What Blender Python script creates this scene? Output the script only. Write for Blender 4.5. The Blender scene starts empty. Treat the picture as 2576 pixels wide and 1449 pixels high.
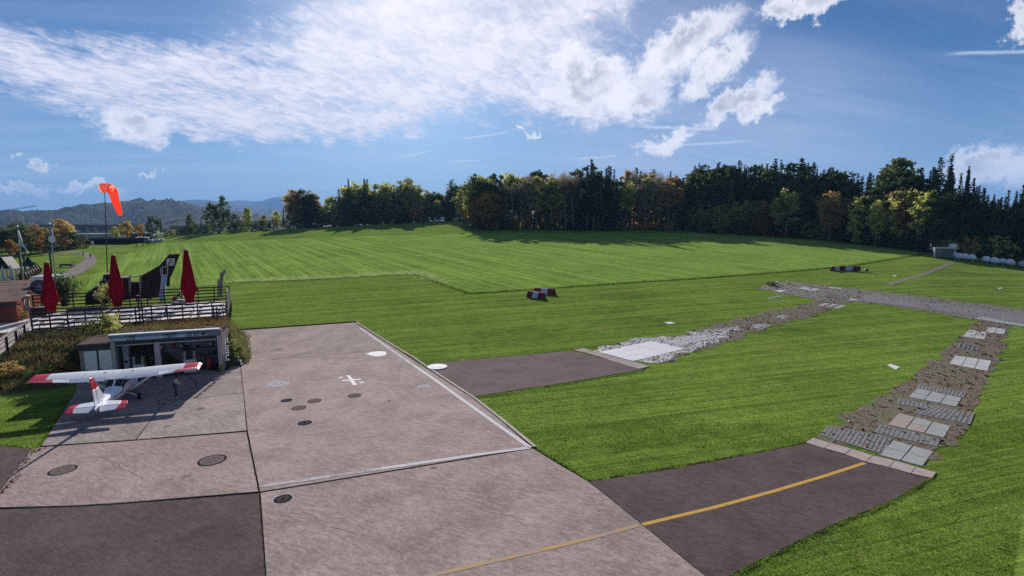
import bpy, bmesh, math, random
import numpy as np
from mathutils import Vector, Matrix
from mathutils.geometry import delaunay_2d_cdt

# ------------------------------------------------------------------ camera, sky, sun, exposure
CAM_H, FPX, YH = 13.5, 1300.0, 565.0          # eye height, focal length and horizon row (2576 px wide frame)
PITCH = math.atan((724.5 - YH) / FPX)
SUN_EL, SUN_AZ = math.radians(22.5), math.radians(-11.0)
EXPOSURE = 0.72
scene = bpy.context.scene
col = scene.collection
cam_d = bpy.data.cameras.new('camera'); cam = bpy.data.objects.new('camera', cam_d); col.objects.link(cam)
cam_d.sensor_width = 36.0; cam_d.lens = 36.0 * FPX / 2576.0
cam_d.clip_start = 0.3; cam_d.clip_end = 40000
cam.location = (0, 0, CAM_H); cam.rotation_euler = (math.pi / 2 - PITCH, 0, 0)
scene.camera = cam
scene.render.resolution_x, scene.render.resolution_y = 1024, 576
scene.view_settings.view_transform = 'Standard'; scene.view_settings.look = 'None'
scene.view_settings.exposure = EXPOSURE; scene.view_settings.gamma = 1.0
scene.view_settings.use_curve_mapping = False
scene.cycles.use_denoising = False
scene.cycles.max_bounces = 6; scene.cycles.transparent_max_bounces = 8
scene.cycles.volume_bounces = 0

def ray(x, y):
    a, b = (x - 1288.0) / FPX, (y - 724.5) / FPX
    return (a, math.cos(PITCH) - b * math.sin(PITCH), -(math.sin(PITCH) + b * math.cos(PITCH)))
def azel(x, y):
    dx, dy, dz = ray(x, y)
    return math.atan2(dx, dy), math.atan2(dz, math.hypot(dx, dy))

class NT:
    """small node-tree helper"""
    def __init__(s, tree): s.t = tree; s.n = tree.nodes; s.l = tree.links
    def new(s, kind, **kw):
        n = s.n.new(kind)
        for k, v in kw.items(): setattr(n, k, v)
        return n
    def put(s, sock, v):
        if v is None: return
        if isinstance(v, bpy.types.NodeSocket): s.l.new(v, sock)
        elif isinstance(v, (tuple, list)) and len(v) == 3 and sock.type == 'RGBA': sock.default_value = (*v, 1)
        else: sock.default_value = v
    def m(s, op, a, b=None, c=None, clamp=False):
        n = s.new('ShaderNodeMath', operation=op, use_clamp=clamp)
        s.put(n.inputs[0], a); s.put(n.inputs[1], b); s.put(n.inputs[2], c)
        return n.outputs[0]
    def vm(s, op, a, b=None):
        n = s.new('ShaderNodeVectorMath', operation=op)
        s.put(n.inputs[0], a)
        if b is not None:
            s.put(n.inputs['Scale'] if op == 'SCALE' else n.inputs[1], b)
        return n.outputs[0]
    def noise(s, vec, scale, detail=4, rough=0.5, dist=0.0, color=False):
        n = s.new('ShaderNodeTexNoise')
        if vec is not None: s.l.new(vec, n.inputs['Vector'])
        n.inputs['Scale'].default_value = scale; n.inputs['Detail'].default_value = detail
        n.inputs['Roughness'].default_value = rough; n.inputs['Distortion'].default_value = dist
        return n.outputs['Color' if color else 'Fac']
    def smooth(s, v, lo, hi, a=0.0, b=1.0):
        n = s.new('ShaderNodeMapRange', interpolation_type='SMOOTHSTEP')
        s.put(n.inputs[0], v); n.inputs[1].default_value = lo; n.inputs[2].default_value = hi
        n.inputs[3].default_value = a; n.inputs[4].default_value = b
        return n.outputs[0]
    def mix(s, f, a, b, mode='MIX'):
        n = s.new('ShaderNodeMix', data_type='RGBA', blend_type=mode)
        s.put(n.inputs[0], f); s.put(n.inputs[6], a); s.put(n.inputs[7], b)
        return n.outputs[2]
    def mapping(s, vec, loc=(0, 0, 0), rot=(0, 0, 0), scale=(1, 1, 1)):
        n = s.new('ShaderNodeMapping')
        s.l.new(vec, n.inputs[0]); n.inputs[1].default_value = loc; n.inputs[2].default_value = rot
        if tuple(scale) != (1, 1, 1):            # turn first, then stretch
            k = s.new('ShaderNodeMapping'); s.l.new(n.outputs[0], k.inputs[0]); k.inputs[3].default_value = scale; n = k
        return n.outputs[0]

world = bpy.data.worlds.new('World'); scene.world = world; world.use_nodes = True
SKY_K = 0.05
def build_sky():
    T = NT(world.node_tree); T.n.clear()
    sky = T.new('ShaderNodeTexSky', sky_type='NISHITA')
    sky.sun_disc = False; sky.sun_elevation = SUN_EL; sky.sun_rotation = SUN_AZ
    sky.altitude = 540; sky.air_density = 1.0; sky.dust_density = 0.6; sky.ozone_density = 2.5
    d = T.new('ShaderNodeTexCoord').outputs['Generated']
    sep = T.new('ShaderNodeSeparateXYZ'); T.l.new(d, sep.inputs[0])
    X, Y, Z = sep.outputs
    az = T.m('ARCTAN2', X, Y)
    el = T.m('ARCSINE', Z)
    # cloud layer seen in perspective: direction divided by height
    zz = T.m('ADD', T.m('MAXIMUM', Z, 0.0), 0.16)
    pl = T.new('ShaderNodeCombineXYZ'); T.l.new(T.m('DIVIDE', X, zz), pl.inputs[0]); T.l.new(T.m('DIVIDE', Y, zz), pl.inputs[1])
    plane = pl.outputs[0]
    w1 = T.new('ShaderNodeSeparateColor'); T.l.new(T.noise(d, 5.0, 6, 0.62, color=True), w1.inputs[0])
    w2 = T.new('ShaderNodeSeparateColor'); T.l.new(T.noise(d, 13.0, 7, 0.68, color=True), w2.inputs[0])
    w3 = T.new('ShaderNodeSeparateColor'); T.l.new(T.noise(d, 42.0, 6, 0.7, color=True), w3.inputs[0])
    def warped(A1, A2, A3=0.0):
        a = T.m('MULTIPLY_ADD', T.m('SUBTRACT', w1.outputs[0], 0.5), A1, az)
        a = T.m('MULTIPLY_ADD', T.m('SUBTRACT', w2.outputs[0], 0.5), A2, a)
        e = T.m('MULTIPLY_ADD', T.m('SUBTRACT', w1.outputs[1], 0.5), A1, el)
        e = T.m('MULTIPLY_ADD', T.m('SUBTRACT', w2.outputs[1], 0.5), A2, e)
        if A3:
            a = T.m('MULTIPLY_ADD', T.m('SUBTRACT', w3.outputs[0], 0.5), A3, a); e = T.m('MULTIPLY_ADD', T.m('SUBTRACT', w3.outputs[1], 0.5), A3, e)
        return a, e
    def blobs(a, e, items):
        """largest of 1 - r^2 over ellipses given as picture px centre and radii; fixed directions in the sky"""
        out = None
        for (cx, cy, rx, ry, tilt) in items:
            a0, e0 = azel(cx, cy); a1, _ = azel(cx + rx, cy); _, e1 = azel(cx, cy - ry)
            ra, re = abs(a1 - a0), abs(e1 - e0)
            u = T.m('SUBTRACT', a, a0); v = T.m('SUBTRACT', e, e0)
            c, s_ = math.cos(tilt), math.sin(tilt)
            u2 = T.m('MULTIPLY', T.m('ADD', T.m('MULTIPLY', u, c), T.m('MULTIPLY', v, s_)), 1 / ra)
            v2 = T.m('MULTIPLY', T.m('SUBTRACT', T.m('MULTIPLY', v, c), T.m('MULTIPLY', u, s_)), 1 / re)
            r = T.m('SUBTRACT', 1.0, T.m('ADD', T.m('MULTIPLY', u2, u2), T.m('MULTIPLY', v2, v2)))
            out = r if out is None else T.m('MAXIMUM', out, r)
        return out
    # 1 altocumulus sheet
    a, e = warped(0.16, 0.06)
    sheet = blobs(a, e, [(560, 225, 520, 95, 0.0), (1000, 190, 420, 140, 0.0), (1150, 120, 420, 150, 0), (330, 240, 330, 62, -0.15), (1230, 20, 420, 130, 0.1), (760, 290, 420, 50, 0.05), (1420, 210, 230, 90, -.2), (420, 320, 140, 30, 0.1)])
    ripple = T.noise(T.mapping(plane, rot=(0, 0, 0.5), scale=(1.0, 0.6, 1)), 19.0, 5, 0.66, 0.7)
    patch = T.noise(plane, 3.2, 5, 0.62)
    dens = T.m('ADD', T.m('MULTIPLY', T.m('MINIMUM', sheet, 0.75), 0.72), T.m('MULTIPLY', T.m('SUBTRACT', ripple, 0.5), 1.15))
    dens = T.m('ADD', dens, T.m('MULTIPLY', T.m('SUBTRACT', patch, 0.5), 1.5))
    o1 = T.smooth(dens, -0.32, 0.72, 0, 0.95)
    # 2 thin high veil and streaks
    streak = T.noise(T.mapping(plane, rot=(0, 0, -0.25), scale=(0.35, 2.2, 1)), 1.6, 6, 0.62, 0.5)
    veil = T.smooth(streak, 0.42, 0.72, 0, 0.34)
    low = T.smooth(el, 0.0, 0.30, 1.0, 0.35)
    o2 = T.m('MULTIPLY', veil, low)
    mid = blobs(az, el, [(1750, 330, 620, 260, 0.0), (1500, 60, 520, 160, 0)])
    o2 = T.m('MAXIMUM', o2, T.m('MULTIPLY', T.smooth(mid, -0.3, 0.9, 0, 0.42), T.smooth(streak, 0.25, 0.7, 0.35, 1.0)))
    # 3 cumulus heaps
    a, e = warped(0.06, 0.085, 0.055)
    cum = blobs(a, e, [(1700, 130, 150, 62, 0.45), (1790, 175, 110, 45, 0.55), (1500, 215, 120, 62, 0.1), (1590, 235, 95, 42, 0.2), (1440, 170, 60, 70, 0.2),
                       (1850, 255, 105, 36, 0.45), (1905, 280, 50, 26, 0.2), (2010, 5, 130, 36, 0), (2470, 420, 110, 55, 0.3), (2560, 450, 90, 50, 0), (2575, 60, 45, 50, 0),
                       (82, 408, 36, 12, 0), (30, 470, 65, 13, 0), (215, 466, 110, 14, 0), (330, 300, 90, 38, 0.1), (395, 435, 30, 5, 0), (1355, 325, 26, 7, 0), (1680, 350, 70, 22, 0.3)])
    lump = T.noise(d, 26.0, 8, 0.68)
    cd = T.m('ADD', cum, T.m('MULTIPLY', T.m('SUBTRACT', lump, 0.5), 2.1))
    o3 = T.smooth(cd, -0.55, 0.85, 0, 0.96)
    core = T.m('MULTIPLY', T.smooth(cd, 0.35, 1.05), T.smooth(T.noise(d, 12.0, 5, 0.55), 0.42, 0.62, 0, 0.85))
    # elsewhere in the sky: scattered cloud of the same kinds
    away = T.smooth(T.m('ABSOLUTE', az), 0.80, 1.05)
    o4 = T.m('MULTIPLY', T.m('MULTIPLY', T.smooth(T.noise(plane, 1.1, 7, 0.6), 0.50, 0.68), away), 0.8)
    # 4 contrails
    con = None
    for (x0, y0, x1, y1, w) in [(2360, 137, 2700, 122, 3.5), (1600, 318, 1830, 326, 3.5), (1550, 372, 1920, 352, 3.0), (1120, 409, 1215, 401, 2), (1150, 352, 1290, 330, 2.5), (1000, 398, 1085, 378, 2), (1440, 400, 1560, 392, 2.5)]:
        a0, e0 = azel(x0, y0); a1, e1 = azel(x1, y1); L = math.hypot(a1 - a0, e1 - e0); c, s_ = (a1 - a0) / L, (e1 - e0) / L
        u = T.m('SUBTRACT', az, a0); v = T.m('SUBTRACT', T.m('MULTIPLY_ADD', T.m('SUBTRACT', w2.outputs[2], 0.5), 0.006, el), e0)
        al = T.m('DIVIDE', T.m('ADD', T.m('MULTIPLY', u, c), T.m('MULTIPLY', v, s_)), L)
        ac = T.m('ABSOLUTE', T.m('SUBTRACT', T.m('MULTIPLY', v, c), T.m('MULTIPLY', u, s_)))
        k = T.m('MULTIPLY', T.smooth(ac, 0.0, w / 1300.0 * 1.4, 1, 0), T.m('MULTIPLY', T.smooth(al, 0.0, 0.25), T.smooth(al, 0.8, 1.0, 1, 0)))
        con = k if con is None else T.m('MAXIMUM', con, k)
    o5 = T.m('MULTIPLY', con, 0.5)
    up = T.smooth(el, -0.02, 0.03)
    blue = T.mix(1.0, sky.outputs[0], (0.335, 0.575, 0.86), 'MULTIPLY')
    B = 0.69 / SKY_K
    sheetc = T.mix(T.smooth(T.m('ADD', T.m('MULTIPLY', ripple, 0.6), T.m('MULTIPLY', patch, 0.4)), 0.30, 0.68), tuple(v * B for v in (0.60, 0.62, 0.76)), tuple(v * B for v in (0.93, 0.90, 0.98)))
    blue = T.mix(T.smooth(el, 0.12, 0.60, 0.0, 0.85), blue, T.mix(1.0, blue, (0.48, 0.66, 0.80), 'MULTIPLY'))
    # paler air low down and the bright aureole round the sun
    blue = T.mix(T.smooth(el, -0.02, 0.26, 0.50, 0.0), blue, tuple(v * B for v in (0.45, 0.57, 0.78)))
    sd = T.new('ShaderNodeVectorMath', operation='DOT_PRODUCT'); T.l.new(d, sd.inputs[0]); sd.inputs[1].default_value = (math.sin(SUN_AZ) * math.cos(SUN_EL), math.cos(SUN_AZ) * math.cos(SUN_EL), math.sin(SUN_EL))
    aur = T.m('MULTIPLY', T.m('POWER', T.m('MAXIMUM', sd.outputs['Value'], 0.0), 55.0), 0.45)
    c = T.mix(T.m('MULTIPLY', o2, up), blue, tuple(v * B for v in (0.66, 0.68, 0.82)))
    c = T.mix(T.m('MULTIPLY', o5, up), c, tuple(v * B for v in (0.80, 0.83, 0.93)))
    c = T.mix(T.m('MULTIPLY', o1, up), c, sheetc)
    c = T.mix(T.m('MULTIPLY', o4, up), c, tuple(v * B for v in (0.5, 0.53, 0.6)))
    cumc = T.mix(core, tuple(v * B for v in (0.97, 0.95, 1.0)), tuple(v * B for v in (0.42, 0.43, 0.52)))
    c = T.mix(T.m('MULTIPLY', o3, up), c, cumc)
    c = T.mix(T.m('MULTIPLY', aur, up), c, tuple(v * B for v in (1.12, 1.06, 1.08)))
    bg = T.new('ShaderNodeBackground'); T.l.new(c, bg.inputs[0]); bg.inputs[1].default_value = SKY_K
    out = T.new('ShaderNodeOutputWorld'); T.l.new(bg.outputs[0], out.inputs[0])
build_sky(); world.cycles.sampling_method = 'MANUAL'; world.cycles.sample_map_resolution = 512

sun_d = bpy.data.lights.new('sun', 'SUN'); sun = bpy.data.objects.new('sun', sun_d); col.objects.link(sun)
sun_d.energy = 5.0; sun_d.angle = math.radians(0.53); sun_d.color = (1.0, 0.95, 0.88)
sdir = Vector((math.sin(SUN_AZ) * math.cos(SUN_EL), math.cos(SUN_AZ) * math.cos(SUN_EL), math.sin(SUN_EL)))
sun.rotation_euler = sdir.to_track_quat('Z', 'Y').to_euler(); sun.location = (0, 0, 60)

# ------------------------------------------------------------------ helpers
rng = np.random.default_rng(7)
random.seed(7)
def tag(o, label=None, cat=None, group=None, kind=None):
    if label: o['label'] = label
    if cat: o['category'] = cat
    if group: o['group'] = group
    if kind: o['kind'] = kind
    return o
def empty(name, loc, rz=0.0, label=None, cat=None, group=None):
    o = bpy.data.objects.new(name, None); col.objects.link(o)
    o.location = loc; o.rotation_euler = (0, 0, rz); o.empty_display_size = 0.2
    return tag(o, label, cat, group)
def link_mesh(name, me, mat, parent=None):
    o = bpy.data.objects.new(name, me); col.objects.link(o)
    if mat is not None:
        for m_ in (mat if isinstance(mat, (list, tuple)) else [mat]): me.materials.append(m_)
    if parent: o.parent = parent
    return o
def copy_tree(o, parent=None):
    c = o.copy(); col.objects.link(c)
    if parent: c.parent = parent
    for ch in list(o.children): copy_tree(ch, c)
    return c
class MB:
    """collects simple shapes; build() links them as ONE mesh object"""
    def __init__(s): s.v = []; s.f = []
    def add(s, vs, fs):
        k = len(s.v); s.v += [tuple(v) for v in vs]; s.f += [tuple(i + k for i in f) for f in fs]; return s
    def box(s, x0, y0, z0, x1, y1, z1, M=None):
        vs = [(x, y, z) for z in (z0, z1) for y in (y0, y1) for x in (x0, x1)]
        if M is not None: vs = [M @ Vector(v) for v in vs]
        return s.add(vs, [(0, 2, 3, 1), (4, 5, 7, 6), (0, 1, 5, 4), (2, 6, 7, 3), (0, 4, 6, 2), (1, 3, 7, 5)])
    def bar(s, p, q, w, h=None, up=(0, 0, 1)):
        h = h or w; p = Vector(p); q = Vector(q); d = (q - p); L = d.length; d.normalize()
        u = Vector(up)
        if abs(d.dot(u)) > 0.98: u = Vector((1, 0, 0))
        a = d.cross(u).normalized(); b = a.cross(d)
        vs = [p + d * t + a * (i * w / 2) + b * (j * h / 2) for t in (0, L) for i, j in ((-1, -1), (1, -1), (1, 1), (-1, 1))]
        return s.add(vs, [(3, 2, 1, 0), (4, 5, 6, 7), (0, 1, 5, 4), (1, 2, 6, 5), (2, 3, 7, 6), (3, 0, 4, 7)])
    def tube(s, pts, rad, n=8, cap=True):
        pts = [Vector(p) for p in pts]; rad = rad if isinstance(rad, (list, tuple)) else [rad] * len(pts)
        rings = []
        for i, p in enumerate(pts):
            d = (pts[min(i + 1, len(pts) - 1)] - pts[max(i - 1, 0)])
            d = d.normalized() if d.length > 1e-9 else Vector((0, 0, 1))
            u = Vector((0, 0, 1)) if abs(d.z) < 0.95 else Vector((1, 0, 0))
            a = d.cross(u).normalized(); b = a.cross(d)
            rings.append([p + (a * math.cos(t) + b * math.sin(t)) * rad[i] for t in [2 * math.pi * k / n for k in range(n)]])
        vs = [v for r in rings for v in r]; fs = []
        for i in range(len(pts) - 1):
            for k in range(n): fs.append((i * n + k, i * n + (k + 1) % n, (i + 1) * n + (k + 1) % n, (i + 1) * n + k))
        if cap: fs.append(tuple(range(n))[::-1]); fs.append(tuple((len(pts) - 1) * n + k for k in range(n)))
        return s.add(vs, fs)
    def lathe(s, prof, n=16, c=(0, 0, 0)):
        """prof: list of (r, z)"""
        vs = [(c[0] + r * math.cos(2 * math.pi * k / n), c[1] + r * math.sin(2 * math.pi * k / n), c[2] + z) for r, z in prof for k in range(n)]
        fs = []
        for i in range(len(prof) - 1):
            for k in range(n): fs.append((i * n + k, i * n + (k + 1) % n, (i + 1) * n + (k + 1) % n, (i + 1) * n + k))
        fs.append(tuple(range(n))[::-1]); fs.append(tuple((len(prof) - 1) * n + k for k in range(n)))
        return s.add(vs, fs)
    def prism(s, pts, off):
        """polygon pts (3d) pushed along vector off"""
        n = len(pts); off = Vector(off); a = [Vector(p) for p in pts]; b = [p + off for p in a]
        return s.add(a + b, [tuple(range(n))[::-1], tuple(range(n, 2 * n))] + [(i, (i + 1) % n, n + (i + 1) % n, n + i) for i in range(n)])
    def build(s, name, mat, parent=None, smooth=False, bevel=0.0, fix=True):
        me = bpy.data.meshes.new(name); me.from_pydata(s.v, [], s.f)
        if fix or bevel:
            bm = bmesh.new(); bm.from_mesh(me)
            bmesh.ops.recalc_face_normals(bm, faces=bm.faces)
            if bevel: bmesh.ops.bevel(bm, geom=bm.edges, offset=bevel, segments=1, affect='EDGES', clamp_overlap=True)
            bm.to_mesh(me); bm.free()
        if smooth: me.polygons.foreach_set('use_smooth', [True] * len(me.polygons))
        me.update()
        return link_mesh(name, me, mat, parent)
def np_mesh(name, V, F, mats=None, smooth=False):
    V = np.asarray(V, np.float32); F = np.asarray(F, np.int32); k = F.shape[1]
    me = bpy.data.meshes.new(name); me.vertices.add(len(V)); me.vertices.foreach_set('co', V.ravel())
    me.loops.add(F.size); me.loops.foreach_set('vertex_index', F.ravel())
    me.polygons.add(len(F)); me.polygons.foreach_set('loop_start', np.arange(0, F.size, k, dtype=np.int32))
    me.polygons.foreach_set('loop_total', np.full(len(F), k, np.int32))
    if smooth: me.polygons.foreach_set('use_smooth', np.ones(len(F), bool))
    me.update(calc_edges=True)
    for m_ in (mats or []): me.materials.append(m_)
    return me

# ------------------------------------------------------------------ materials
MATS = {}
def mat(name, base, rough=0.7, var=0.25, scale=6.0, bump=0.0, metal=0.0, spec=None, coord='Object', streak=None, bscale=None, coat=0.0, trans=None):
    """plain procedural material: base colour mottled by noise, optional relief"""
    if name in MATS: return MATS[name]
    m_ = bpy.data.materials.new(name); m_.use_nodes = True; T = NT(m_.node_tree)
    bs = T.n['Principled BSDF']
    co = T.new('ShaderNodeTexCoord').outputs[coord]
    if streak: co = T.mapping(co, scale=streak)
    n1 = T.noise(co, scale, 5, 0.6); n2 = T.noise(co, scale * 7.3, 3, 0.6)
    f = T.m('ADD', T.m('MULTIPLY', n1, 0.65), T.m('MULTIPLY', n2, 0.35))
    k = T.smooth(f, 0.3, 0.7, 1 - var, 1 + var)
    v = T.new('ShaderNodeCombineColor')
    for i in range(3): T.l.new(T.m('MULTIPLY', k, base[i]), v.inputs[i])
    T.l.new(v.outputs[0], bs.inputs['Base Color'])
    bs.inputs['Roughness'].default_value = rough; bs.inputs['Metallic'].default_value = metal
    if spec is None and rough >= 0.55 and metal == 0: spec = 0.0 if rough >= 0.68 else 0.06
    if spec is not None: bs.inputs['Specular IOR Level'].default_value = spec
    if coat: bs.inputs['Coat Weight'].default_value = coat
    if bump:
        b = T.new('ShaderNodeBump'); b.inputs['Strength'].default_value = 1.0; b.inputs['Distance'].default_value = bump
        T.l.new(T.noise(co, bscale or scale * 5, 4, 0.6), b.inputs['Height']); T.l.new(b.outputs[0], bs.inputs['Normal'])
    if trans:
        tr = T.new('ShaderNodeBsdfTranslucent'); T.l.new(T.mix(1.0, v.outputs[0], trans, 'MULTIPLY'), tr.inputs[0])
        ad = T.new('ShaderNodeAddShader'); T.l.new(bs.outputs[0], ad.inputs[0]); T.l.new(tr.outputs[0], ad.inputs[1])
        T.l.new(ad.outputs[0], T.n['Material Output'].inputs[0])
    MATS[name] = m_
    return m_

def grass_material(name, A, Bc, dry, row=None, bump=0.05, patch=0.12, fine=1.0, stripe=0.0):
    m_ = bpy.data.materials.new(name); m_.use_nodes = True; T = NT(m_.node_tree); bs = T.n['Principled BSDF']
    g = T.new('ShaderNodeNewGeometry').outputs['Position']
    n1 = T.noise(g, 0.09, 5, 0.6); n2 = T.noise(g, 0.9 * fine, 5, 0.65); n3 = T.noise(g, 9.0 * fine, 4, 0.7)
    f = T.m('ADD', T.m('ADD', T.m('MULTIPLY', n1, 0.35), T.m('MULTIPLY', n2, 0.4)), T.m('MULTIPLY', n3, 0.45))
    c = T.mix(T.smooth(f, 0.42, 0.78), A, Bc)
    c = T.mix(T.m('MULTIPLY', T.smooth(T.m('ADD', T.noise(g, 0.23, 4, 0.6), T.m('MULTIPLY', T.m('SUBTRACT', n3, .5), .5)), 0.56, 0.78), patch * 5), c, dry)
    h = T.m('ADD', T.m('MULTIPLY', n3, 0.6), T.m('MULTIPLY', n2, 0.8))
    if row is not None:
        r = T.noise(T.mapping(g, rot=(0, 0, row), scale=(0.012, 0.55, 0.0)), 1.0, 4, 0.62)
        r2 = T.noise(T.mapping(g, rot=(0, 0, row), scale=(0.03, 1.9, 0.0)), 1.0, 3, 0.6)
        rr = T.smooth(T.m('ADD', T.m('MULTIPLY', r, 0.7), T.m('MULTIPLY', r2, 0.3)), 0.38, 0.64)
        c = T.mix(T.m('MULTIPLY', rr, stripe), c, tuple(min(1, v * 1.75) for v in Bc))
        h = T.m('ADD', h, T.m('MULTIPLY', rr, 0.7))
    T.l.new(c, bs.inputs['Base Color']); bs.inputs['Roughness'].default_value = 1.0
    bs.inputs['Specular IOR Level'].default_value = 0.0
    b = T.new('ShaderNodeBump'); b.inputs['Strength'].default_value = 1.0; b.inputs['Distance'].default_value = bump
    T.l.new(h, b.inputs['Height']); T.l.new(b.outputs[0], bs.inputs['Normal'])
    MATS[name] = m_
    return m_
def concrete_material(name, A, Bc, stain, seed=0.0, bump=0.004, stain_amt=0.5):
    m_ = bpy.data.materials.new(name); m_.use_nodes = True; T = NT(m_.node_tree); bs = T.n['Principled BSDF']
    g = T.mapping(T.new('ShaderNodeNewGeometry').outputs['Position'], loc=(seed, seed * 1.7, 0))
    n1 = T.noise(g, 0.35, 6, 0.62, 0.4); n2 = T.noise(T.mapping(g, rot=(0, 0, 0.5), scale=(0.6, 1.8, 1)), 2.6, 6, 0.68); n3 = T.noise(g, 30.0, 3, 0.7); n4 = T.noise(T.mapping(g, rot=(0, 0, 0.3), scale=(1.0, 2.2, 1)), 5.5, 4, 0.75)
    f = T.m('ADD', T.m('ADD', T.m('MULTIPLY', n1, 0.25), T.m('MULTIPLY', n2, 0.3)), T.m('ADD', T.m('MULTIPLY', n3, 0.2), T.m('MULTIPLY', n4, 0.35)))
    c = T.mix(T.smooth(f, 0.44, 0.67), A, Bc)
    s_ = T.smooth(T.noise(g, 0.8, 7, 0.72, 0.8), 0.55, 0.76)
    c = T.mix(T.m('MULTIPLY', s_, stain_amt), c, stain)
    # scratches and tyre scuffs
    sc = T.noise(T.mapping(g, rot=(0, 0, -0.9), scale=(0.25, 5.0, 1)), 1.4, 5, 0.7, 0.6)
    c = T.mix(T.smooth(sc, 0.62, 0.74, 0, 0.35), c, tuple(min(1, v * 1.35) for v in Bc))
    T.l.new(c, bs.inputs['Base Color']); bs.inputs['Roughness'].default_value = 0.95; bs.inputs['Specular IOR Level'].default_value = 0.03
    b = T.new('ShaderNodeBump'); b.inputs['Strength'].default_value = 1.0; b.inputs['Distance'].default_value = bump
    T.l.new(T.m('ADD', n2, n3), b.inputs['Height']); T.l.new(b.outputs[0], bs.inputs['Normal'])
    MATS[name] = m_
    return m_

def worn_paint(name, paint, ground, amount=0.35, rough=0.75):
    """paint with worn-through flecks and scuffs of the surface below"""
    m_ = bpy.data.materials.new(name); m_.use_nodes = True; T = NT(m_.node_tree); bs = T.n['Principled BSDF']
    g = T.new('ShaderNodeNewGeometry').outputs['Position']
    n = T.m('ADD', T.m('MULTIPLY', T.noise(g, 1.1, 5, 0.7), 0.55), T.m('MULTIPLY', T.noise(g, 9.0, 4, 0.75), 0.45))
    c = T.mix(T.smooth(n, 0.62 - amount * 0.45, 0.74 - amount * 0.30), paint, ground)
    c = T.mix(T.smooth(T.noise(g, 4.0, 3, 0.6), 0.4, 0.7, 0, 0.25), c, ground)
    T.l.new(c, bs.inputs['Base Color']); bs.inputs['Roughness'].default_value = rough; bs.inputs['Specular IOR Level'].default_value = 0.05
    MATS[name] = m_; return m_

# ------------------------------------------------------------------ terrain
_EX = np.array([-700, 0, 170, 380, 520, 730, 1000, 1150, 1450, 1740, 2050, 2340, 2576, 3300], float)
_ES = np.array([.034, .0345, .033, .033, .0414, .048, .0557, .0592, .0600, .0606, .058, .0505, .029, .02])
_EC = np.array([240, 240, 240, 255, 265, 285, 305, 330, 420, 420, 400, 380, 360, 360], float)   # crest distance
_EU = (_EX - 1288) / FPX
def terr(X, Y):
    X = np.asarray(X, float); Y = np.asarray(Y, float)
    u = X / np.maximum(Y, 20.0)
    s = np.interp(u, _EU, _ES); yc = np.interp(u, _EU, _EC)
    # soften the start of the rise
    ss = np.clip((Y - 35.0) / 30.0, 0, 1); soft = s * 30.0 * (ss ** 3 - 0.5 * ss ** 4)
    zz = np.where((Y > 35) & (Y < 65), soft, np.where(Y >= 65, s * (np.minimum(Y, yc) - 50.0), 0.0))
    over = np.maximum(Y - yc, 0)
    drop = np.where(u < -0.05, 1.0, np.clip(1 - (u + 0.05) / 0.1, 0, 1))
    fall = over * s * np.exp(-over / 25.0) - (1 - np.exp(-over / 170.0)) * (zz + 7.0)
    zz = zz + np.where(over > 0, drop * fall + (1 - drop) * np.minimum(over * 0.03, 9.0), 0)
    return zz
def gz(x, y): return float(terr(x, y))
def G(x, y, z=None):
    """ground (or level z) point under a picture position, metres"""
    d = ray(x, y)
    if z is not None:
        t = (CAM_H - z) / -d[2]; return Vector((d[0] * t, d[1] * t, z))
    ts = np.concatenate([np.arange(5, 120, 0.1), np.arange(120, 700, 0.5)])
    px, py, pz = d[0] * ts, d[1] * ts, CAM_H + d[2] * ts
    below = pz < terr(px, py)
    i = int(np.argmax(below)) if below.any() else len(ts) - 1
    lo, hi = ts[max(i - 1, 0)], ts[i]
    for _ in range(24):
        m_ = (lo + hi) / 2
        if CAM_H + d[2] * m_ < gz(d[0] * m_, d[1] * m_): hi = m_
        else: lo = m_
    t = hi
    return Vector((d[0] * t, d[1] * t, gz(d[0] * t, d[1] * t)))
def at_depth(x, y, Y):
    d = ray(x, y); t = Y / d[1]; return Vector((d[0] * t, Y, CAM_H + d[2] * t))
def ppm(Y): return FPX / Y
def in_poly(px, py, poly):
    poly = np.asarray(poly); x0, y0 = poly[:, 0], poly[:, 1]; x1, y1 = np.roll(x0, -1), np.roll(y0, -1)
    px = np.asarray(px)[:, None]; py = np.asarray(py)[:, None]
    c = ((y0 > py) != (y1 > py)) & (px < (x1 - x0) * (py - y0) / (y1 - y0 + 1e-12) + x0)
    return c.sum(1) % 2 == 1
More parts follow.
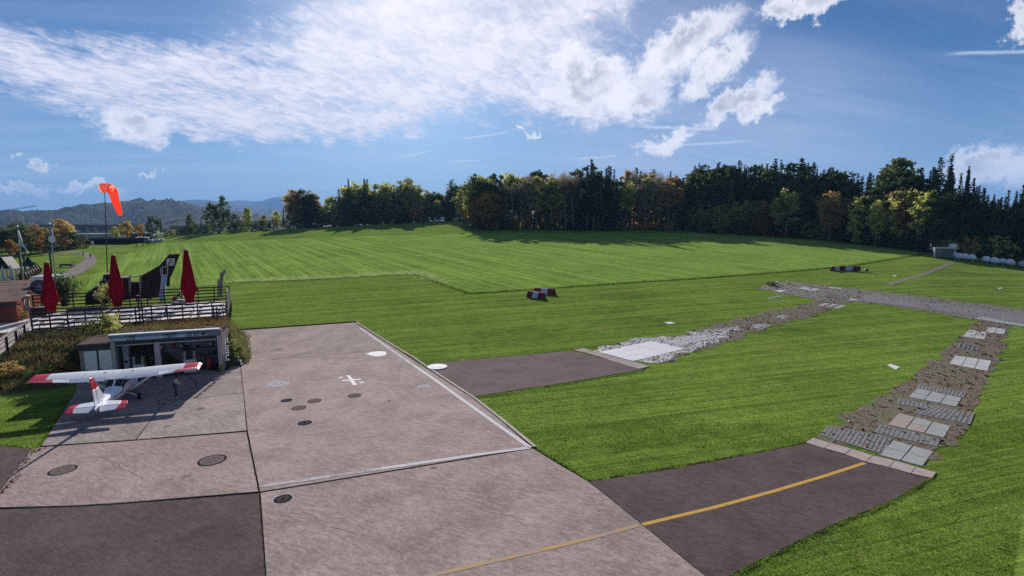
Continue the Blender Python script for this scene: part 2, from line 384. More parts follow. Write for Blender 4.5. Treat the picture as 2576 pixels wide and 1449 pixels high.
def sheet_mesh(name, poly, step, dz, zf=None):
    """a sheet over the polygon (list of xy), following the ground, dz above it"""
    zf = zf or terr
    P = [Vector((p[0], p[1])) for p in poly]; bd = []
    for a, b in zip(P, P[1:] + P[:1]):
        n = max(1, int((b - a).length / step)); bd += [a + (b - a) * (i / n) for i in range(n)]
    A = np.array([(p.x, p.y) for p in bd]); lo, hi = A.min(0), A.max(0)
    gx, gy = np.meshgrid(np.arange(lo[0] + step / 2, hi[0], step), np.arange(lo[1] + step / 2, hi[1], step))
    gx, gy = gx.ravel(), gy.ravel()
    keep = in_poly(gx, gy, A); gx, gy = gx[keep], gy[keep]
    if len(gx):
        dmin = np.min(np.hypot(gx[:, None] - A[None, :, 0], gy[:, None] - A[None, :, 1]), axis=1) if len(gx) * len(A) < 3e7 else np.ones(len(gx)) * 9
        k2 = dmin > step * 0.35; gx, gy = gx[k2], gy[k2]
    nb = len(bd)
    vs = bd + [Vector((a, b)) for a, b in zip(gx, gy)]
    r = delaunay_2d_cdt(vs, [(i, (i + 1) % nb) for i in range(nb)], [list(range(nb))], 1, 1e-4)
    xy = np.array([(v.x, v.y) for v in r[0]]); z = zf(xy[:, 0], xy[:, 1]) + dz
    me = bpy.data.meshes.new(name); me.from_pydata([(a, b, c) for (a, b), c in zip(xy, z)], [], [tuple(f) for f in r[2]])
    bm = bmesh.new(); bm.from_mesh(me); bmesh.ops.recalc_face_normals(bm, faces=bm.faces)
    if sum(f.normal.z for f in bm.faces) < 0: bmesh.ops.reverse_faces(bm, faces=bm.faces)
    bm.to_mesh(me); bm.free()
    return me
def sheet(name, px, step, dz, m_, parent=None, world_xy=False):
    poly = px if world_xy else [G(*p)[:2] for p in px]
    return link_mesh(name, sheet_mesh(name, poly, step, dz), m_, parent)
def slab_mesh(name, poly, th, dz=0.0, zf=None, step=30.0):
    """polygon with thickness: top follows the ground at dz above, sides go th down"""
    me = sheet_mesh(name, poly, step, dz, zf)
    bm = bmesh.new(); bm.from_mesh(me)
    r = bmesh.ops.extrude_face_region(bm, geom=bm.faces[:])
    vs = [e for e in r['geom'] if isinstance(e, bmesh.types.BMVert)]
    bmesh.ops.translate(bm, verts=vs, vec=(0, 0, -th)); bmesh.ops.recalc_face_normals(bm, faces=bm.faces)
    bm.to_mesh(me); bm.free(); return me
def inset(poly, d):
    """move polygon edges inwards by d metres"""
    P = [Vector((p[0], p[1])) for p in poly]; n = len(P)
    area = sum(P[i].x * P[(i + 1) % n].y - P[(i + 1) % n].x * P[i].y for i in range(n))
    if area < 0: P = P[::-1]
    out = []
    for i in range(n):
        a, b, c = P[i - 1], P[i], P[(i + 1) % n]
        d1 = (b - a).normalized(); d2 = (c - b).normalized()
        n1 = Vector((-d1.y, d1.x)); n2 = Vector((-d2.y, d2.x)); k = (n1 + n2)
        den = 1 + n1.dot(n2)
        out.append(b + k * (d / max(den, 0.3)))
    return out
def strip_px(name, pts, width, dz, m_, parent=None, dash=None, lift=None):
    """a painted line along picture points, on the ground"""
    P = [G(*p) for p in pts]; return strip_w(name, P, width, dz, m_, parent)
def strip_w(name, P, width, dz, m_, parent=None):
    Q = []
    for a, b in zip(P, P[1:]):
        n = max(1, int((b - a).length / 1.0)); Q += [a + (b - a) * (i / n) for i in range(n)]
    Q.append(P[-1]); V = []; F = []
    for i, q in enumerate(Q):
        d = (Q[min(i + 1, len(Q) - 1)] - Q[max(i - 1, 0)]); d.z = 0; d.normalize(); s_ = Vector((-d.y, d.x, 0)) * (width / 2)
        for k in (-1, 1):
            v = q + s_ * k; V.append((v.x, v.y, gz(v.x, v.y) + dz))
    for i in range(len(Q) - 1): F.append((2 * i + 1, 2 * i, 2 * i + 2, 2 * i + 3))
    me = bpy.data.meshes.new(name); me.from_pydata(V, [], F)
    return link_mesh(name, me, m_, parent)
# ------------------------------------------------------------------ the ground
GRASS = grass_material('lawn', (0.048, 0.098, 0.019), (0.19, 0.262, 0.046), (0.27, 0.23, 0.09), row=-0.30, stripe=0.30, bump=0.07, patch=0.10)
CROP = grass_material('crop', (0.080, 0.145, 0.026), (0.225, 0.330, 0.066), (0.26, 0.34, 0.10), row=0.995, bump=0.12, patch=0.03, fine=0.8, stripe=0.38)
MEADOW = grass_material('meadow', (0.075, 0.12, 0.03), (0.16, 0.22, 0.06), (0.2, 0.2, 0.09), bump=0.08, patch=0.08)
SOIL = mat('soil', (0.055, 0.042, 0.032), 0.95, 0.4, 3.0, 0.02, coord='Object')

def terrain_mesh():
    az = np.concatenate([np.radians(np.arange(-66, 66.01, 0.5)), np.radians(np.arange(70, 290, 4.0))])
    R = np.concatenate([[0.5, 3, 6, 9, 12, 15, 18, 21, 24, 27, 30], np.arange(32, 75, 1.5), 75 * 1.022 ** np.arange(0, 95), 620 * 1.12 ** np.arange(0, 30)])
    A, RR = np.meshgrid(az, R, indexing='ij')
    X = RR * np.sin(A); Y = RR * np.cos(A); Z = terr(X, Y)
    Z = np.where(RR > 900, np.minimum(Z, -4), Z)
    n, k = A.shape
    V = np.stack([X, Y, Z], -1).reshape(-1, 3)
    i = np.arange(n)[:, None]; j = np.arange(k - 1)[None, :]; i2 = (i + 1) % n
    F = np.stack([(i * k + j), (i * k + j + 1), (i2 * k + j + 1), (i2 * k + j)], -1).reshape(-1, 4)
    return np_mesh('ground', V, F[:, ::-1], [GRASS], smooth=True)
o = link_mesh('ground', terrain_mesh(), None); tag(o, 'short mown green airfield lawn rising towards the wood', 'lawn', kind='structure')

crop_px = [(575, 712), (800, 703), (950, 694), (1040, 690), (1110, 714), (1180, 738), (1240, 735), (1500, 717), (1750, 701), (2000, 682), (2120, 672), (2330, 638), (2200, 622), (2050, 604), (1900, 594),
           (1740, 587), (1450, 586), (1200, 587), (1120, 590), (900, 595), (650, 604), (400, 613), (315, 640), (262, 668), (225, 700), (215, 735), (330, 735), (560, 716)]
crop_xy = [tuple(G(*p)[:2]) for p in crop_px]
o = link_mesh('crop_field', slab_mesh('crop_field', crop_xy, 0.12, 0.05, step=5.0), CROP)
tag(o, 'bright green field of young crop striped by drill rows in front of the wood', 'field', kind='structure')

# concrete apron, asphalt
CONC = [concrete_material('concrete_%d' % i, A, B, S, i * 13.1) for i, (A, B, S) in enumerate([
    ((0.201, 0.157, 0.146), (0.445, 0.351, 0.321), (0.133, 0.105, 0.100)), ((0.228, 0.177, 0.165), (0.459, 0.361, 0.332), (0.166, 0.128, 0.119)), ((0.174, 0.143, 0.135), (0.421, 0.345, 0.321), (0.107, 0.091, 0.084)),
    ((0.210, 0.170, 0.158), (0.465, 0.379, 0.348), (0.148, 0.118, 0.110)), ((0.213, 0.164, 0.154), (0.433, 0.339, 0.311), (0.157, 0.118, 0.110))])]
ASPH = concrete_material('asphalt', (0.069, 0.052, 0.050), (0.144, 0.106, 0.105), (0.046, 0.036, 0.035), 3.0, 0.008, 0.5)
ASPH2 = concrete_material('asphalt_rough', (0.098, 0.072, 0.071), (0.190, 0.141, 0.136), (0.064, 0.047, 0.048), 9.0, 0.008, 0.5)
JOINT = mat('joint_filler', (0.018, 0.016, 0.016), 0.95, 0.4, 8.0)
slabs_px = {
    'back': [(597, 833), (893, 812), (1000, 880), (604, 912)],
    'main': [(604, 912), (1000, 880), (1092, 940), (1185, 1000), (1264, 1062), (1340, 1128), (653, 1240), (622, 1086)],
    'hangar': [(205, 925), (380, 915), (560, 936), (604, 914), (613, 990), (415, 1013), (342, 1108), (103, 1124), (190, 985)],
    'hangar_front': [(415, 1013), (613, 990), (622, 1085), (342, 1108)],
    'left': [(97, 1127), (342, 1110), (621, 1088), (652, 1239), (300, 1268), (180, 1275), (-60, 1281), (-60, 1262), (0, 1236), (75, 1137)],
    'front': [(654, 1242), (1341, 1130), (1410, 1172), (1480, 1213), (1550, 1268), (1620, 1325), (1790, 1465), (2300, 1900), (700, 1900), (668, 1449)]}
apron = empty('concrete_apron', (0, 0, 0), 0, 'pale stained concrete apron slabs with dark joints around the aircraft', 'apron'); apron['kind'] = 'structure'
base_px = [(592, 828), (895, 808), (1188, 998), (1344, 1128), (1484, 1212), (2310, 1900), (690, 1905), (660, 1449), (645, 1246), (-60, 1284), (-60, 1260), (76, 1134), (106, 1120), (193, 986), (207, 930)]
ob = sheet('joint_bed', base_px, 4.0, 0.014, JOINT, apron)
for i, (k, px) in enumerate(slabs_px.items()):
    poly = inset([G(*p)[:2] for p in px], 0.035)
    link_mesh('slab', slab_mesh('slab', poly, 0.08, 0.055, step=3.0), CONC[i % 5], apron)
def asphalt(name, px, m_, label):
    o = link_mesh(name, slab_mesh(name, [G(*p)[:2] for p in px], 0.06, 0.03, step=3.0), m_); tag(o, label, 'asphalt', kind='structure'); return o
asphalt('asphalt_apron', [(-200, 1290), (180, 1277.5), (300, 1270.5), (651, 1242.5), (667, 1449), (698, 1900), (-900, 1900)], ASPH, 'dark asphalt strip filling the near left corner below the concrete')
asphalt('asphalt_taxiway', [(1482, 1213), (1700, 1180), (1900, 1142), (2032, 1116), (2345, 1203), (2240, 1262), (2100, 1318), (1960, 1385), (1836, 1449), (1780, 1490), (1750, 1430), (1622, 1325), (1552, 1268)], ASPH, 'dark asphalt taxiway stub with a yellow centre line')
asphalt('asphalt_taxiway', [(1062, 920), (1100, 912), (1440, 883), (1622, 929), (1430, 962), (1187, 999), (1096, 940)], ASPH2, 'grey asphalt taxiway stub leading to the white runway tiles')
asphalt('asphalt_path', [(-150, 1112), (0, 1123), (82, 1131), (60, 1160), (0, 1236), (-200, 1300)], ASPH, 'asphalt path corner beside the left lawn and leaf filled gutter')

def off_line0(P, d):
    out = []
    for i, q in enumerate(P):
        t = (P[min(i + 1, len(P) - 1)] - P[max(i - 1, 0)]); t.z = 0; t.normalize(); out.append(q + Vector((-t.y, t.x, 0)) * d)
    return out
def soil_edge(px, label, amp, seed):
    poly = [G(*p)[:2] for p in px]; r = np.random.default_rng(seed); P = inset(poly, -0.10); out = []
    for a, b in zip(P, P[1:] + P[:1]):
        n = max(1, int((b - a).length / 0.5)); d = (b - a).normalized(); nn = Vector((-d.y, d.x)); out += [a + (b - a) * (i / n) + nn * float(r.normal(0, amp)) for i in range(n)]
    o = link_mesh('soil_edge', sheet_mesh('soil_edge', out, 4.0, 0.012), SOIL); tag(o, label, 'soil', kind='structure')
soil_edge([(1482, 1213), (1700, 1180), (1900, 1142), (2032, 1116), (2345, 1203), (2240, 1262), (2100, 1318), (1960, 1385), (1836, 1449), (1780, 1490)], 'dark soil showing along the ragged edge of the yellow lined taxiway', 0.10, 51)
soil_edge([(1062, 920), (1440, 883), (1622, 929), (1430, 962), (1187, 999)], 'dark soil showing along the ragged edge of the grey asphalt stub', 0.09, 52)
CRACK = mat('crack_dirt', (0.13, 0.11, 0.105), 0.95, 0.3, 5.0); OIL = mat('oil_stain', (0.20, 0.17, 0.17), 0.8, 0.3, 2.5)
def crack(px0, px1, seed, w=0.022, dz=0.0585):
    r = np.random.default_rng(seed); A, B = G(*px0), G(*px1); d = B - A; n = max(4, int(d.length / 0.35)); s_ = Vector((-d.y, d.x, 0)).normalized(); off = np.cumsum(r.normal(0, 0.09, n + 1)); off -= np.linspace(off[0], off[-1], n + 1)
    return strip_w('crack', [A + d * (i / n) + s_ * float(off[i]) for i in range(n + 1)], w, dz, CRACK, None)
for i, (p0, p1) in enumerate([((980, 930), (1060, 1010)), ((250, 1150), (360, 1210)), ((760, 1290), (900, 1350)), ((1150, 1250), (1330, 1330)), ((640, 860), (780, 900))]):
    o = crack(p0, p1, 70 + i); tag(o, 'thin wandering crack in the concrete apron slabs', 'crack', 'cracks in the apron concrete', 'structure')
for i, (x, y, rx) in enumerate([(420, 1075, 9), (505, 1030, 12), (980, 1010, 6), (1090, 1180, 9), (470, 1200, 9), (700, 880, 9)]):
    c_ = G(x, y); R_ = rx / ppm(c_.y); r = np.random.default_rng(90 + i); poly = [(c_.x + R_ * (1 + r.normal(0, .22)) * math.cos(t), c_.y + R_ * (1 + r.normal(0, .22)) * math.sin(t)) for t in np.linspace(0, 6.283, 15)[:-1]]
    o = link_mesh('oil_stain', sheet_mesh('oil_stain', poly, 5.0, 0.0572), OIL); tag(o, 'dark irregular stain on the apron concrete', 'stain', 'stains on the apron concrete', 'structure')
# painted lines and drain channels
YEL = worn_paint('yellow_paint', (0.46, 0.28, 0.09), (0.30, 0.255, 0.25), 0.42); WHITE = worn_paint('white_paint', (0.72, 0.70, 0.72), (0.33, 0.29, 0.285), 0.06)
WORNW = worn_paint('worn_white_paint', (0.62, 0.59, 0.60), (0.31, 0.27, 0.265), 0.38); REDL = mat('faded_red_paint', (0.48, 0.27, 0.25), 0.8, 0.15, 2.0); GREYM = mat('grating_steel', (0.16, 0.145, 0.148), 0.8, 0.3, 6.0)
yl = [(1000, 1475), (1090, 1450), (1240, 1415), (1400, 1378), (1520, 1348), (1606, 1324)]
o = strip_px('yellow_line', yl, 0.22, 0.063, YEL, None); tag(o, 'worn yellow taxi line curving across the concrete apron', 'line', kind='structure')
o = strip_px('yellow_line', [(1617, 1321), (1800, 1277), (1950, 1236), (2080, 1197), (2175, 1166)], 0.22, 0.036, worn_paint('yellow_paint_fresh', (0.56, 0.33, 0.07), (0.12, 0.10, 0.10), 0.10)); tag(o, 'bright yellow centre line on the asphalt taxiway stub', 'line', kind='structure')
o = strip_px('red_line', [(655, 1101), (820, 1090), (1000, 1072), (1190, 1052)], 0.07, 0.060, REDL); tag(o, 'thin faded red line across the main concrete slab', 'line', kind='structure')
o = strip_px('red_line', [(140, 1132), (380, 1118), (600, 1104)], 0.07, 0.060, REDL); tag(o, 'thin faded red line along the slab behind the aircraft', 'line', kind='structure')
o = strip_px('white_line', [(1215, 922), (1300, 915)], 0.16, 0.036, mat('faint_white_paint', (0.24, 0.21, 0.215), 0.85, 0.4, 2.0)); tag(o, 'short worn white line on the grey asphalt stub', 'line', kind='structure')
drain = empty('drain_channel', G(1333, 1128), 0, 'slot drain painted with white lines along two edges of the concrete apron', 'drain channel'); drain['kind'] = 'structure'
def off_line(P, d):
    out = []
    for i, q in enumerate(P):
        t = (P[min(i + 1, len(P) - 1)] - P[max(i - 1, 0)]); t.z = 0; t.normalize(); out.append(q + Vector((-t.y, t.x, 0)) * d)
    return out
def chain(n, P, w, dz, m_):
    o = strip_w(n, P, w, dz, m_, None); o.parent = drain; o.matrix_parent_inverse = Matrix.Translation(drain.location).inverted(); return o
La = [G(*p) for p in [(905, 826), (960, 864), (1000, 892), (1046, 924)]]; Lb = [G(*p) for p in [(1046, 924), (1100, 961), (1173, 1014), (1240, 1062), (1333, 1128)]]
Lc = [G(*p) for p in [(1333, 1128), (1200, 1146), (1050, 1168), (960, 1181)]]; Ld = [G(*p) for p in [(960, 1181), (800, 1205), (655, 1226)]]
for seg, paint in ((La, WORNW), (Lb, WHITE), (Lc, WHITE), (Ld, WORNW)):
    chain('grating', seg, 0.36, 0.060, GREYM if paint is None else mat('channel_concrete', (0.24, 0.21, 0.21), 0.8, 0.2, 3.0))
    if paint:
        for d in (-0.105, 0.0, 0.105): chain('painted_edge', off_line(seg, d), 0.072, 0.065, paint)
    else:
        for d in (-0.1, 0.1): chain('grating_slot', off_line(seg, d), 0.05, 0.065, JOINT)
kerb = empty('apron_kerb', G(1340, 1128), 0, 'narrow pale concrete kerb along the lawn side of the apron', 'kerb'); kerb['kind'] = 'structure'
o = strip_px('kerb_top', [(897, 812), (1040, 900), (1190, 1000), (1262, 1056), (1346, 1126)], 0.22, 0.085, mat('kerb_concrete', (0.46, 0.40, 0.37), 0.85, 0.2, 2.0)); o.parent = kerb; o.matrix_parent_inverse = Matrix.Translation(kerb.location).inverted()

# gutter of fallen leaves between the asphalt path and the concrete
def scatter_quads(name, P, size, m_, flat=0.4, parent=None, seed=1, aspect=1.5):
    r = np.random.default_rng(seed); P = np.asarray(P, float); n = len(P)
    a = r.uniform(0, 6.28, n); s_ = size * r.uniform(0.6, 1.4, n)
    u = np.stack([np.cos(a), np.sin(a), r.normal(0, flat, n)], -1) * s_[:, None] * 0.5 * aspect
    v = np.stack([-np.sin(a), np.cos(a), r.normal(0, flat, n)], -1) * s_[:, None] * 0.5
    V = np.stack([P - u - v, P + u - v, P + u + v, P - u + v], 1).reshape(-1, 3)
    F = np.arange(4 * n).reshape(-1, 4)
    return link_mesh(name, np_mesh(name, V, F, [m_]), None, parent)
LEAFB = mat('fallen_leaf_brown', (0.115, 0.062, 0.036), 0.8, 0.5, 20.0)
pts = []
for a, b in zip([(-5, 1250), (30, 1215), (55, 1180), (80, 1140)], [(30, 1215), (55, 1180), (80, 1140), (125, 1127)]):
    A, B = G(*a), G(*b)
    for k in range(28):
        q = A + (B - A) * random.random(); pts.append((q.x + random.gauss(0, 0.11), q.y + random.gauss(0, 0.11), gz(q.x, q.y) + 0.06 + random.random() * 0.04))
o = scatter_quads('fallen_leaves', pts, 0.06, LEAFB); tag(o, 'brown fallen leaves gathered in the joint at the left apron edge', 'leaves', kind='stuff')

# ------------------------------------------------------------------ far hills
HILLM = bpy.data.materials.new('hill_forest'); HILLM.use_nodes = True
T = NT(HILLM.node_tree); g = T.new('ShaderNodeNewGeometry').outputs['Position']
f1 = T.smooth(T.m('ADD', T.noise(g, 0.0042, 5, 0.6), T.m('MULTIPLY', T.m('SUBTRACT', T.noise(g, 0.02, 3, 0.6), 0.5), 0.25)), 0.545, 0.60)
f2 = T.smooth(T.noise(g, 0.035, 4, 0.7), 0.35, 0.7)
T.l.new(T.mix(f1, T.mix(f2, (0.004, 0.008, 0.011), (0.012, 0.017, 0.018)), (0.032, 0.046, 0.034)), T.n['Principled BSDF'].inputs['Base Color'])
T.n['Principled BSDF'].inputs['Roughness'].default_value = 0.95; T.n['Principled BSDF'].inputs['Specular IOR Level'].default_value = 0.05
bb = T.new('ShaderNodeBump'); bb.inputs['Distance'].default_value = 18.0; T.l.new(T.noise(g, 0.035, 4, 0.7), bb.inputs['Height']); T.l.new(bb.outputs[0], T.n['Principled BSDF'].inputs['Normal'])
def ridge(name, pts, D, depth, label, wob, seed):
    r = np.random.default_rng(seed)
    xs = np.arange(pts[0][0], pts[-1][0], 5.0); ys = np.interp(xs, [p[0] for p in pts], [p[1] for p in pts])
    ys = np.convolve(np.pad(ys, 4, mode='edge'), np.ones(9) / 9, 'valid')
    rows = np.array([-1.0, -0.85, -0.7, -0.55, -0.4, -0.27, -0.15, -0.06, 0, 0.08, 0.25, 0.6, 1.0])
    V = []
    for i, (x, y) in enumerate(zip(xs, ys)):
        c = at_depth(x, y, D); H = c.z + 8
        for t in rows:
            h = H * (1 - abs(t) ** 1.25) + (r.normal(0, wob) if t != 0 else r.normal(0, wob * 0.25)) * (1 if abs(t) < 0.95 else 0)
            if t > 0.3 or t < -0.95: h -= 0
            yy = D + t * depth * (0.75 + 0.25 * math.sin(x * 0.021 + seed))
            V.append((c.x * (yy / D) ** 0.35, yy, h - 8))
    n = len(xs); k = len(rows)
    F = [(i * k + j, i * k + j + 1, (i + 1) * k + j + 1, (i + 1) * k + j) for i in range(n - 1) for j in range(k - 1)]
    o = link_mesh(name, np_mesh(name, V, np.array(F)[:, ::-1], [HILLM], smooth=True), None); tag(o, label, 'hill', kind='structure'); return o
ridge('hill', [(-600, 552), (-200, 541), (0, 535), (90, 534), (150, 536), (190, 529), (240, 522), (300, 515), (340, 511), (380, 505), (420, 504), (440, 505), (475, 512), (520, 523), (580, 535), (660, 545), (760, 556), (1000, 562)], 2100, 1000, 'wooded blue green hill behind the windsock and factory roofs', 7, 1)
ridge('hill', [(150, 550), (300, 530), (400, 512), (450, 506), (490, 503), (515, 501), (545, 507), (580, 511), (620, 517), (680, 522), (760, 532), (900, 548), (1100, 560)], 7000, 1800, 'hazy blue ridge in the middle distance behind the tall dark tree', 10, 2)
ridge('hill', [(300, 530), (420, 518), (520, 512), (575, 506), (605, 502), (632, 506), (652, 509), (672, 500), (690, 496), (708, 493), (725, 495), (745, 503), (790, 516), (900, 532), (1100, 545), (1400, 556)], 11000, 2000, 'pale blue rounded mountain peak on the horizon', 10, 3)

# ------------------------------------------------------------------ trees
def leaf_material(name, c1, c2, tr=0.30, sc=0.35):
    m_ = bpy.data.materials.new(name); m_.use_nodes = True; T = NT(m_.node_tree); bs = T.n['Principled BSDF']
    co = T.new('ShaderNodeTexCoord').outputs['Object']; oi = T.new('ShaderNodeObjectInfo')
    n = T.m('ADD', T.m('MULTIPLY', T.noise(co, sc, 4, 0.65), 0.9), T.m('MULTIPLY', oi.outputs['Random'], 0.35))
    c = T.mix(T.smooth(n, 0.42, 0.86), c1, c2)
    T.l.new(c, bs.inputs['Base Color']); bs.inputs['Roughness'].default_value = 0.9; bs.inputs['Specular IOR Level'].default_value = 0.03
    t = T.new('ShaderNodeBsdfTranslucent'); T.l.new(c, t.inputs[0])
    mx = T.new('ShaderNodeMixShader'); mx.inputs[0].default_value = tr
    T.l.new(bs.outputs[0], mx.inputs[1]); T.l.new(t.outputs[0], mx.inputs[2]); T.l.new(mx.outputs[0], T.n['Material Output'].inputs[0])
    MATS[name] = m_; return m_
L_ = {'spruce': leaf_material('spruce_needles', (0.029, 0.045, 0.027), (0.072, 0.095, 0.049), 0.12),
      'green': leaf_material('dark_green_leaves', (0.052, 0.078, 0.026), (0.145, 0.171, 0.055), 0.40),
      'olive': leaf_material('olive_leaves', (0.245, 0.252, 0.079), (0.600, 0.600, 0.181), 0.48),
      'brown': leaf_material('brown_autumn_leaves', (0.303, 0.188, 0.081), (0.600, 0.414, 0.142), 0.48),
      'orange': leaf_material('orange_autumn_leaves', (0.285, 0.132, 0.041), (0.447, 0.301, 0.070), 0.52),
      'red': leaf_material('red_orange_leaves', (0.315, 0.098, 0.039), (0.480, 0.256, 0.059), 0.45),
      'yellow': leaf_material('yellow_larch_leaves', (0.333, 0.250, 0.060), (0.480, 0.480, 0.118), 0.52),
      'bare': leaf_material('dull_brown_twigs', (0.355, 0.262, 0.200), (0.600, 0.553, 0.345), 0.25),
      'bush': leaf_material('bush_leaves', (0.082, 0.114, 0.044), (0.268, 0.306, 0.114), 0.45)}
BARK = mat('bark', (0.17, 0.135, 0.11), 0.95, 0.35, 3.0)
def quads(P, D, size, r, ratio=1.6):
    """leaf faces at P, roughly facing random ways around directions D"""
    n = len(P); a = r.normal(size=(n, 3)); a /= np.linalg.norm(a, axis=1)[:, None]
    b = r.normal(size=(n, 3)) + D; b -= a * (a * b).sum(1)[:, None]; b /= np.linalg.norm(b, axis=1)[:, None] + 1e-9
    s_ = (size * r.uniform(0.6, 1.35, n))[:, None]
    u = b * s_ * 0.5 * ratio; v = np.cross(a, b) * s_ * 0.5
    V = np.stack([P - u, P + v * 0.9 - u * 0.1, P + u, P - v], 1).reshape(-1, 3)
    return V, np.arange(4 * n).reshape(-1, 4)
def stick(V, F, p, q, r0, r1, n=5):
    p = np.array(p, float); q = np.array(q, float); d = q - p; d /= np.linalg.norm(d) + 1e-9
    u = np.array([1, 0, 0]) if abs(d[2]) > 0.9 else np.array([0, 0, 1.0]); a = np.cross(d, u); a /= np.linalg.norm(a); b = np.cross(a, d)
    k = len(V)
    for c, rr in ((p, r0), (q, r1)):
        for i in range(n):
            t = 2 * math.pi * i / n; V.append(c + (a * math.cos(t) + b * math.sin(t)) * rr)
    for i in range(n): F.append((k + i, k + (i + 1) % n, k + n + (i + 1) % n, k + n + i))
def tree_meshes(kind, seed):
    """unit-free prototypes, 20 m tall; returns trunk mesh, crown mesh"""
    r = np.random.default_rng(seed); TV, TF = [], []; H = 20.0; P, D = [], []; size = 0.5
    lean = r.normal(0, 0.25, 2)
    if kind in ('spruce', 'thin_spruce', 'larch'):
        R = {'spruce': 3.9, 'thin_spruce': 2.7, 'larch': 4.6}[kind] * r.uniform(0.85, 1.15)
        stick(TV, TF, (0, 0, 0), (lean[0] * .4, lean[1] * .4, H * 0.97), 0.30, 0.03, 6)
        z = H * r.uniform(0.05, 0.14) if kind != 'thin_spruce' else H * 0.3
        size = 0.62 if kind != 'larch' else 0.55
        while z < H * 0.985:
            t = z / H; L = R * (1 - t) ** 0.92 * r.uniform(0.60, 1.20) + 0.06; nb = int(7 + 4 * (1 - t)); off = r.uniform(0, 6.28)
            for k in range(nb):
                a = off + 6.283 * k / nb + r.normal(0, 0.22); ll = L * r.uniform(0.45, 1.2)
                m = max(2, int(ll / 0.34)); tt = (np.arange(m) + r.uniform(0.2, 0.9, m)) / m
                rad = tt * ll; dz = 0.10 * rad - 0.20 * rad ** 1.35 / (1 + 0.25 * ll)
                P += list(np.stack([np.cos(a) * rad + r.normal(0, .13, m), np.sin(a) * rad + r.normal(0, .13, m), z + dz + r.normal(0, .12, m)], -1))
                D += [(math.cos(a) * 1.6, math.sin(a) * 1.6, -0.7)] * m
            z += 0.42 + 0.32 * (1 - t)
    elif kind == 'bare':
        def grow(p, d, L, rad, lev):
            q = p + d * L; stick(TV, TF, p, q, rad, rad * 0.62, 4 if lev else 6)
            if lev >= 3:
                n = 3; tt = r.uniform(0.3, 1.3, n)[:, None]; P.extend(list(p + d * L * tt + r.normal(0, 0.28, (n, 3)))); D.extend([tuple(d * 2)] * n); return
            nb = 7 if lev == 0 else 5
            for k in range(nb):
                e = d * 1.25 + r.normal(0, 0.42, 3) + np.array([0, 0, 0.25]); e /= np.linalg.norm(e)
                grow(p + d * L * (r.uniform(0.55, 1.0) if lev else r.uniform(0.62, 1.0)), e, L * r.uniform(0.42, 0.66) if lev else r.uniform(3.2, 5.2), rad * 0.5, lev + 1)
        d0 = np.array([lean[0] * .1, lean[1] * .1, 1.0]); d0 /= np.linalg.norm(d0)
        grow(np.zeros(3), d0, H * 0.56, 0.27, 0); size = 0.26
        for k in range(160): P.append((r.normal(0, 1.3), r.normal(0, 1.3), r.uniform(4, 13))); D.append((0, 0, 1))
    else:
        tall = kind == 'tall'; col_ = kind == 'column'; bush = kind == 'bush'
        zc, rz, rx = (13.2, 6.6, 3.0) if tall else ((10.5, 9.4, 2.7) if col_ else ((8.8, 10.0, 9.0) if bush else (11.8, 8.0, 5.0)))
        if not bush:
            stick(TV, TF, (0, 0, 0), (lean[0], lean[1], H * 0.55), 0.34, 0.20, 6); stick(TV, TF, (lean[0], lean[1], H * 0.55), (lean[0] * 1.5, lean[1] * 1.5, H * 0.88), 0.20, 0.05, 5)
        nc = {'tall': 58, 'column': 62, 'bush': 60}.get(kind, 82)
        for k in range(nc):
            dd = r.normal(size=3); dd /= np.linalg.norm(dd); q = r.uniform(0.45, 1.0) ** 0.6 * r.uniform(0.82, 1.12)
            bulge = 1 + 0.28 * math.sin(3 * math.atan2(dd[1], dd[0]) + seed) * (1 - abs(dd[2]))
            c = np.array([dd[0] * rx * q * bulge, dd[1] * rx * q * bulge, zc + dd[2] * rz * q])
            if c[2] < 0.6: c[2] = r.uniform(0.5, 1.5)
            if tall and c[2] < 8 and r.random() < 0.6: continue
            cr = r.uniform(0.75, 1.5) * (1.6 if bush else 1.0) * (0.8 if tall else 1); m = int(r.uniform(18, 34))
            pp = c + r.normal(0, 0.5, (m, 3)) * cr * np.array([1.1, 1.1, 0.75]); P += list(pp); D += [tuple(dd * 0.8)] * m
            if not bush and k % 4 == 0:
                z0 = max(2.5, c[2] - r.uniform(1.5, 4)); f0 = min(1, z0 / 17); stick(TV, TF, (lean[0] * f0, lean[1] * f0, z0), c, 0.11, 0.03, 4)
        size = 0.62 if not bush else 0.85
    P = np.array(P)
    if kind in ('spruce', 'thin_spruce', 'larch'): size = size * (0.42 + 0.75 * (1 - P[:, 2] / H))
    V, F = quads(P, np.array(D), size, r)
    V[:, 2] *= H / max(V[:, 2].max(), 1.0)
    tm = np_mesh('trunk', np.array(TV), np.array(TF), [BARK], smooth=True) if TV else None
    return tm, np_mesh('crown', V, F, [L_['green']])
PROTO = {k: [tree_meshes(k, 100 * i + s_) for s_ in range(n)] for i, (k, n) in enumerate([('spruce', 5), ('thin_spruce', 3), ('larch', 2), ('bare', 4), ('broad', 5), ('tall', 4), ('column', 3), ('bush', 3)])}
N_TREES = 0
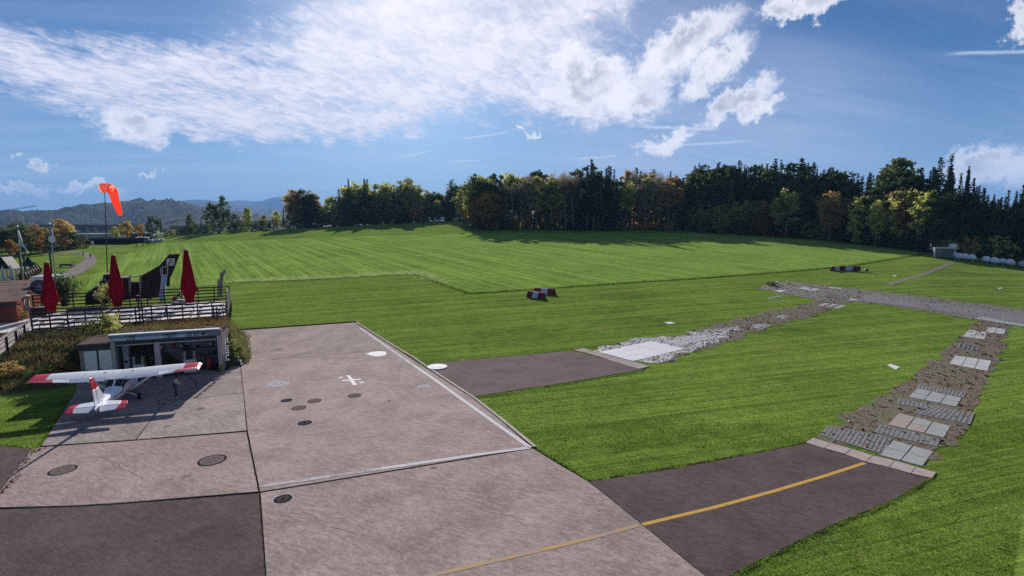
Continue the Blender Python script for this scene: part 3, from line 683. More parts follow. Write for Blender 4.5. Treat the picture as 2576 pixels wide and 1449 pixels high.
def plant_tree(kind, leaf, x, y, h, label, group, wide=1.0, name=None, z=None):
    global N_TREES; N_TREES += 1
    tm, cm = random.choice(PROTO[kind]); nm = name or {'spruce': 'spruce_tree', 'thin_spruce': 'spruce_tree', 'larch': 'larch_tree', 'bare': 'bare_tree', 'bush': 'bush'}.get(kind, 'broadleaf_tree')
    e = empty(nm, (x, y, (gz(x, y) if z is None else z) - 0.1), random.uniform(0, 6.28), label, 'bush' if kind == 'bush' else 'tree', group)
    s_ = h / 20.0; w = s_ * wide * random.uniform(0.9, 1.12); e.scale = (w, w * random.uniform(0.92, 1.08), s_)
    for n_, m_ in (('trunk', tm), ('crown', cm)):
        if m_ is None: continue
        o = bpy.data.objects.new(n_, m_); col.objects.link(o); o.parent = e
        if n_ == 'crown':
            o.material_slots[0].link = 'OBJECT'; o.material_slots[0].material = L_[leaf]
    return e
SKX = [(430, 575), (500, 560), (730, 472), (790, 480), (815, 520), (830, 500), (850, 482), (880, 450), (905, 465), (920, 450), (960, 455), (1000, 455), (1030, 445), (1060, 462), (1100, 470), (1120, 488), (1135, 450), (1160, 455), (1200, 436), (1230, 430), (1260, 440), (1320, 420),
       (1380, 427), (1450, 425), (1485, 400), (1530, 418), (1560, 424), (1620, 414), (1680, 428), (1715, 442), (1730, 418), (1750, 410), (1800, 412), (1850, 405), (1900, 412), (1940, 400), (2000, 398), (2060, 412), (2120, 432), (2200, 432), (2245, 400), (2300, 432), (2370, 392), (2410, 425), (2480, 470), (2520, 480), (2560, 457), (2700, 450), (2900, 440)]
FRX = [(730, 478), (790, 482), (815, 535), (900, 515), (1000, 510), (1100, 505), (1150, 500), (1185, 505), (1200, 482), (1240, 476), (1290, 442), (1400, 430), (1540, 432), (1600, 445), (1680, 445), (1720, 490), (1760, 520), (1850, 500), (1880, 505), (1950, 486), (2000, 476), (2100, 482), (2200, 474), (2300, 474), (2400, 470), (2450, 482), (2500, 502), (2576, 498), (2900, 490)]
BSX = [(430, 592), (520, 588), (730, 575), (1000, 562), (1165, 558), (1182, 577), (1190, 579), (1300, 580), (1450, 581), (1600, 581), (1740, 582), (1800, 586), (1900, 592), (2050, 602), (2200, 618), (2340, 637), (2450, 646), (2576, 658), (2900, 690)]
def itp(t, x): return float(np.interp(x, [p[0] for p in t], [p[1] for p in t]))
def wood_point(x, back):
    if x < 1172:
        Y = float(np.interp(x, [430, 730, 1000, 1172], [262, 285, 302, 318])) + back
        d = ray(x, 560); return d[0] / d[1] * Y, Y
    g0 = G(x, itp(BSX, x)); Y = g0.y + back; return g0.x / g0.y * Y, Y
def region(x):
    for lim, t in ((830, 'at the hill end of the left wood'), (1175, 'in the left wood beyond the crest'), (1290, 'at the left tip of the middle wood'), (1440, 'in the bare middle wood'), (1570, 'beside the tallest spruces of the middle wood'), (1720, 'at the right end of the middle wood'), (1930, 'around the notch between the woods'), (2200, 'in the right wood'), (2380, 'in the right wood above the red shrub'), (9999, 'in the dark wood above the white trailers')):
        if x < lim: return t
def plant_px(kind, leaf, x, ytop, back, word, row, wide=1.0, jitter=0.0):
    X, Y = wood_point(x, back); Y += random.uniform(-jitter, jitter)
    h = at_depth(x, ytop, Y).z - gz(X, Y)
    if h < 2: return
    rg = region(x)
    return plant_tree(kind, leaf, X, Y, h, '%s %s row %s' % (word, row, rg), '%s %s row %s' % (word, row, rg), wide)
WORD = {('spruce', 'spruce'): 'dark spruce', ('thin_spruce', 'spruce'): 'slim dark spruce', ('broad', 'green'): 'dark green tree', ('broad', 'olive'): 'olive green tree', ('broad', 'brown'): 'brown autumn tree', ('broad', 'orange'): 'orange autumn tree',
        ('bare', 'bare'): 'leafless slender tree', ('tall', 'brown'): 'thin brown tree', ('tall', 'olive'): 'thin olive tree', ('tall', 'green'): 'thin dark green tree', ('column', 'green'): 'narrow dark green tree', ('column', 'olive'): 'narrow olive tree', ('column', 'brown'): 'narrow brown tree', ('bush', 'bush'): 'low green bush', ('bush', 'olive'): 'low olive bush', ('bush', 'green'): 'low dark bush', ('bush', 'brown'): 'low brown bush'}
def pick(*opts): return random.choice(opts)
def word(k): return WORD.get(k, 'autumn tree') + ' in the'
# front row
x = 735.0
while x < 2760:
    yt = itp(FRX, x) + random.uniform(-6, 16)
    if x < 830: k = ('broad', 'green') if random.random() < .6 else ('broad', 'brown')
    elif x < 1172: k = pick(('broad', 'green'), ('broad', 'olive'), ('broad', 'brown'), ('column', 'green'))
    elif x < 1270: k = pick(('broad', 'brown'), ('broad', 'orange'), ('broad', 'brown'))
    elif x < 1450: k = pick(('bare', 'bare'), ('bare', 'bare'), ('tall', 'olive'), ('bare', 'bare'))
    elif x < 1560: k = pick(('spruce', 'spruce'), ('thin_spruce', 'spruce'), ('tall', 'green'))
    elif x < 1715: k = pick(('bare', 'bare'), ('tall', 'brown'), ('bare', 'bare'), ('tall', 'olive'))
    elif x < 1900: k = pick(('broad', 'olive'), ('column', 'olive'), ('broad', 'green'))
    elif x < 2350: k = pick(('broad', 'olive'), ('broad', 'brown'), ('column', 'brown'), ('broad', 'olive'), ('column', 'green'))
    else: k = pick(('broad', 'green'), ('column', 'green'), ('spruce', 'spruce'), ('broad', 'green'))
    plant_px(*k, x, yt, 3.0, word(k), 'front', 0.95 if k[0] in ('broad',) else 1.1, 2.5)
    x += random.uniform(13, 24) * (1.25 if x > 1900 else 1.0)
# second and third rows carry the skyline
for row, back, step in (('second', 11, 13), ('third', 20, 10.5)):
    x = 745.0 if row == 'second' else 840.0
    while x < 2760:
        yt = itp(SKX, x) + abs(random.gauss(0, 15)) + (10 if row == 'second' else -2)
        if x < 1172: k = pick(('broad', 'green'), ('spruce', 'spruce'), ('broad', 'olive'), ('column', 'green'))
        elif x < 1290: k = pick(('broad', 'green'), ('spruce', 'spruce'), ('broad', 'olive'), ('bare', 'bare'))
        elif x < 1440: k = pick(('bare', 'bare'), ('bare', 'bare'), ('tall', 'brown'), ('tall', 'green'))
        elif x < 1560: k = pick(('spruce', 'spruce'), ('thin_spruce', 'spruce'), ('tall', 'green'))
        elif x < 1715: k = pick(('bare', 'bare'), ('tall', 'brown'), ('bare', 'bare'), ('thin_spruce', 'spruce'))
        elif x < 2330: k = pick(('spruce', 'spruce'), ('spruce', 'spruce'), ('spruce', 'spruce'), ('broad', 'green'))
        else: k = pick(('spruce', 'spruce'), ('spruce', 'spruce'), ('thin_spruce', 'spruce'))
        plant_px(*k, x, yt, back, word(k), row, random.uniform(0.85, 1.25) if k[1] == 'spruce' else 1.0, 4.0)
        x += random.uniform(0.7, 1.3) * step * (1.3 if x > 1900 else 1.0)
# trees that stand out one by one
SOLO = [('spruce', 'spruce', 1485, 397, 6, 'tallest dark spruce rising above the middle wood', 1.0), ('spruce', 'spruce', 1528, 415, 5, 'second tall spruce beside the tallest one', 1.0), ('larch', 'yellow', 1835, 452, 7, 'yellow larch standing at the notch between the woods', 1.0),
        ('tall', 'green', 2245, 392, 16, 'tall flat topped pine above the right wood', 1.3), ('spruce', 'spruce', 2370, 384, 14, 'ragged tall spruce above the right wood', 0.9), ('spruce', 'spruce', 2415, 415, 18, 'pale ragged spruce right of the tallest ragged one', 0.8),
        ('broad', 'orange', 1225, 478, -2, 'orange brown tree at the left tip of the middle wood', 1.0), ('broad', 'red', 2262, 482, 8.5, 'small red orange crown showing at the top of the right wood', 0.34), ('broad', 'orange', 1920, 520, -3, 'orange tree in front of the right wood', 0.8), ('broad', 'yellow', 1945, 505, -1, 'yellow crown in front of the right wood', 0.6),
        ('bush', 'olive', 1815, 535, -4, 'rounded olive bush at the notch between the woods', 1.0), ('bush', 'bush', 1770, 545, -5, 'pale green bush at the field corner', 0.9), ('bush', 'green', 1860, 548, -4, 'dark bush below the yellow larch', 1.1), ('spruce', 'spruce', 1752, 408, 14, 'pointed spruce at the left end of the right wood', 0.8), ('spruce', 'spruce', 2560, 455, 12, 'dark spruce at the far right edge', 1.2),
        ('spruce', 'spruce', 880, 448, 4, 'pointed spruce first above the left wood', 1.1), ('spruce', 'spruce', 920, 449, 6, 'second pointed spruce above the left wood', 1.2), ('broad', 'olive', 1032, 443, 5, 'tall rounded crown rising from the left wood', 0.6), ('column', 'green', 1136, 449, 3, 'narrow tall tree at the right end of the left wood', 1.0), ('broad', 'green', 1200, 433, 6, 'tall dark crown behind the orange brown tree', 0.75), ('broad', 'green', 1245, 431, 8, 'second tall dark crown behind the orange brown tree', 0.7), ('spruce', 'spruce', 1800, 407, 16, 'spruce rising left of the larch skyline', 1.3), ('spruce', 'spruce', 1852, 402, 18, 'spruce rising above the yellow larch', 1.4), ('spruce', 'spruce', 1940, 397, 18, 'tallest spruce of the right wood skyline', 1.3), ('spruce', 'spruce', 2005, 396, 20, 'broad spruce right of the tallest skyline one', 1.5), ('thin_spruce', 'spruce', 2300, 420, 16, 'slim spruce between the flat topped pine and the ragged spruce', 1.3), ('thin_spruce', 'spruce', 2330, 418, 15, 'slim spruce left of the ragged tall spruce', 1.3), ('broad', 'olive', 1975, 470, -3, 'olive yellow tree in front of the right wood', .9), ('column', 'olive', 2150, 490, -3, 'faded olive narrow tree in front of the right wood', 1.2), ('broad', 'olive', 2200, 500, -3, 'olive green tree below the flat topped pine', .8),
        ('broad', 'brown', 2085, 478, -3, 'brown tree in front of the right wood', .9)]
for k, lf, x, yt, bk, lb, wd in SOLO:
    X, Y = wood_point(x, bk); h = at_depth(x, yt, Y).z - gz(X, Y)
    plant_tree(k, lf, X, Y, h, lb, None, wd)
# low growth along the wood's foot
x = 745.0
while x < 2700:
    yb = itp(BSX, x); k = pick(('bush', 'green'), ('bush', 'green'), ('bush', 'bush') if x < 1900 else ('bush', 'olive'), ('bush', 'brown'))
    plant_px(*k, x, yb - random.uniform(22, 48) * (1.25 if x > 1900 else 1), 1.0, word(k), 'low front', random.uniform(0.9, 1.25), 1.5)
    x += random.uniform(18, 30) * (3.0 if 1270 < x < 1700 else 1.0)
for back, lo, hi in ((10, 35, 70), (19, 50, 90), (28, 60, 110)):
    x = 1195.0
    while x < 1725:
        plant_px('bush', 'green' if random.random() < .7 else 'brown', x, itp(BSX, x) - random.uniform(lo, hi), back, 'dark shrub in the', 'understorey', 0.62, 2.0)
        x += random.uniform(20, 30)
# trees and hedge on the left beyond the field
LEFT = [('broad', 'green', 22, 640, 575, 1.1, 'dark green tree behind the restaurant tent'), ('broad', 'green', 62, 645, 558, 1.0, 'dark green tree behind the grey flag'), ('broad', 'orange', 95, 640, 562, 0.9, 'orange tree between the two flags'), ('column', 'brown', 160, 630, 548, 1.7, 'dense dark brown tree beside the blue flag'), ('broad', 'green', 128, 640, 590, .9, 'small dark tree below the blue flag'),
        ('broad', 'olive', 288, 604, 568, 1.1, 'olive tree right of the windsock mast'), ('broad', 'orange', 318, 602, 553, 1.0, 'orange tree behind the dark barn'), ('broad', 'orange', 350, 600, 561, .9, 'small orange tree in front of the hill'), ('broad', 'green', 382, 600, 540, .9, 'round green tree left of the white tower'), ('thin_spruce', 'spruce', 404, 600, 549, .9, 'small spruce below the white tower'),
        ('column', 'green', 478, 596, 533, 1.1, 'narrow dark tree beside the flat roofed house'), ('thin_spruce', 'spruce', 506, 594, 548, 1.0, 'small spruce left of the tall dark tree'), ('broad', 'green', 532, 590, 507, .85, 'wide dark tree below the tallest left tree'), ('broad', 'green', 563, 588, 488, .62, 'tallest dark tree left of the wood against the hills'), ('broad', 'green', 592, 586, 535, .9, 'small tree right of the tallest left tree'), ('broad', 'olive', 622, 584, 519, .8, 'round olive tree standing in the hedge'),
        ('broad', 'olive', 664, 582, 538, .9, 'low olive tree in the hedge before the wood'), ('broad', 'olive', 694, 580, 528, .9, 'olive tree at the end of the hedge before the wood'), ('thin_spruce', 'spruce', 714, 580, 519, .8, 'thin spruce against the far mountain'), ('broad', 'green', 755, 577, 471, .75, 'tall tree leading the left wood'), ('broad', 'brown', 788, 577, 476, .75, 'second tall brown tree of the left wood'),
        ('broad', 'green', -30, 650, 580, 1.1, 'dark tree at the far left edge'), ('broad', 'orange', 30, 652, 600, .9, 'low orange tree left of the grey flag'), ('broad', 'green', 5, 640, 568, 1.2, 'broad dark tree at the left edge behind the tents'), ('column', 'green', 42, 640, 556, 2.0, 'upright dark tree left of the grey flag'), ('broad', 'green', 78, 636, 566, 1.1, 'dark tree directly behind the grey flag cloth'), ('column', 'olive', 112, 636, 570, 1.8, 'olive tree right of the orange one'), ('column', 'green', 180, 628, 570, 1.6, 'dark tree between the brown tree and the barn')]
for k, lf, x, yb, yt, wd, lb in LEFT:
    if yb >= 625: p = G(x, yb); X, Y = p.x, p.y
    else: Y = float(np.interp(x, [200, 380, 520, 730, 1000], [262, 268, 275, 292, 306])); X = ray(x, 560)[0] / ray(x, 560)[1] * Y
    h = at_depth(x, yt, Y).z - gz(X, Y); plant_tree(k, lf, X, Y, h, lb, None, wd)
x = 360.0
while x < 745:
    Y = float(np.interp(x, [200, 380, 520, 730], [252, 262, 270, 288])); X = ray(x, 560)[0] / ray(x, 560)[1] * Y
    h = at_depth(x, float(np.interp(x, [360, 430, 520, 600, 730], [592, 574, 563, 556, 548])) + random.uniform(-5, 5), Y).z - gz(X, Y)
    plant_tree('bush', pick('green', 'green', 'olive'), X, Y, max(h, 2.5), 'dark bush in the hedge along the far edge of the meadow', 'hedge bushes along the far meadow', 1.15)
    x += random.uniform(14, 22)
x = 0.0
while x < 195:
    p = G(x, 632 - x * 0.03)
    plant_tree('bush', pick('green', 'green', 'brown'), p.x, p.y + 3, random.uniform(3.5, 6.5), 'dark bush at the foot of the trees behind the flags', 'bushes behind the flags', 1.3)
    x += random.uniform(12, 20)
# ------------------------------------------------------------------ left side: embankment, fuel station, terrace
def z1(x, y): return (x * 0.35885 * 0.67083, (880 + y * 0.35885) * 0.67083)
def z4(x, y): return (x * 0.37267 * 0.67083, (640 + y * 0.37267) * 0.67083)
def z6(x, y): return ((300 + x * 0.24845) * 0.67083, (900 + y * 0.24845) * 0.67083)
def z7(x, y): return ((280 + x * 0.24845) * 0.67083, (1200 + y * 0.24845) * 0.67083)
def vplane(O, yaw, depth=0.0):
    """picture position -> (along, up) on the upright plane through O, turned by yaw, moved depth behind"""
    n = (-math.sin(yaw), math.cos(yaw)); u = (math.cos(yaw), math.sin(yaw)); k = O[0] * n[0] + O[1] * n[1] + depth
    def f(px, py):
        d = ray(px, py); t = k / (d[0] * n[0] + d[1] * n[1])
        return ((d[0] * t - O[0]) * u[0] + (d[1] * t - O[1]) * u[1], CAM_H + d[2] * t - O[2])
    return f
DECK_Z = 2.6
Q = G(571, 797, DECK_Z); DYAW = math.radians(27)
DU = Vector((math.cos(DYAW), math.sin(DYAW), 0)); DV = Vector((-math.sin(DYAW), math.cos(DYAW), 0))
def deck_uv(P): d = Vector((P[0], P[1], 0)) - Vector((Q.x, Q.y, 0)); return d.dot(DU), d.dot(DV)
HO = G(560, 937); HYAW = math.radians(20); HP = vplane(HO, HYAW)
def hp(x, y): return HP(*z7(x, y))
HL = hp(75, 410)[0]                         # left end of the fuel station
# embankment height field in the terrace frame
def sstep(a, b, t): t = np.clip((t - a) / (b - a), 0, 1); return t * t * (3 - 2 * t)
def bank_z(u, v):
    top = 2.35
    left = top * sstep(-17.0, -3.0, v)
    behind = np.maximum(top, 3.1 - 0.06 * (v + 12))
    hz = np.where(v > -12.3, behind, -0.4)
    inside = (u > -11.5) & (u < 0.35)
    z = np.where(inside, hz, np.where(u <= -11.5, left, behind * (1 - sstep(0.2, 2.6, u)) * sstep(-15.5, -12.0, v)))
    z = np.where((u > 0.0), z * (1 - sstep(-3, 0.5, v)) + 0 * z, z)
    z = z * (1 - sstep(14, 30, v))
    return z
uu = np.concatenate([np.arange(-60, -12, 0.8), np.arange(-12, 3.2, 0.3)]); vv = np.concatenate([np.arange(-17.4, 2, 0.4), np.arange(2, 31, 1.2)])
UU, VV = np.meshgrid(uu, vv, indexing='ij'); BX = Q.x + UU * DU.x + VV * DV.x; BY = Q.y + UU * DU.y + VV * DV.y
BZ = bank_z(UU, VV); tz = terr(BX, BY); BZ = np.where(BZ > 0.05, tz * 0.0 + np.maximum(BZ, tz + 0.02), tz - 0.15)
BZ = np.where(BZ > tz, BZ + np.random.default_rng(3).normal(0, 0.035, BZ.shape), BZ)
n_, k_ = UU.shape; ii = np.arange(n_ - 1)[:, None]; jj = np.arange(k_ - 1)[None, :]
BF = np.stack([ii * k_ + jj, (ii + 1) * k_ + jj, (ii + 1) * k_ + jj + 1, ii * k_ + jj + 1], -1).reshape(-1, 4)
BANKM = grass_material('bank_weeds', (0.07, 0.075, 0.028), (0.18, 0.155, 0.07), (0.20, 0.15, 0.08), bump=0.12, patch=0.15)
o = link_mesh('embankment', np_mesh('embankment', np.stack([BX, BY, BZ], -1).reshape(-1, 3), BF, [BANKM], smooth=True), None); tag(o, 'weedy earth embankment between the fuel station and the terrace', 'embankment', kind='structure')
def bank_at(u, v):
    p = Q + DU * u + DV * v; return Vector((p.x, p.y, max(float(bank_z(np.array(u), np.array(v))), gz(p.x, p.y))))
# weeds: blades standing on the bank
def blades(name, base, h, w, m_, seed, lean=0.35):
    r = np.random.default_rng(seed); base = np.asarray(base, float); n = len(base)
    a = r.uniform(0, 6.283, n); hh = h * r.uniform(0.4, 1.25, n); ww = w * r.uniform(0.6, 1.4, n)
    s_ = np.stack([np.cos(a), np.sin(a), np.zeros(n)], -1) * ww[:, None] * 0.5
    tip = base + np.stack([r.normal(0, lean, n) * hh, r.normal(0, lean, n) * hh, hh], -1)
    V = np.stack([base - s_, base + s_, tip], 1).reshape(-1, 3)
    return link_mesh(name, np_mesh(name, V, np.arange(3 * n).reshape(-1, 3), [m_]), None)
def weeds(name, n, urange, vrange, h, m_, label, seed, cond=None):
    r = np.random.default_rng(seed); u = r.uniform(*urange, n); v = r.uniform(*vrange, n)
    c = np.sin(u * 1.7 + np.sin(v * 2.1) * 1.5) + np.sin(v * 2.3 + u) + r.normal(0, 0.7, n); k = c > -0.4; u, v = u[k], v[k]
    z = bank_z(u, v); X = Q.x + u * DU.x + v * DV.x; Y = Q.y + u * DU.y + v * DV.y; k = z > 0.1; 
    if cond is not None: k &= cond(u, v)
    P = np.stack([X, Y, np.maximum(z, terr(X, Y)) - 0.03], -1)[k]
    o = blades(name, P, h, 0.10, m_, seed); tag(o, label, 'weeds', kind='stuff'); return o
W1 = leaf_material('dry_weed', (0.12, 0.09, 0.045), (0.27, 0.20, 0.095), 0.35, 2.0); W2 = leaf_material('green_weed', (0.07, 0.085, 0.028), (0.20, 0.20, 0.065), 0.35, 2.0); W3 = leaf_material('rusty_weed', (0.10, 0.045, 0.025), (0.20, 0.10, 0.045), 0.35, 2.0)
weeds('dry_weeds', 16000, (-34, 0.2), (-17, -0.4), 0.55, W1, 'dry straw coloured weeds covering the embankment', 11)
weeds('green_weeds', 15000, (-34, 2.4), (-17, -0.4), 0.55, W2, 'green weeds growing among the dry stalks of the embankment', 12)
weeds('rusty_weeds', 5000, (-9, 0.2), (-10, -0.6), 0.5, W3, 'rust coloured weeds along the foot of the terrace fence', 13)
for (x, y, h, wd, lf, lb) in [(250, 843, 2.3, 1.25, 'green', 'large dark green bush behind the fuel station roof'), (170, 935, 1.6, 1.5, 'brown', 'brown green bush left of the pale doors'), (195, 915, 1.5, 1.0, 'green', 'dark bush touching the left end of the fuel station'), (282, 838, 2.2, .8, 'olive', 'pale leaved bush right of the large dark bush'), (52, 810, 2.0, 0.9, 'brown', 'leafy bush in front of the red hut'),
                              (575, 905, 1.1, .9, 'bush', 'green bush at the right side of the fuel station'), (568, 870, 1.2, .8, 'bush', 'dark leafy bush beside the fascia end'), (583, 880, 1.2, 1.0, 'olive', 'low green shrub between the fuel station and the apron'), (590, 905, .9, 1.2, 'bush', 'low shrub beside the black cart'), (20, 945, 1.3, 2.0, 'brown', 'brown shrub at the left picture edge'), (110, 950, 1.2, 2.0, 'green', 'low dark shrub along the lawn')]:
    # walk down the ray until it meets the bank
    d = ray(x, y); t = 20.0
    while t < 90:
        p = Vector((d[0] * t, d[1] * t, CAM_H + d[2] * t)); u, v = deck_uv(p); zb = float(bank_z(np.array(u), np.array(v)))
        if p.z < max(zb, gz(p.x, p.y)): break
        t += 0.1
    plant_tree('bush', lf, p.x, p.y, h, lb, None, wd, z=p.z)

# ---- fuel station
FASC = mat('fascia_blue', (0.13, 0.19, 0.27), 0.45, 0.12, 1.0); FASCL = mat('fascia_panel', (0.42, 0.48, 0.55), 0.45, 0.10, 1.0); FLASH = mat('white_flashing', (0.78, 0.78, 0.80), 0.35, 0.08, 1.0)
DKGREY = mat('dark_grey_metal', (0.055, 0.055, 0.062), 0.55, 0.2, 3.0); LTGREY = mat('light_grey_metal', (0.42, 0.42, 0.45), 0.45, 0.15, 3.0, metal=0.2); CWALL = mat('render_grey', (0.24, 0.21, 0.20), 0.85, 0.25, 2.0, 0.01)
DOORM = mat('pale_green_grey_door', (0.66, 0.69, 0.64), 0.55, 0.08, 1.5); BLOCK = bpy.data.materials.new('block_masonry'); BLOCK.use_nodes = True
T = NT(BLOCK.node_tree); br = T.new('ShaderNodeTexBrick'); co = T.new('ShaderNodeTexCoord').outputs['Object']
T.l.new(T.mapping(co, rot=(math.pi / 2, 0, 0)), br.inputs[0]); br.inputs['Color1'].default_value = (0.36, 0.34, 0.34, 1); br.inputs['Color2'].default_value = (0.26, 0.245, 0.25, 1); br.inputs['Mortar'].default_value = (0.04, 0.04, 0.042, 1)
br.inputs['Scale'].default_value = 1.0; br.inputs['Brick Width'].default_value = 0.5; br.inputs['Row Height'].default_value = 0.25; br.inputs['Mortar Size'].default_value = 0.014
T.l.new(br.outputs[0], T.n['Principled BSDF'].inputs['Base Color']); T.n['Principled BSDF'].inputs['Roughness'].default_value = 0.9
FLATROOF = mat('brown_felt_roof', (0.13, 0.105, 0.09), 0.9, 0.25, 2.0)
st = empty('fuel_station', HO, HYAW, 'long low aircraft fuel station with blue lettered fascia and open bays', 'fuel station')
s0, zt = hp(520, 255); s1, zt2 = hp(2170, 115); ztop = (zt + zt2) / 2; zf0 = (hp(520, 345)[1] + hp(2165, 215)[1]) / 2
zr = (hp(585, 400)[1] + hp(2150, 292)[1]) / 2; D_ = 3.6; zu = hp(60, 372)[1]; sL = hp(78, 420)[0]
MB().box(s0, 0.15, zf0 - 0.05, s1 + 0.1, D_, ztop - 0.06).build('roof', FLATROOF, st)
fa = MB().box(s0, -0.12, zf0, s1, 0.15, ztop).build('fascia', FASC, st, bevel=0.015)
zm = zf0 + (ztop - zf0) * 0.52
for a, b in ((s0 + 0.02, s0 + (s1 - s0) * 0.43), (s0 + (s1 - s0) * 0.435, s1 - 0.7)): MB().box(a, -0.145, zf0 + 0.06, b, -0.121, zm).build('fascia_panel', FASCL, fa)
MB().box(s0 - 0.03, -0.2, ztop, s1 + 0.05, 0.3, ztop + 0.07).build('flashing', FLASH, fa)
MB().box(s1 + 0.002, -0.15, zf0 + 0.1, s1 + 0.22, 0.4, ztop - 0.05).build('end_cap', CWALL, fa)
INK = mat('dark_lettering', (0.045, 0.05, 0.06), 0.6, 0.1, 2.0)
def text_mesh(name, txt, size, m_, parent, loc, rot, stretch=1.0, depth=0.004):
    cu = bpy.data.curves.new(name, 'FONT'); cu.body = txt; cu.size = size; cu.extrude = depth; cu.align_x = 'CENTER'; cu.align_y = 'CENTER'; cu.resolution_u = 3; cu.offset = size * 0.018
    tmp = bpy.data.objects.new('tmp', cu); col.objects.link(tmp); dg = bpy.context.evaluated_depsgraph_get()
    me = bpy.data.meshes.new_from_object(tmp.evaluated_get(dg)); me.name = name; me.materials.clear(); bpy.data.objects.remove(tmp); bpy.data.curves.remove(cu)
    o = link_mesh(name, me, m_, parent); o.location = loc; o.rotation_euler = rot; o.scale = (stretch, 1, 1); return o
zl = (zf0 + zm) / 2 + 0.04
for tx, xa, xb in (('LSZK', 790, 925), ('1758 FT', 1345, 1545), ('120 355 MHZ', 1680, 2045)):
    a = hp(xa, 300 - (xa - 790) * 0.085)[0]; b = hp(xb, 300 - (xb - 790) * 0.085)[0]
    t_ = text_mesh('lettering', tx, 0.50, INK, fa, ((a + b) / 2, -0.152, zl + 0.05), (math.pi / 2, 0, 0)); t_.scale = ((b - a) / max(t_.dimensions.x, 0.1), 1, 1)
# left unit with two doors
MB().box(sL - 0.25, 0.02, zu - 0.12, s0 - 0.01, D_, zu).build('low_roof', FLATROOF, st)
MB().box(sL - 0.1, 0.0, zu - 0.55, s0 - 0.01, 0.12, zu - 0.125).build('header', DKGREY, st)
MB().box(sL - 0.1, 0.05, -0.1, sL + 0.25, D_, zu - 0.125).build('side_wall', CWALL, st)
MB().box(sL + 0.26, 0.12, 0.0, s0 - 0.02, 0.2, zu - 0.56).build('door_recess', DKGREY, st)
for xa, xb in ((128, 315), (348, 540)):
    a = hp(xa, 430)[0]; b = hp(xb, 420)[0]; dr = MB().box(a, 0.04, 0.05, b, 0.11, zu - 0.62).build('door', DOORM, st, bevel=0.01)
    MB().box(a + 0.12, -0.02, 1.0, a + 0.17, 0.038, 1.2).build('handle', DKGREY, dr)
MB().box(sL, D_ - 0.2, -0.1, s1 + 0.1, D_, zf0).build('back_wall', BLOCK, st)
MB().box(sL, 0.0, 0.0, s1 + 0.1, D_ - 0.2, 0.05).build('floor', mat('dark_concrete_floor', (0.10, 0.095, 0.095), 0.8, 0.25, 2.0), st)
MB().box(s0 + 0.16, 0.3, 0.05, s0 + 0.26, D_ - 0.21, zf0 - 0.06).build('dividing_wall', BLOCK, st)
POSTM = mat('grey_wood_post', (0.44, 0.39, 0.38), 0.8, 0.2, 2.0, streak=(1, 1, 0.2))
xa = hp(540, 380)[0]; MB().box(xa, -0.06, 0.0, xa + 0.30, 0.14, zf0 - 0.01).build('post', mat('pale_post', (0.40, 0.39, 0.36), 0.7, 0.1, 2.0), st, bevel=0.01)
xm0, xm1 = hp(1200, 400)[0], hp(1285, 400)[0]; MB().box(xm0, -0.08, 0.0, xm1, 0.16, zr + 0.12).build('post', POSTM, st, bevel=0.01)
xr0, xr1 = hp(2148, 260)[0], hp(2200, 260)[0]; rp = MB().box(xr0, -0.08, 0.0, xr1, 0.3, zf0 - 0.02).build('post', POSTM, st, bevel=0.01)
HAZY = mat('hazard_yellow', (0.40, 0.30, 0.08), 0.7, 0.2, 3.0); HAZB = mat('hazard_black', (0.03, 0.03, 0.03), 0.7, 0.2, 3.0)
MB().box(xr0 - 0.012, -0.095, 0.0, xr1 + 0.012, 0.312, 0.75).build('hazard_sleeve', HAZY, rp)
for k in range(3): MB().prism([(xr0 - 0.013, -0.1, 0.05 + k * 0.24), (xr1 + 0.013, -0.1, 0.22 + k * 0.24), (xr1 + 0.013, -0.1, 0.32 + k * 0.24), (xr0 - 0.013, -0.1, 0.15 + k * 0.24)], (0, 0.004, 0)).build('hazard_stripe', HAZB, rp)
MB().box(xr0 - 0.0, 0.32, 0.0, xr1 + 0.05, D_, zf0 - 0.06).build('side_wall', CWALL, st)
for a, b in ((xa + 0.32, xm0 - 0.01), (xm1 + 0.01, xr0 - 0.01)):
    MB().box(a, -0.05, zr + 0.06, b, 0.35, zf0 - 0.01).build('shutter_box', DKGREY, st, bevel=0.02)
    MB().box(a, -0.10, zr + 0.01, b, -0.02, zr + 0.10).build('shutter_rail', LTGREY, st, bevel=0.01)
    for zz in (1.05, 1.75): MB().box(a + 1.6, D_ - 0.5, zz, b - 0.1, D_ - 0.201, zz + 0.05).build('shelf', mat('shelf_board', (0.20, 0.19, 0.19), 0.7, 0.2, 3.0), st)
rW = np.random.default_rng(17); nW = 1800; sx_ = rW.uniform(s0 + .1, s1 - .05, nW); sy_ = .35 + (D_ - .35) * rW.uniform(0, 1, nW) ** .8; cW = np.sin(sx_ * 2.2) + np.sin(sy_ * 3 + sx_) + rW.normal(0, .9, nW); kW = cW > -.6
for part_, mW, hW, lW in ((0, W1, .32, 'dry weeds growing on the flat roof of the fuel station'), (1, W2, .28, 'green weeds growing on the flat roof of the fuel station'), (2, W3, .36, 'rusty weeds growing on the flat roof of the fuel station')):
    q_ = kW & (np.arange(nW) % 3 == part_) & ((sx_ > s0 + (s1 - s0) * .45) if part_ == 2 else True)
    PW_ = np.stack([HO.x + sx_ * math.cos(HYAW) - sy_ * math.sin(HYAW), HO.y + sx_ * math.sin(HYAW) + sy_ * math.cos(HYAW), np.full(nW, HO.z + ztop - .08)], -1)[q_]
    o = blades('roof_weeds', PW_, hW, .09, mW, 61 + part_); tag(o, lW, 'weeds', kind='stuff')
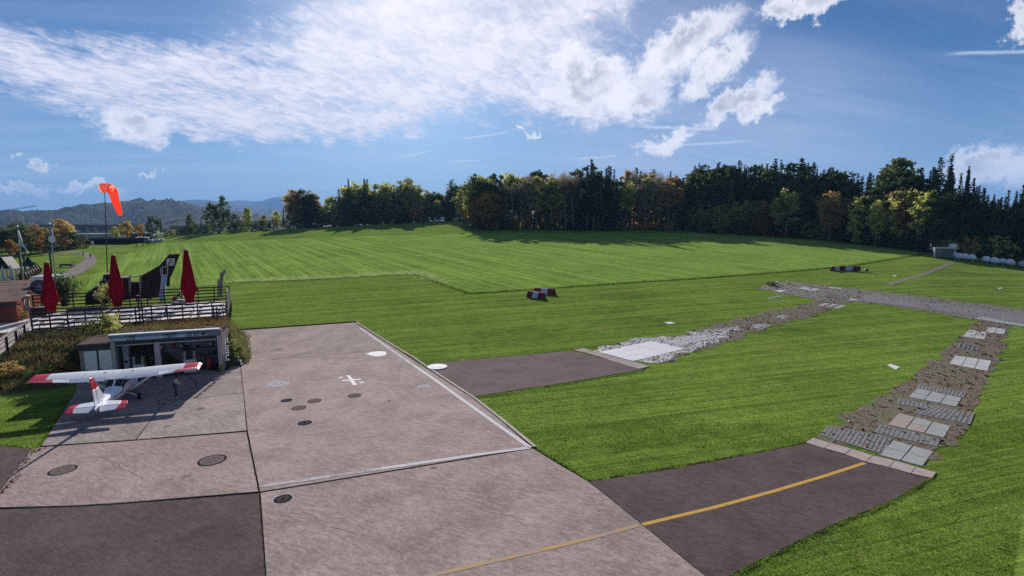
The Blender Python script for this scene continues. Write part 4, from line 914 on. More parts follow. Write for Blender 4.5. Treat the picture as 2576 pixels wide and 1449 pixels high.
def in_station(name, s_, y, z, label, cat, group=None):
    p = HO + Vector((math.cos(HYAW), math.sin(HYAW), 0)) * s_ + Vector((-math.sin(HYAW), math.cos(HYAW), 0)) * y + Vector((0, 0, z)); return empty(name, p, HYAW, label, cat, group)
WHITEM = mat('white_enamel', (0.66, 0.68, 0.70), 0.4, 0.06, 2.0); BLACKM = mat('black_plastic', (0.02, 0.02, 0.022), 0.5, 0.2, 4.0); REDM = mat('red_enamel', (0.36, 0.025, 0.03), 0.4, 0.12, 3.0); SCREEN = mat('dark_display', (0.012, 0.015, 0.02), 0.15, 0.1, 2.0)
BEIGE = mat('beige_frame', (0.40, 0.37, 0.30), 0.6, 0.12, 2.0)
for (xa_, xb_, zt_, sq, lb) in ((805, 985, 1.62, False, 'white fuel pump with open dark frame in the left bay'), (1600, 1790, 1.78, True, 'white fuel pump with a small dark square in the right bay')):
    a = hp(xa_, 600)[0] * 1.0; b = hp(xb_, 600)[0]; w = b - a; p = in_station('fuel_pump', a, 0.9, 0.05, lb, 'fuel pump')
    MB().box(0, 0, 0, w, 0.55, zt_ * 0.66).build('cabinet', WHITEM, p, bevel=0.02)
    if sq: MB().box(w * .42, -0.012, zt_ * .42, w * .58, -0.001, zt_ * .52).build('sticker', SCREEN, p)
    for q in (0.02, w - 0.2): MB().box(q, 0.05, zt_ * .66, q + 0.18, 0.5, zt_ * 1.12).build('pillar', BEIGE, p)
    MB().box(0.2, 0.15, zt_ * .66, w - 0.2, 0.45, zt_ * 1.02).build('meter', BLACKM, p); MB().box(-0.02, 0.02, zt_ * 1.12, w + 0.02, 0.53, zt_ * 1.2).build('hood', DKGREY, p)
    MB().tube([(w + 0.05, 0.1, zt_ * .9), (w + 0.22, 0.02, zt_ * .5), (w + 0.2, 0.05, 0.15), (w + 0.1, 0.2, 0.1)], 0.025, 6).build('hose', BLACKM, p)
a = hp(672, 450)[0]; b = hp(755, 450)[0]; p = in_station('display_cabinet', a, 0.7, 0.05, 'tall pale information cabinet with round emblem at the left bay edge', 'cabinet')
MB().box(0, 0, 0, b - a, 0.5, zr - 0.2).build('housing', mat('pale_lilac_panel', (0.36, 0.35, 0.40), 0.5, 0.1, 2.0), p, bevel=0.02); o = MB().lathe([(0.13, 0), (0.13, 0.012)], 20).build('emblem', SCREEN, p)
o.rotation_euler = (math.pi / 2, 0, 0); o.location = ((b - a) / 2, -0.002, 1.5)
for k in range(4): MB().box(0.1, -0.008, zr - 0.5 - k * 0.12, b - a - 0.1, -0.001, zr - 0.46 - k * 0.12).build('text_line', SCREEN, p)
def extinguisher(s_, y, z, lb, sc=1.0):
    p = in_station('fire_extinguisher', s_, y, z, lb, 'fire extinguisher'); MB().lathe([(0.09 * sc, 0), (0.10 * sc, 0.03), (0.10 * sc, 0.5 * sc), (0.04 * sc, 0.6 * sc)], 12).build('bottle', REDM, p, True); MB().lathe([(0.03, 0), (0.03, 0.1)], 8, (0, 0, 0.6 * sc)).build('valve', BLACKM, p); MB().tube([(0, 0, 0.65 * sc), (0.15, 0, 0.6 * sc), (0.16, 0, 0.2 * sc)], 0.015, 6).build('hose', BLACKM, p)
extinguisher(hp(1340, 450)[0], D_ - 0.36, 1.9, 'red fire extinguisher on the wall of the right bay', 1.3)
p = in_station('extinguisher_trolley', hp(1985, 650)[0], 1.2, 0.05, 'dark red wheeled extinguisher trolley at the right end of the bay', 'trolley')
MB().lathe([(0.2, 0.1), (0.24, 0.2), (0.24, 1.0), (0.08, 1.25)], 14).build('bottle', REDM, p, True); MB().tube([(-0.3, 0.2, 0.2), (-0.3, 0.25, 1.4), (0.3, 0.25, 1.4), (0.3, 0.2, 0.2)], 0.025, 6).build('frame', BLACKM, p)
for sx in (-0.33, 0.33): MB().tube([(sx - 0.04, 0.2, 0.18), (sx + 0.04, 0.2, 0.18)], 0.18, 14).build('wheel', BLACKM, p)
rr_ = np.random.default_rng(5)
for i in range(22):
    bay = i % 2; a, b = ((xa + 2.0, xm0 - 0.3), (xm1 + 0.3, xr0 - 0.3))[bay]; s_ = rr_.uniform(a, b); zz = (1.1, 1.8)[(i // 2) % 2]
    p = in_station('oil_can', s_, D_ - 0.36, zz + 0.002, 'small can or bottle standing on the station shelves', 'can', 'cans on the fuel station shelves'); w = rr_.uniform(0.06, 0.14); h = rr_.uniform(0.15, 0.38)
    MB().box(-w, -0.07, 0, w, 0.07, h).build('body', [DKGREY, LTGREY, REDM, BEIGE, BLACKM][i % 5], p, bevel=0.015); MB().lathe([(0.025, 0), (0.025, 0.05)], 8, (w * 0.4, 0, h)).build('cap', BLACKM, p)
for q, s_ in enumerate((hp(1150, 500)[0], hp(1460, 480)[0], hp(1940, 430)[0])):
    p = in_station('notice_board', s_, D_ - 0.235, 2.0, ('dark notice board left of the centre post', 'dark notice board right of the centre post', 'dark notice board at the right bay wall')[q], 'notice board'); MB().box(-0.25, 0, -0.22, 0.25, 0.03, 0.3).build('board', BLACKM, p); MB().box(-0.2, -0.006, -0.1, 0.1, -0.001, 0.2).build('paper', LTGREY, p)
# string of white floats on the right side of the station
p = in_station('float_string', xr1 + 0.32, 0.1, 0.0, 'double string of white floats hanging at the right end of the fuel station', 'float string')
for k in range(10):
    zz = zr - 0.1 - k * 0.21
    for q in (0, 1):
        if q == 1 and k in (2, 8): continue
        MB().lathe([(0.02, -0.075), (0.07, -0.05), (0.085, 0), (0.07, 0.05), (0.02, 0.075)], 10, (q * 0.17 + 0.02 * (k % 2), 0, zz)).build('float', WHITEM, p, True)
MB().tube([(0.08, 0.06, zr + 0.1), (0.08, 0.06, 0.4)], 0.015, 6).build('rope', BLACKM, p)
c = G(583, 921); p = empty('tool_cart', c, math.radians(14), 'black low cart with glossy lid beside the right end of the fuel station', 'cart')
MB().box(-0.85, -0.3, 0.18, 0.85, 0.5, 0.48).build('body', BLACKM, p, bevel=0.04); MB().box(-0.8, -0.28, 0.482, 0.8, 0.48, 0.53).build('lid', mat('glossy_lid', (0.12, 0.15, 0.16), 0.12, 0.1, 2.0), p, bevel=0.02); MB().box(-0.4, -0.305, 0.26, 0.2, -0.3, 0.34).build('red_stripe', REDM, p)
for sx in (-0.6, 0.6):
    for sy in (-0.25, 0.45): MB().tube([(sx, sy - 0.04, 0.12), (sx, sy + 0.04, 0.12)], 0.12, 10).build('wheel', BLACKM, p)
MB().box(0.82, -0.28, 0.1, 1.0, -0.1, 0.3).build('lamp', WHITEM, p, bevel=0.03)

# ---- terrace deck and fences
WOOD = mat('weathered_wood', (0.14, 0.112, 0.095), 0.75, 0.35, 2.0, streak=(1, 1, 1)); DARKWOOD = mat('dark_stained_wood', (0.026, 0.021, 0.021), 0.6, 0.3, 3.0); DECKM = mat('pale_deck_boards', (0.74, 0.67, 0.64), 0.42, 0.14, 1.0, streak=(0.3, 6, 1)); TABLEM = mat('pale_table_top', (0.74, 0.69, 0.66), 0.35, 0.1, 1.0)
GREYW = mat('grey_wood_board', (0.30, 0.26, 0.25), 0.8, 0.25, 2.0)
QB = Vector((Q.x, Q.y, 0))
ul, _ = deck_uv(G(83, 831, DECK_Z)); DL, DD = ul, deck_uv(G(567, 757, DECK_Z))[1]
def on_deck(px, py, z=DECK_Z): p = G(px, py, z); return deck_uv(p)
def deck_pt(u, v, z=DECK_Z): p = QB + DU * u + DV * v; return Vector((p.x, p.y, z))
dk = empty('terrace_deck', QB, DYAW, 'raised pale boarded restaurant terrace above the embankment', 'deck'); dk['kind'] = 'structure'
nb = int(DD / 0.9)
for k in range(nb):
    v0 = k * DD / nb; MB().box(DL - 8.0, v0 + 0.02, DECK_Z - 0.08, 0.0, v0 + DD / nb - 0.02, DECK_Z).build('deck_board', DECKM, dk)
MB().box(DL, 0.03, 0.6, 0.02, 0.12, DECK_Z - 0.085).build('front_skirt', mat('dark_skirt', (0.05, 0.05, 0.055), 0.8, 0.2, 2.0), dk); MB().box(-0.09, 0.13, 0.4, 0.0, DD, DECK_Z - 0.085).build('side_skirt', MATS['dark_skirt'], dk)
for k in range(5): MB().box(0.02, k * DD / 4 - 0.07, 0.2, 0.14, k * DD / 4 + 0.07, DECK_Z + (0.0 if k else 0)).build('deck_post', WOOD, dk)
def fence(name, A, B, posts, zs, hpost, label, m_=WOOD, rail_h=0.12, z=DECK_Z, post_w=0.12, sink=0.0, mr=None):
    A = Vector(A); B = Vector(B); e = empty(name, (A.x, A.y, z), math.atan2(B.y - A.y, B.x - A.x), label, 'fence'); L = (Vector((B.x, B.y, 0)) - Vector((A.x, A.y, 0))).length
    for k in range(posts): x_ = L * k / (posts - 1); MB().box(x_ - post_w / 2, -post_w / 2, -sink, x_ + post_w / 2, post_w / 2, hpost).build('post', m_, e, bevel=0.01)
    for zz in zs: MB().box(-0.05, -post_w / 2 - 0.05, zz - rail_h / 2, L + 0.05, -post_w / 2 - 0.002, zz + rail_h / 2).build('rail', mr or m_, e)
    return e
fence('terrace_fence', deck_pt(DL, -0.02), deck_pt(0.0, -0.02), 13, (-0.75, -0.32, 0.12, 0.55, 0.98, 1.4, 1.8), 1.9, 'dark horizontal rail fence along the front of the terrace', DARKWOOD, 0.17, sink=1.2, mr=mat('weathered_rail', (0.070, 0.055, 0.048), 0.85, 0.3, 2.0))
fence('terrace_fence', deck_pt(DL - 4, DD), deck_pt(0.0, DD), 12, (0.3, 0.75, 1.2, 1.65, 2.05), 2.1, 'dark rail fence along the field side of the terrace', DARKWOOD, 0.16)
fence('terrace_fence', deck_pt(0.0, 0), deck_pt(0.0, DD), 7, (0.35, 0.8, 1.25, 1.7), 1.8, 'rail fence closing the right end of the terrace', DARKWOOD, 0.14)
p = deck_pt(-0.1, DD * 0.42); e = empty('gate_board', p, DYAW + math.pi / 2, 'upright pale weathered board at the right end of the terrace', 'board'); MB().box(-1.4, -0.09, -0.1, 1.4, -0.02, 2.4).build('board', GREYW, e, bevel=0.01); MB().box(-1.5, -0.14, 2.4, 1.5, 0.04, 2.5).build('cap_rail', GREYW, e)
A = G(83, 832, 2.3); fa_ = fence('bank_fence', A, G(-70, 948, 2.3), 7, (0.2, 0.62, 1.02), 1.25, 'pale weathered board fence descending the bank at the left', DARKWOOD, 0.3, 2.3, 0.13, 0.6, mr=mat('pale_fence_board', (0.42, 0.38, 0.37), 0.8, 0.3, 2.0)); MB().box(-0.1, -0.14, 1.26, 12.5, 0.1, 1.33).build('top_rail', GREYW, fa_)
# tall posts rising through the front fence
for (xa_, ya_, xb_, yb_, lb) in [(z6(915, 900) + z6(945, 1400) + ('twin dark posts standing behind the fuel station roof, left of the middle',)), (z6(2035, 980) + z6(2055, 1290) + ('twin dark posts near the right end of the terrace fence',))]:
    pb = G(xb_, yb_, 2.0); h = (yb_ - ya_) / ppm(pb.y); e = empty('lamp_post', (pb.x, pb.y, 2.0), DYAW, lb, 'post')
    for q in (-0.14, 0.14): MB().box(q - 0.06, -0.06, -0.6, q + 0.06, 0.06, h).build('post', DARKWOOD, e)
    MB().box(-0.24, -0.1, h, 0.24, 0.1, h + 0.07).build('cap', DARKWOOD, e)
# picnic tables
def table(u, v, L, rz, lb):
    p = deck_pt(u, v); e = empty('picnic_table', p, DYAW + rz, lb, 'table', None)
    MB().box(-L / 2, -0.36, 0.82, L / 2, 0.36, 0.88).build('table_top', TABLEM, e, bevel=0.01)
    for s_ in (-1, 1):
        MB().box(-L / 2, s_ * 0.85 - 0.16, 0.50, L / 2, s_ * 0.85 + 0.16, 0.55).build('bench', TABLEM, e, bevel=0.01)
        for q in (-1, 1): MB().bar((q * L * 0.4, s_ * 0.12, 0.82), (q * L * 0.4, s_ * 0.8, 0.0), 0.07, 0.07).build('leg', DARKWOOD, e)
    for q in (-1, 1): MB().box(q * L * 0.4 - 0.03, -0.9, 0.42, q * L * 0.4 + 0.03, 0.9, 0.50).build('cross_beam', DARKWOOD, e)
tl = ['behind the front fence below the left parasol', 'behind the front fence left of the middle parasol', 'right of the middle parasol by the front fence', 'in the middle of the front fence', 'in front of the right parasol', 'at the right front corner of the terrace']
for i in range(6): table(-1.9 - i * 2.9, 1.7, 2.5, 0.0, 'pale picnic table ' + tl[5 - i])
tl2 = ['beside the gate board', 'right of the right parasol', 'left of the right parasol', 'below the slide']
for i in range(4): table(-1.9 - i * 2.9, 5.2, 2.5, 0.0, 'pale picnic table in the second row ' + tl2[i])
# parasols
PRED = mat('dark_red_canvas', (0.25, 0.004, 0.014), 0.85, 0.18, 2.0, streak=(4, 4, 0.4)); CAP = mat('cream_cap', (0.55, 0.52, 0.44), 0.6, 0.1, 2.0)
def parasol(px, ytop, ybot, lb, m_=PRED, g=None, zb=DECK_Z, P=None, rmax=0.112):
    p = P or G(px, ybot, zb); h = (ybot - ytop) / ppm(p.y); e = empty('closed_parasol', p, 0.3, lb, 'parasol', g); n = 60; V = []; F = []
    prof = [(0.05, 0.46), (0.12, 0.52), (0.20, 0.66), (0.24, 0.80), (0.27, 1.0), (0.31, 0.99), (0.45, 0.82), (0.65, 0.60), (0.85, 0.40), (0.975, 0.26)]
    for j, (t, rr) in enumerate(prof):
        for k in range(n):
            a = 2 * math.pi * k / n; w = 1 + (0.20 if t < 0.25 else 0.12) * math.cos(a * 8 + 0.7 * math.sin(t * 7)) + 0.05 * math.sin(a * 13 + t * 11) + 0.05 * math.sin(a * 2 + t * 5); V.append((rmax * h * rr * w * math.cos(a), rmax * h * rr * w * math.sin(a), t * h))
    for j in range(len(prof) - 1):
        for k in range(n): F.append((j * n + k, j * n + (k + 1) % n, (j + 1) * n + (k + 1) % n, (j + 1) * n + k))
    link_mesh('canopy', np_mesh('canopy', V, F, [m_], smooth=True), None, e)
    MB().lathe([(rmax * h * .78, h * .215), (rmax * h * .80, h * .222), (rmax * h * .78, h * .229)], 20).build('strap', m_, e); MB().lathe([(0.06, 0), (0.06, h * 0.97)], 8).build('pole', DKGREY, e); MB().box(-0.5, -0.5, 0, 0.5, 0.5, 0.08).build('base', DKGREY, e)
    MB().lathe([(rmax * h * 0.30, h * 0.972), (rmax * h * 0.31, h * 0.985), (rmax * h * 0.12, h)], 12).build('cap', CAP, e)
    return e
parasol(131, 655, 795, 'tall closed dark red parasol at the left end of the terrace'); parasol(297, 637, 778, 'tall closed dark red parasol in front of the wooden play plane'); parasol(478, 624, 768, 'tall closed dark red parasol right of the slide')

# ---- wooden play plane
PLY = mat('dark_brown_plywood', (0.040, 0.030, 0.028), 0.6, 0.22, 1.2, streak=(1, 1, 0.6)); PLYE = mat('pale_board_edge', (0.32, 0.27, 0.25), 0.75, 0.2, 2.0)
PA = G(*z6(80, 985), DECK_Z); PB = G(*z6(1200, 905), DECK_Z); PYAW = math.atan2(PB.y - PA.y, PB.x - PA.x); PP = vplane(PA, PYAW)
def pp(x, y): return PP(*z6(x, y))
pl = empty('play_plane', PA, PYAW, 'dark brown wooden play plane with swept tail fin and slide on the terrace', 'play structure')
def prof(pts, y0, th): return MB().prism([(pp(*q)[0], y0, max(pp(*q)[1], 0.0)) for q in pts], (0, th, 0))
prof([(80, 990), (75, 840), (125, 790), (240, 715), (385, 712), (385, 985)], 0.0, 2.2).build('nose', PLY, pl)
prof([(292, 712), (292, 640), (340, 620), (350, 530), (480, 520), (480, 712)], 0.1, 1.9).build('cockpit', PLY, pl)
prof([(386, 985), (386, 713), (481, 713), (481, 590), (740, 575), (740, 900)], 0.05, 2.0).build('front_body', PLY, pl)
prof([(741, 900), (741, 640), (905, 640), (905, 890)], 0.6, 1.4).build('climbing_bay', DARKWOOD, pl)
prof([(906, 890), (906, 552), (1060, 468), (1210, 380), (1350, 215), (1510, 208), (1400, 500), (1378, 545), (1360, 560), (1355, 700), (1215, 705), (1190, 870)], 0.0, 0.5).build('tail_body', PLY, pl)
prof([(480, 588), (740, 573), (740, 560), (480, 575)], -0.1, 2.3).build('rail', PLYE, pl); prof([(740, 575), (920, 552), (920, 540), (740, 562)], 0.4, 0.1).build('rail', PLYE, pl)
for xx in (750, 905): prof([(xx - 16, 905), (xx - 12, 535), (xx + 22, 530), (xx + 16, 900)], -0.16, 0.14).build('post', PLYE, pl)
prof([(352, 530), (480, 519), (480, 510), (352, 520)], 0.0, 2.1).build('cockpit_roof', PLYE, pl)
MB().bar((pp(375, 580)[0], -0.1, pp(375, 580)[1]), (pp(500, 930)[0], -0.9, 0.1), 0.16, 0.12).build('ramp_beam', PLYE, pl)
MB().bar((pp(460, 570)[0], -0.1, pp(460, 570)[1]), (pp(400, 690)[0], -0.3, pp(400, 690)[1]), 0.16, 0.12).build('brace', PLYE, pl)
# window opening frame above the slide
fr = [(pp(1240, 405), pp(1320, 405), pp(1320, 525), pp(1245, 530))][0]
for a, b in zip(fr, fr[1:] + fr[:1]): MB().bar((a[0], -0.05, a[1]), (b[0], -0.05, b[1]), 0.09, 0.09).build('hatch_frame', mat('silver_metal', (0.5, 0.5, 0.53), 0.35, 0.1, 2.0, metal=0.6), pl)
MB().bar((pp(1218, 420)[0], -0.08, pp(1218, 420)[1]), (pp(1218, 540)[0], -0.08, pp(1218, 540)[1]), 0.07, 0.07).build('grab_bar', MATS['silver_metal'], pl)
# slide
a0, zt0 = pp(1240, 535); a1_, _ = pp(1312, 535); w = a1_ - a0; b0, zb0 = pp(1185, 905); b1_, _ = pp(1272, 905); SLM = mat('slide_steel', (0.32, 0.42, 0.55), 0.3, 0.08, 1.0, metal=0.3)
mb = MB(); Vv = [(a0, -0.05, zt0), (a1_, -0.05, zt0), (b0 + 0.06, -2.6, 0.45), (b1_ - 0.06, -2.6, 0.45), (b0, -3.2, 0.28), (b1_, -3.2, 0.28)]
mb.add(Vv, [(0, 1, 3, 2), (2, 3, 5, 4)]); mb.add([(x_, y_, z_ - 0.06) for x_, y_, z_ in Vv], [(0, 1, 3, 2), (2, 3, 5, 4)])
so = mb.build('slide', SLM, pl)
for k in (0, 1): 
    for i0, i1 in ((0 + k, 2 + k), (2 + k, 4 + k)): MB().bar((Vv[i0][0], Vv[i0][1], Vv[i0][2] + 0.1), (Vv[i1][0], Vv[i1][1], Vv[i1][2] + 0.1), 0.07, 0.26).build('slide_side', mat('pale_slide_edge', (0.55, 0.57, 0.6), 0.4, 0.1, 2.0), so)
# tail emblem: white square with a dark slanted letter-like mark
e0 = pp(1308, 285); e1 = pp(1428, 278); e2 = pp(1425, 382); e3 = pp(1310, 388)
em = MB().prism([(q[0], -0.012, q[1]) for q in (e0, e1, e2, e3)], (0, 0.011, 0)).build('emblem_panel', mat('emblem_white', (0.70, 0.71, 0.73), 0.5, 0.05, 2.0), pl)
def mark(pts): MB().prism([(pp(*q)[0], -0.018, pp(*q)[1]) for q in pts], (0, 0.005, 0)).build('emblem_mark', BLACKM, em)
mark([(1318, 376), (1358, 292), (1376, 294), (1338, 376)]); mark([(1376, 296), (1388, 296), (1418, 350), (1402, 352)]); mark([(1368, 336), (1398, 330), (1402, 342), (1362, 350)]); mark([(1352, 376), (1362, 352), (1376, 352), (1366, 374)]); mark([(1392, 374), (1408, 346), (1424, 372)])
mark([(1382, 240), (1455, 236), (1455, 244), (1384, 248)])
bd = [pp(205, 778), pp(330, 770), pp(335, 880), pp(212, 888)]; MB().prism([(q[0], -0.03, q[1]) for q in bd], (0, 0.025, 0)).build('notice_panel', mat('lilac_white_board', (0.50, 0.52, 0.60), 0.4, 0.05, 1.0), pl)
# climbing shrub in front of the play plane and sculpture boards
P_ = G(*z6(400, 1040), DECK_Z); plant_tree('bush', 'olive', P_.x, P_.y, 3.6, 'slim climbing shrub in front of the play plane nose', None, 0.55, z=DECK_Z)
e = empty('sculpture', G(*z6(2120, 880), DECK_Z), DYAW, 'grey curved driftwood boards standing at the right end of the terrace', 'sculpture')
pb = e.location; sp = vplane(pb, DYAW)
def sb(pts, y0): return MB().prism([(sp(*z6(*q))[0], y0, sp(*z6(*q))[1]) for q in pts], (0, 0.12, 0))
sb([(2110, 860), (2100, 700), (2115, 500), (2150, 480), (2185, 440), (2205, 455), (2165, 560), (2150, 700), (2140, 870)], 0.0).build('board', mat('driftwood', (0.24, 0.22, 0.24), 0.8, 0.2, 2.0), e); sb([(2075, 870), (2075, 640), (2090, 565), (2105, 600), (2100, 870)], -0.2).build('board', MATS['driftwood'], e)
rg = MB(); rg.tube([(0.5 + 0.33 * math.cos(t), -0.3, 0.75 + 0.33 * math.sin(t)) for t in np.linspace(0, 6.283, 17)], 0.04, 6); rg.build('ring', DARKWOOD, e)
# small clutter in the play area: ride-on toys and crates, planters
for i, (x, y, w, h, m_, lb) in enumerate([(880, 930, .5, .9, 'red_enamel', 'small dark red toy beside the climbing bay'), (1060, 890, .35, .7, 'pale_lilac_panel', 'pale stool left of the slide foot'), (1430, 920, .6, .7, 'red_enamel', 'red toy car right of the slide'), (1500, 860, .5, .9, 'fascia_blue', 'blue toy behind the slide foot'), (1500, 960, 1.6, .55, 'pale_lilac_panel', 'grey low box beside the right parasol')]):
    pt = G(*z6(x, y), DECK_Z); e = empty('toy' if i != 4 else 'low_box', pt, DYAW + i, lb, 'toy' if i != 4 else 'box'); MB().box(-w / 2, -w / 2.5, 0.12, w / 2, w / 2.5, h * 0.6).build('body', MATS[m_], e, bevel=0.05); MB().box(-w / 2, -w / 2.5, h * 0.6 + .002, 0, w / 2.5, h).build('back', MATS[m_], e, bevel=0.04)
    for q in (-1, 1): MB().tube([(q * w * 0.35, -w / 2.4, 0.12), (q * w * 0.35, w / 2.4, 0.12)], 0.12, 10).build('wheel', BLACKM, e)

# ---- red hut
HC = G(46, 814, 2.4); HC1 = G(90, 774, 2.4); GY = math.atan2(HC1.y - HC.y, HC1.x - HC.x); GPx = vplane(HC, GY)
RUST = mat('rust_red_boards', (0.17, 0.062, 0.040), 0.75, 0.2, 1.5, streak=(3, 3, 0.3)); ROOFC = mat('corrugated_fibre_roof', (0.155, 0.115, 0.105), 0.8, 0.4, 0.8, 0.01, streak=(0.4, 3, 1))
hut = empty('red_hut', HC, GY, 'rust red wooden hut with corrugated roof at the left end of the terrace', 'hut')
sr, zrg = GPx(84, 712); se, zev = 0.0, GPx(46, 753)[1]; LH = 9.0     # local x = along gable (back), local y = along ridge towards the left
MB().prism([(0, 0, 0), (2 * sr, 0, 0), (2 * sr, 0, zev), (sr, 0, zrg), (0, 0, zev)], (0, LH, 0)).build('wall', RUST, hut)
n = 44; V = []; F = []
for side in (0, 1):
    k0 = len(V)
    for i in range(n * 4 + 1):
        y_ = -0.45 + (LH + 0.9) * i / (n * 4); wv = 0.035 * math.cos(i * math.pi / 2)
        for (x_, z_) in (((-0.55, zev - 0.55 * (zrg - zev) / sr), (sr, zrg)) if side == 0 else ((sr, zrg), (2 * sr + 0.5, zev - 0.5 * (zrg - zev) / sr))): V.append((x_, y_, z_ + 0.07 + wv))
    for i in range(n * 4): F.append((k0 + 2 * i, k0 + 2 * i + 1, k0 + 2 * i + 3, k0 + 2 * i + 2))
link_mesh('roof', np_mesh('roof', V, F, [ROOFC], smooth=True), None, hut)
MB().box(-0.62, -0.5, zev - 0.38, -0.55, LH, zev - 0.22).build('gutter', DKGREY, hut)
a = GPx(*z1(250, 730)); b = GPx(*z1(315, 790)); wn = MB().box(a[0], -0.06, min(a[1], b[1]) + 0.1, b[0], -0.005, max(a[1], b[1]) + 0.9).build('window', mat('pale_shutter', (0.45, 0.38, 0.33), 0.6, 0.1, 2.0), hut); MB().box(a[0] - 0.15, -0.45, max(a[1], b[1]) + 0.92, b[0] + 0.15, -0.005, max(a[1], b[1]) + 1.02).build('canopy', MATS['pale_shutter'], wn)
a = GPx(*z1(278, 612)); sg = MB().lathe([(0.5, 0), (0.5, 0.05)], 20).build('round_sign', mat('green_sign', (0.16, 0.28, 0.17), 0.5, 0.15, 4.0), hut); sg.rotation_euler = (math.pi / 2, 0, 0); sg.location = (a[0], -0.005, a[1])
fw = MB().box(-0.06, 2.2, 1.0, -0.004, 4.3, 2.0).build('window', SCREEN, hut); 
for y_ in (2.2, 3.2, 4.2): MB().box(-0.09, y_, 1.0, -0.061, y_ + 0.08, 2.0).build('window_bar', LTGREY, fw)
MB().box(-0.12, 2.1, 0.93, -0.0605, 4.4, 0.998).build('sill', LTGREY, fw)
# ---- restaurant garden left of the hut
def sign_post(px, py, lb):
    P = G(px, 790, DECK_Z)
ps = G(103, 778, DECK_Z); e = empty('round_sign', ps, 0.35, 'round dark signboard with pale rim and plane mark beside the left parasol', 'sign'); f = vplane(ps, 0.35)
c_ = f(*z1(418, 545)); R_ = 0.95; SIGNB = mat('sign_blue_grey', (0.05, 0.055, 0.085), 0.5, 0.15, 2.0)
d_ = MB().lathe([(R_, 0), (R_, 0.06)], 28).build('disc', SIGNB, e); d_.rotation_euler = (math.pi / 2, 0, 0); d_.location = (c_[0], -0.1, c_[1])
mb = MB(); mb.tube([(c_[0] + R_ * math.cos(t), -0.17, c_[1] + R_ * math.sin(t)) for t in np.linspace(0, 6.2832, 33)], 0.06, 6); mb.build('rim', mat('pale_rim', (0.35, 0.36, 0.42), 0.5, 0.1, 2.0), e)
MB().prism([(c_[0] - 0.5, -0.172, c_[1]), (c_[0] - 0.08, -0.172, c_[1] + 0.12), (c_[0], -0.172, c_[1] + 0.5), (c_[0] + 0.08, -0.172, c_[1] + 0.12), (c_[0] + 0.5, -0.172, c_[1]), (c_[0] + 0.08, -0.172, c_[1] - 0.05), (c_[0] - 0.08, -0.172, c_[1] - 0.05)], (0, 0.008, 0)).build('plane_mark', MATS['pale_rim'], e)
MB().box(c_[0] - 0.45, -0.17, c_[1] - 0.42, c_[0] + 0.45, -0.161, c_[1] - 0.25).build('sign_bar', MATS['pale_rim'], e); MB().tube([(c_[0], -0.05, 0), (c_[0], -0.05, c_[1] + 0.5)], 0.07, 8).build('post', DKGREY, e)
ps = G(112, 778, DECK_Z); e = empty('banner', ps, 0.2, 'small orange yellow upright banner left of the left parasol', 'banner'); f = vplane(ps, 0.2); a = f(*z1(438, 580)); b = f(*z1(468, 655)); MB().box(a[0], -0.03, b[1], b[0], 0.03, a[1]).build('cloth', mat('orange_banner', (0.55, 0.27, 0.06), 0.7, 0.1, 1.0), e); MB().tube([(a[0] - 0.05, 0, 0), (a[0] - 0.05, 0, a[1])], 0.035, 6).build('pole', DKGREY, e)
# dark serving counter in front of the hut
ps = G(*z1(330, 850), DECK_Z); e = empty('counter', ps, DYAW, 'dark grey serving counter in front of the red hut', 'counter'); f = vplane(ps, DYAW); a = f(*z1(312, 770)); b = f(*z1(492, 840)); MB().box(a[0], 0, 0, b[0], 0.9, a[1]).build('body', DKGREY, e, bevel=0.02); MB().box(a[0] - 0.06, -0.08, a[1], b[0] + 0.06, 0.98, a[1] + 0.08).build('worktop', GREYW, e)
# sun lounger-like plank bench on the deck
ps = G(*z1(880, 800), DECK_Z); e = empty('plank_bench', ps, DYAW - 0.05, 'long dark plank bench in front of the play plane nose', 'bench'); f = vplane(ps, DYAW - 0.05); a = f(*z1(700, 805))[0]; b = f(*z1(1085, 770))[0]; MB().box(a, -0.25, 0.4, b, 0.25, 0.5).build('seat', GREYW, e); MB().box(a, -0.26, 0.12, b, -0.2, 0.398).build('apron_board', DARKWOOD, e)
for q in (a + 0.3, b - 0.3): MB().box(q - 0.06, -0.2, 0, q + 0.06, 0.2, 0.398).build('leg', DARKWOOD, e)
# potted oleander
ps = G(164, 770, DECK_Z); e = empty('potted_plant', ps, 0, 'tall leafy oleander in a dark pot right of the left parasol', 'plant'); MB().lathe([(0.4, 0), (0.5, 0.9), (0.45, 0.9), (0.4, 0.8)], 16).build('pot', mat('brown_pot', (0.08, 0.045, 0.035), 0.7, 0.2, 3.0), e, True)
r = np.random.default_rng(8); PT = r.normal(0, 1, (900, 3)) * np.array([0.75, 0.75, 0.8]) + np.array([0, 0, 2.4]); V_, F_ = quads(PT, np.tile((0, 0, 1.5), (900, 1)), 0.2, r, 3.0); link_mesh('foliage', np_mesh('foliage', V_, F_, [L_['bush']]), None, e)
for k in range(5): MB().tube([(0, 0, 0.8), (r.normal(0, .4), r.normal(0, .4), 2.6)], [0.05, 0.02], 6).build('stem', BARK, e)
plant_tree('bush', 'brown', *G(50, 805, 2.4)[:2], 1.6, 'leafy shrub below the hut window', None, 0.8, z=2.4)
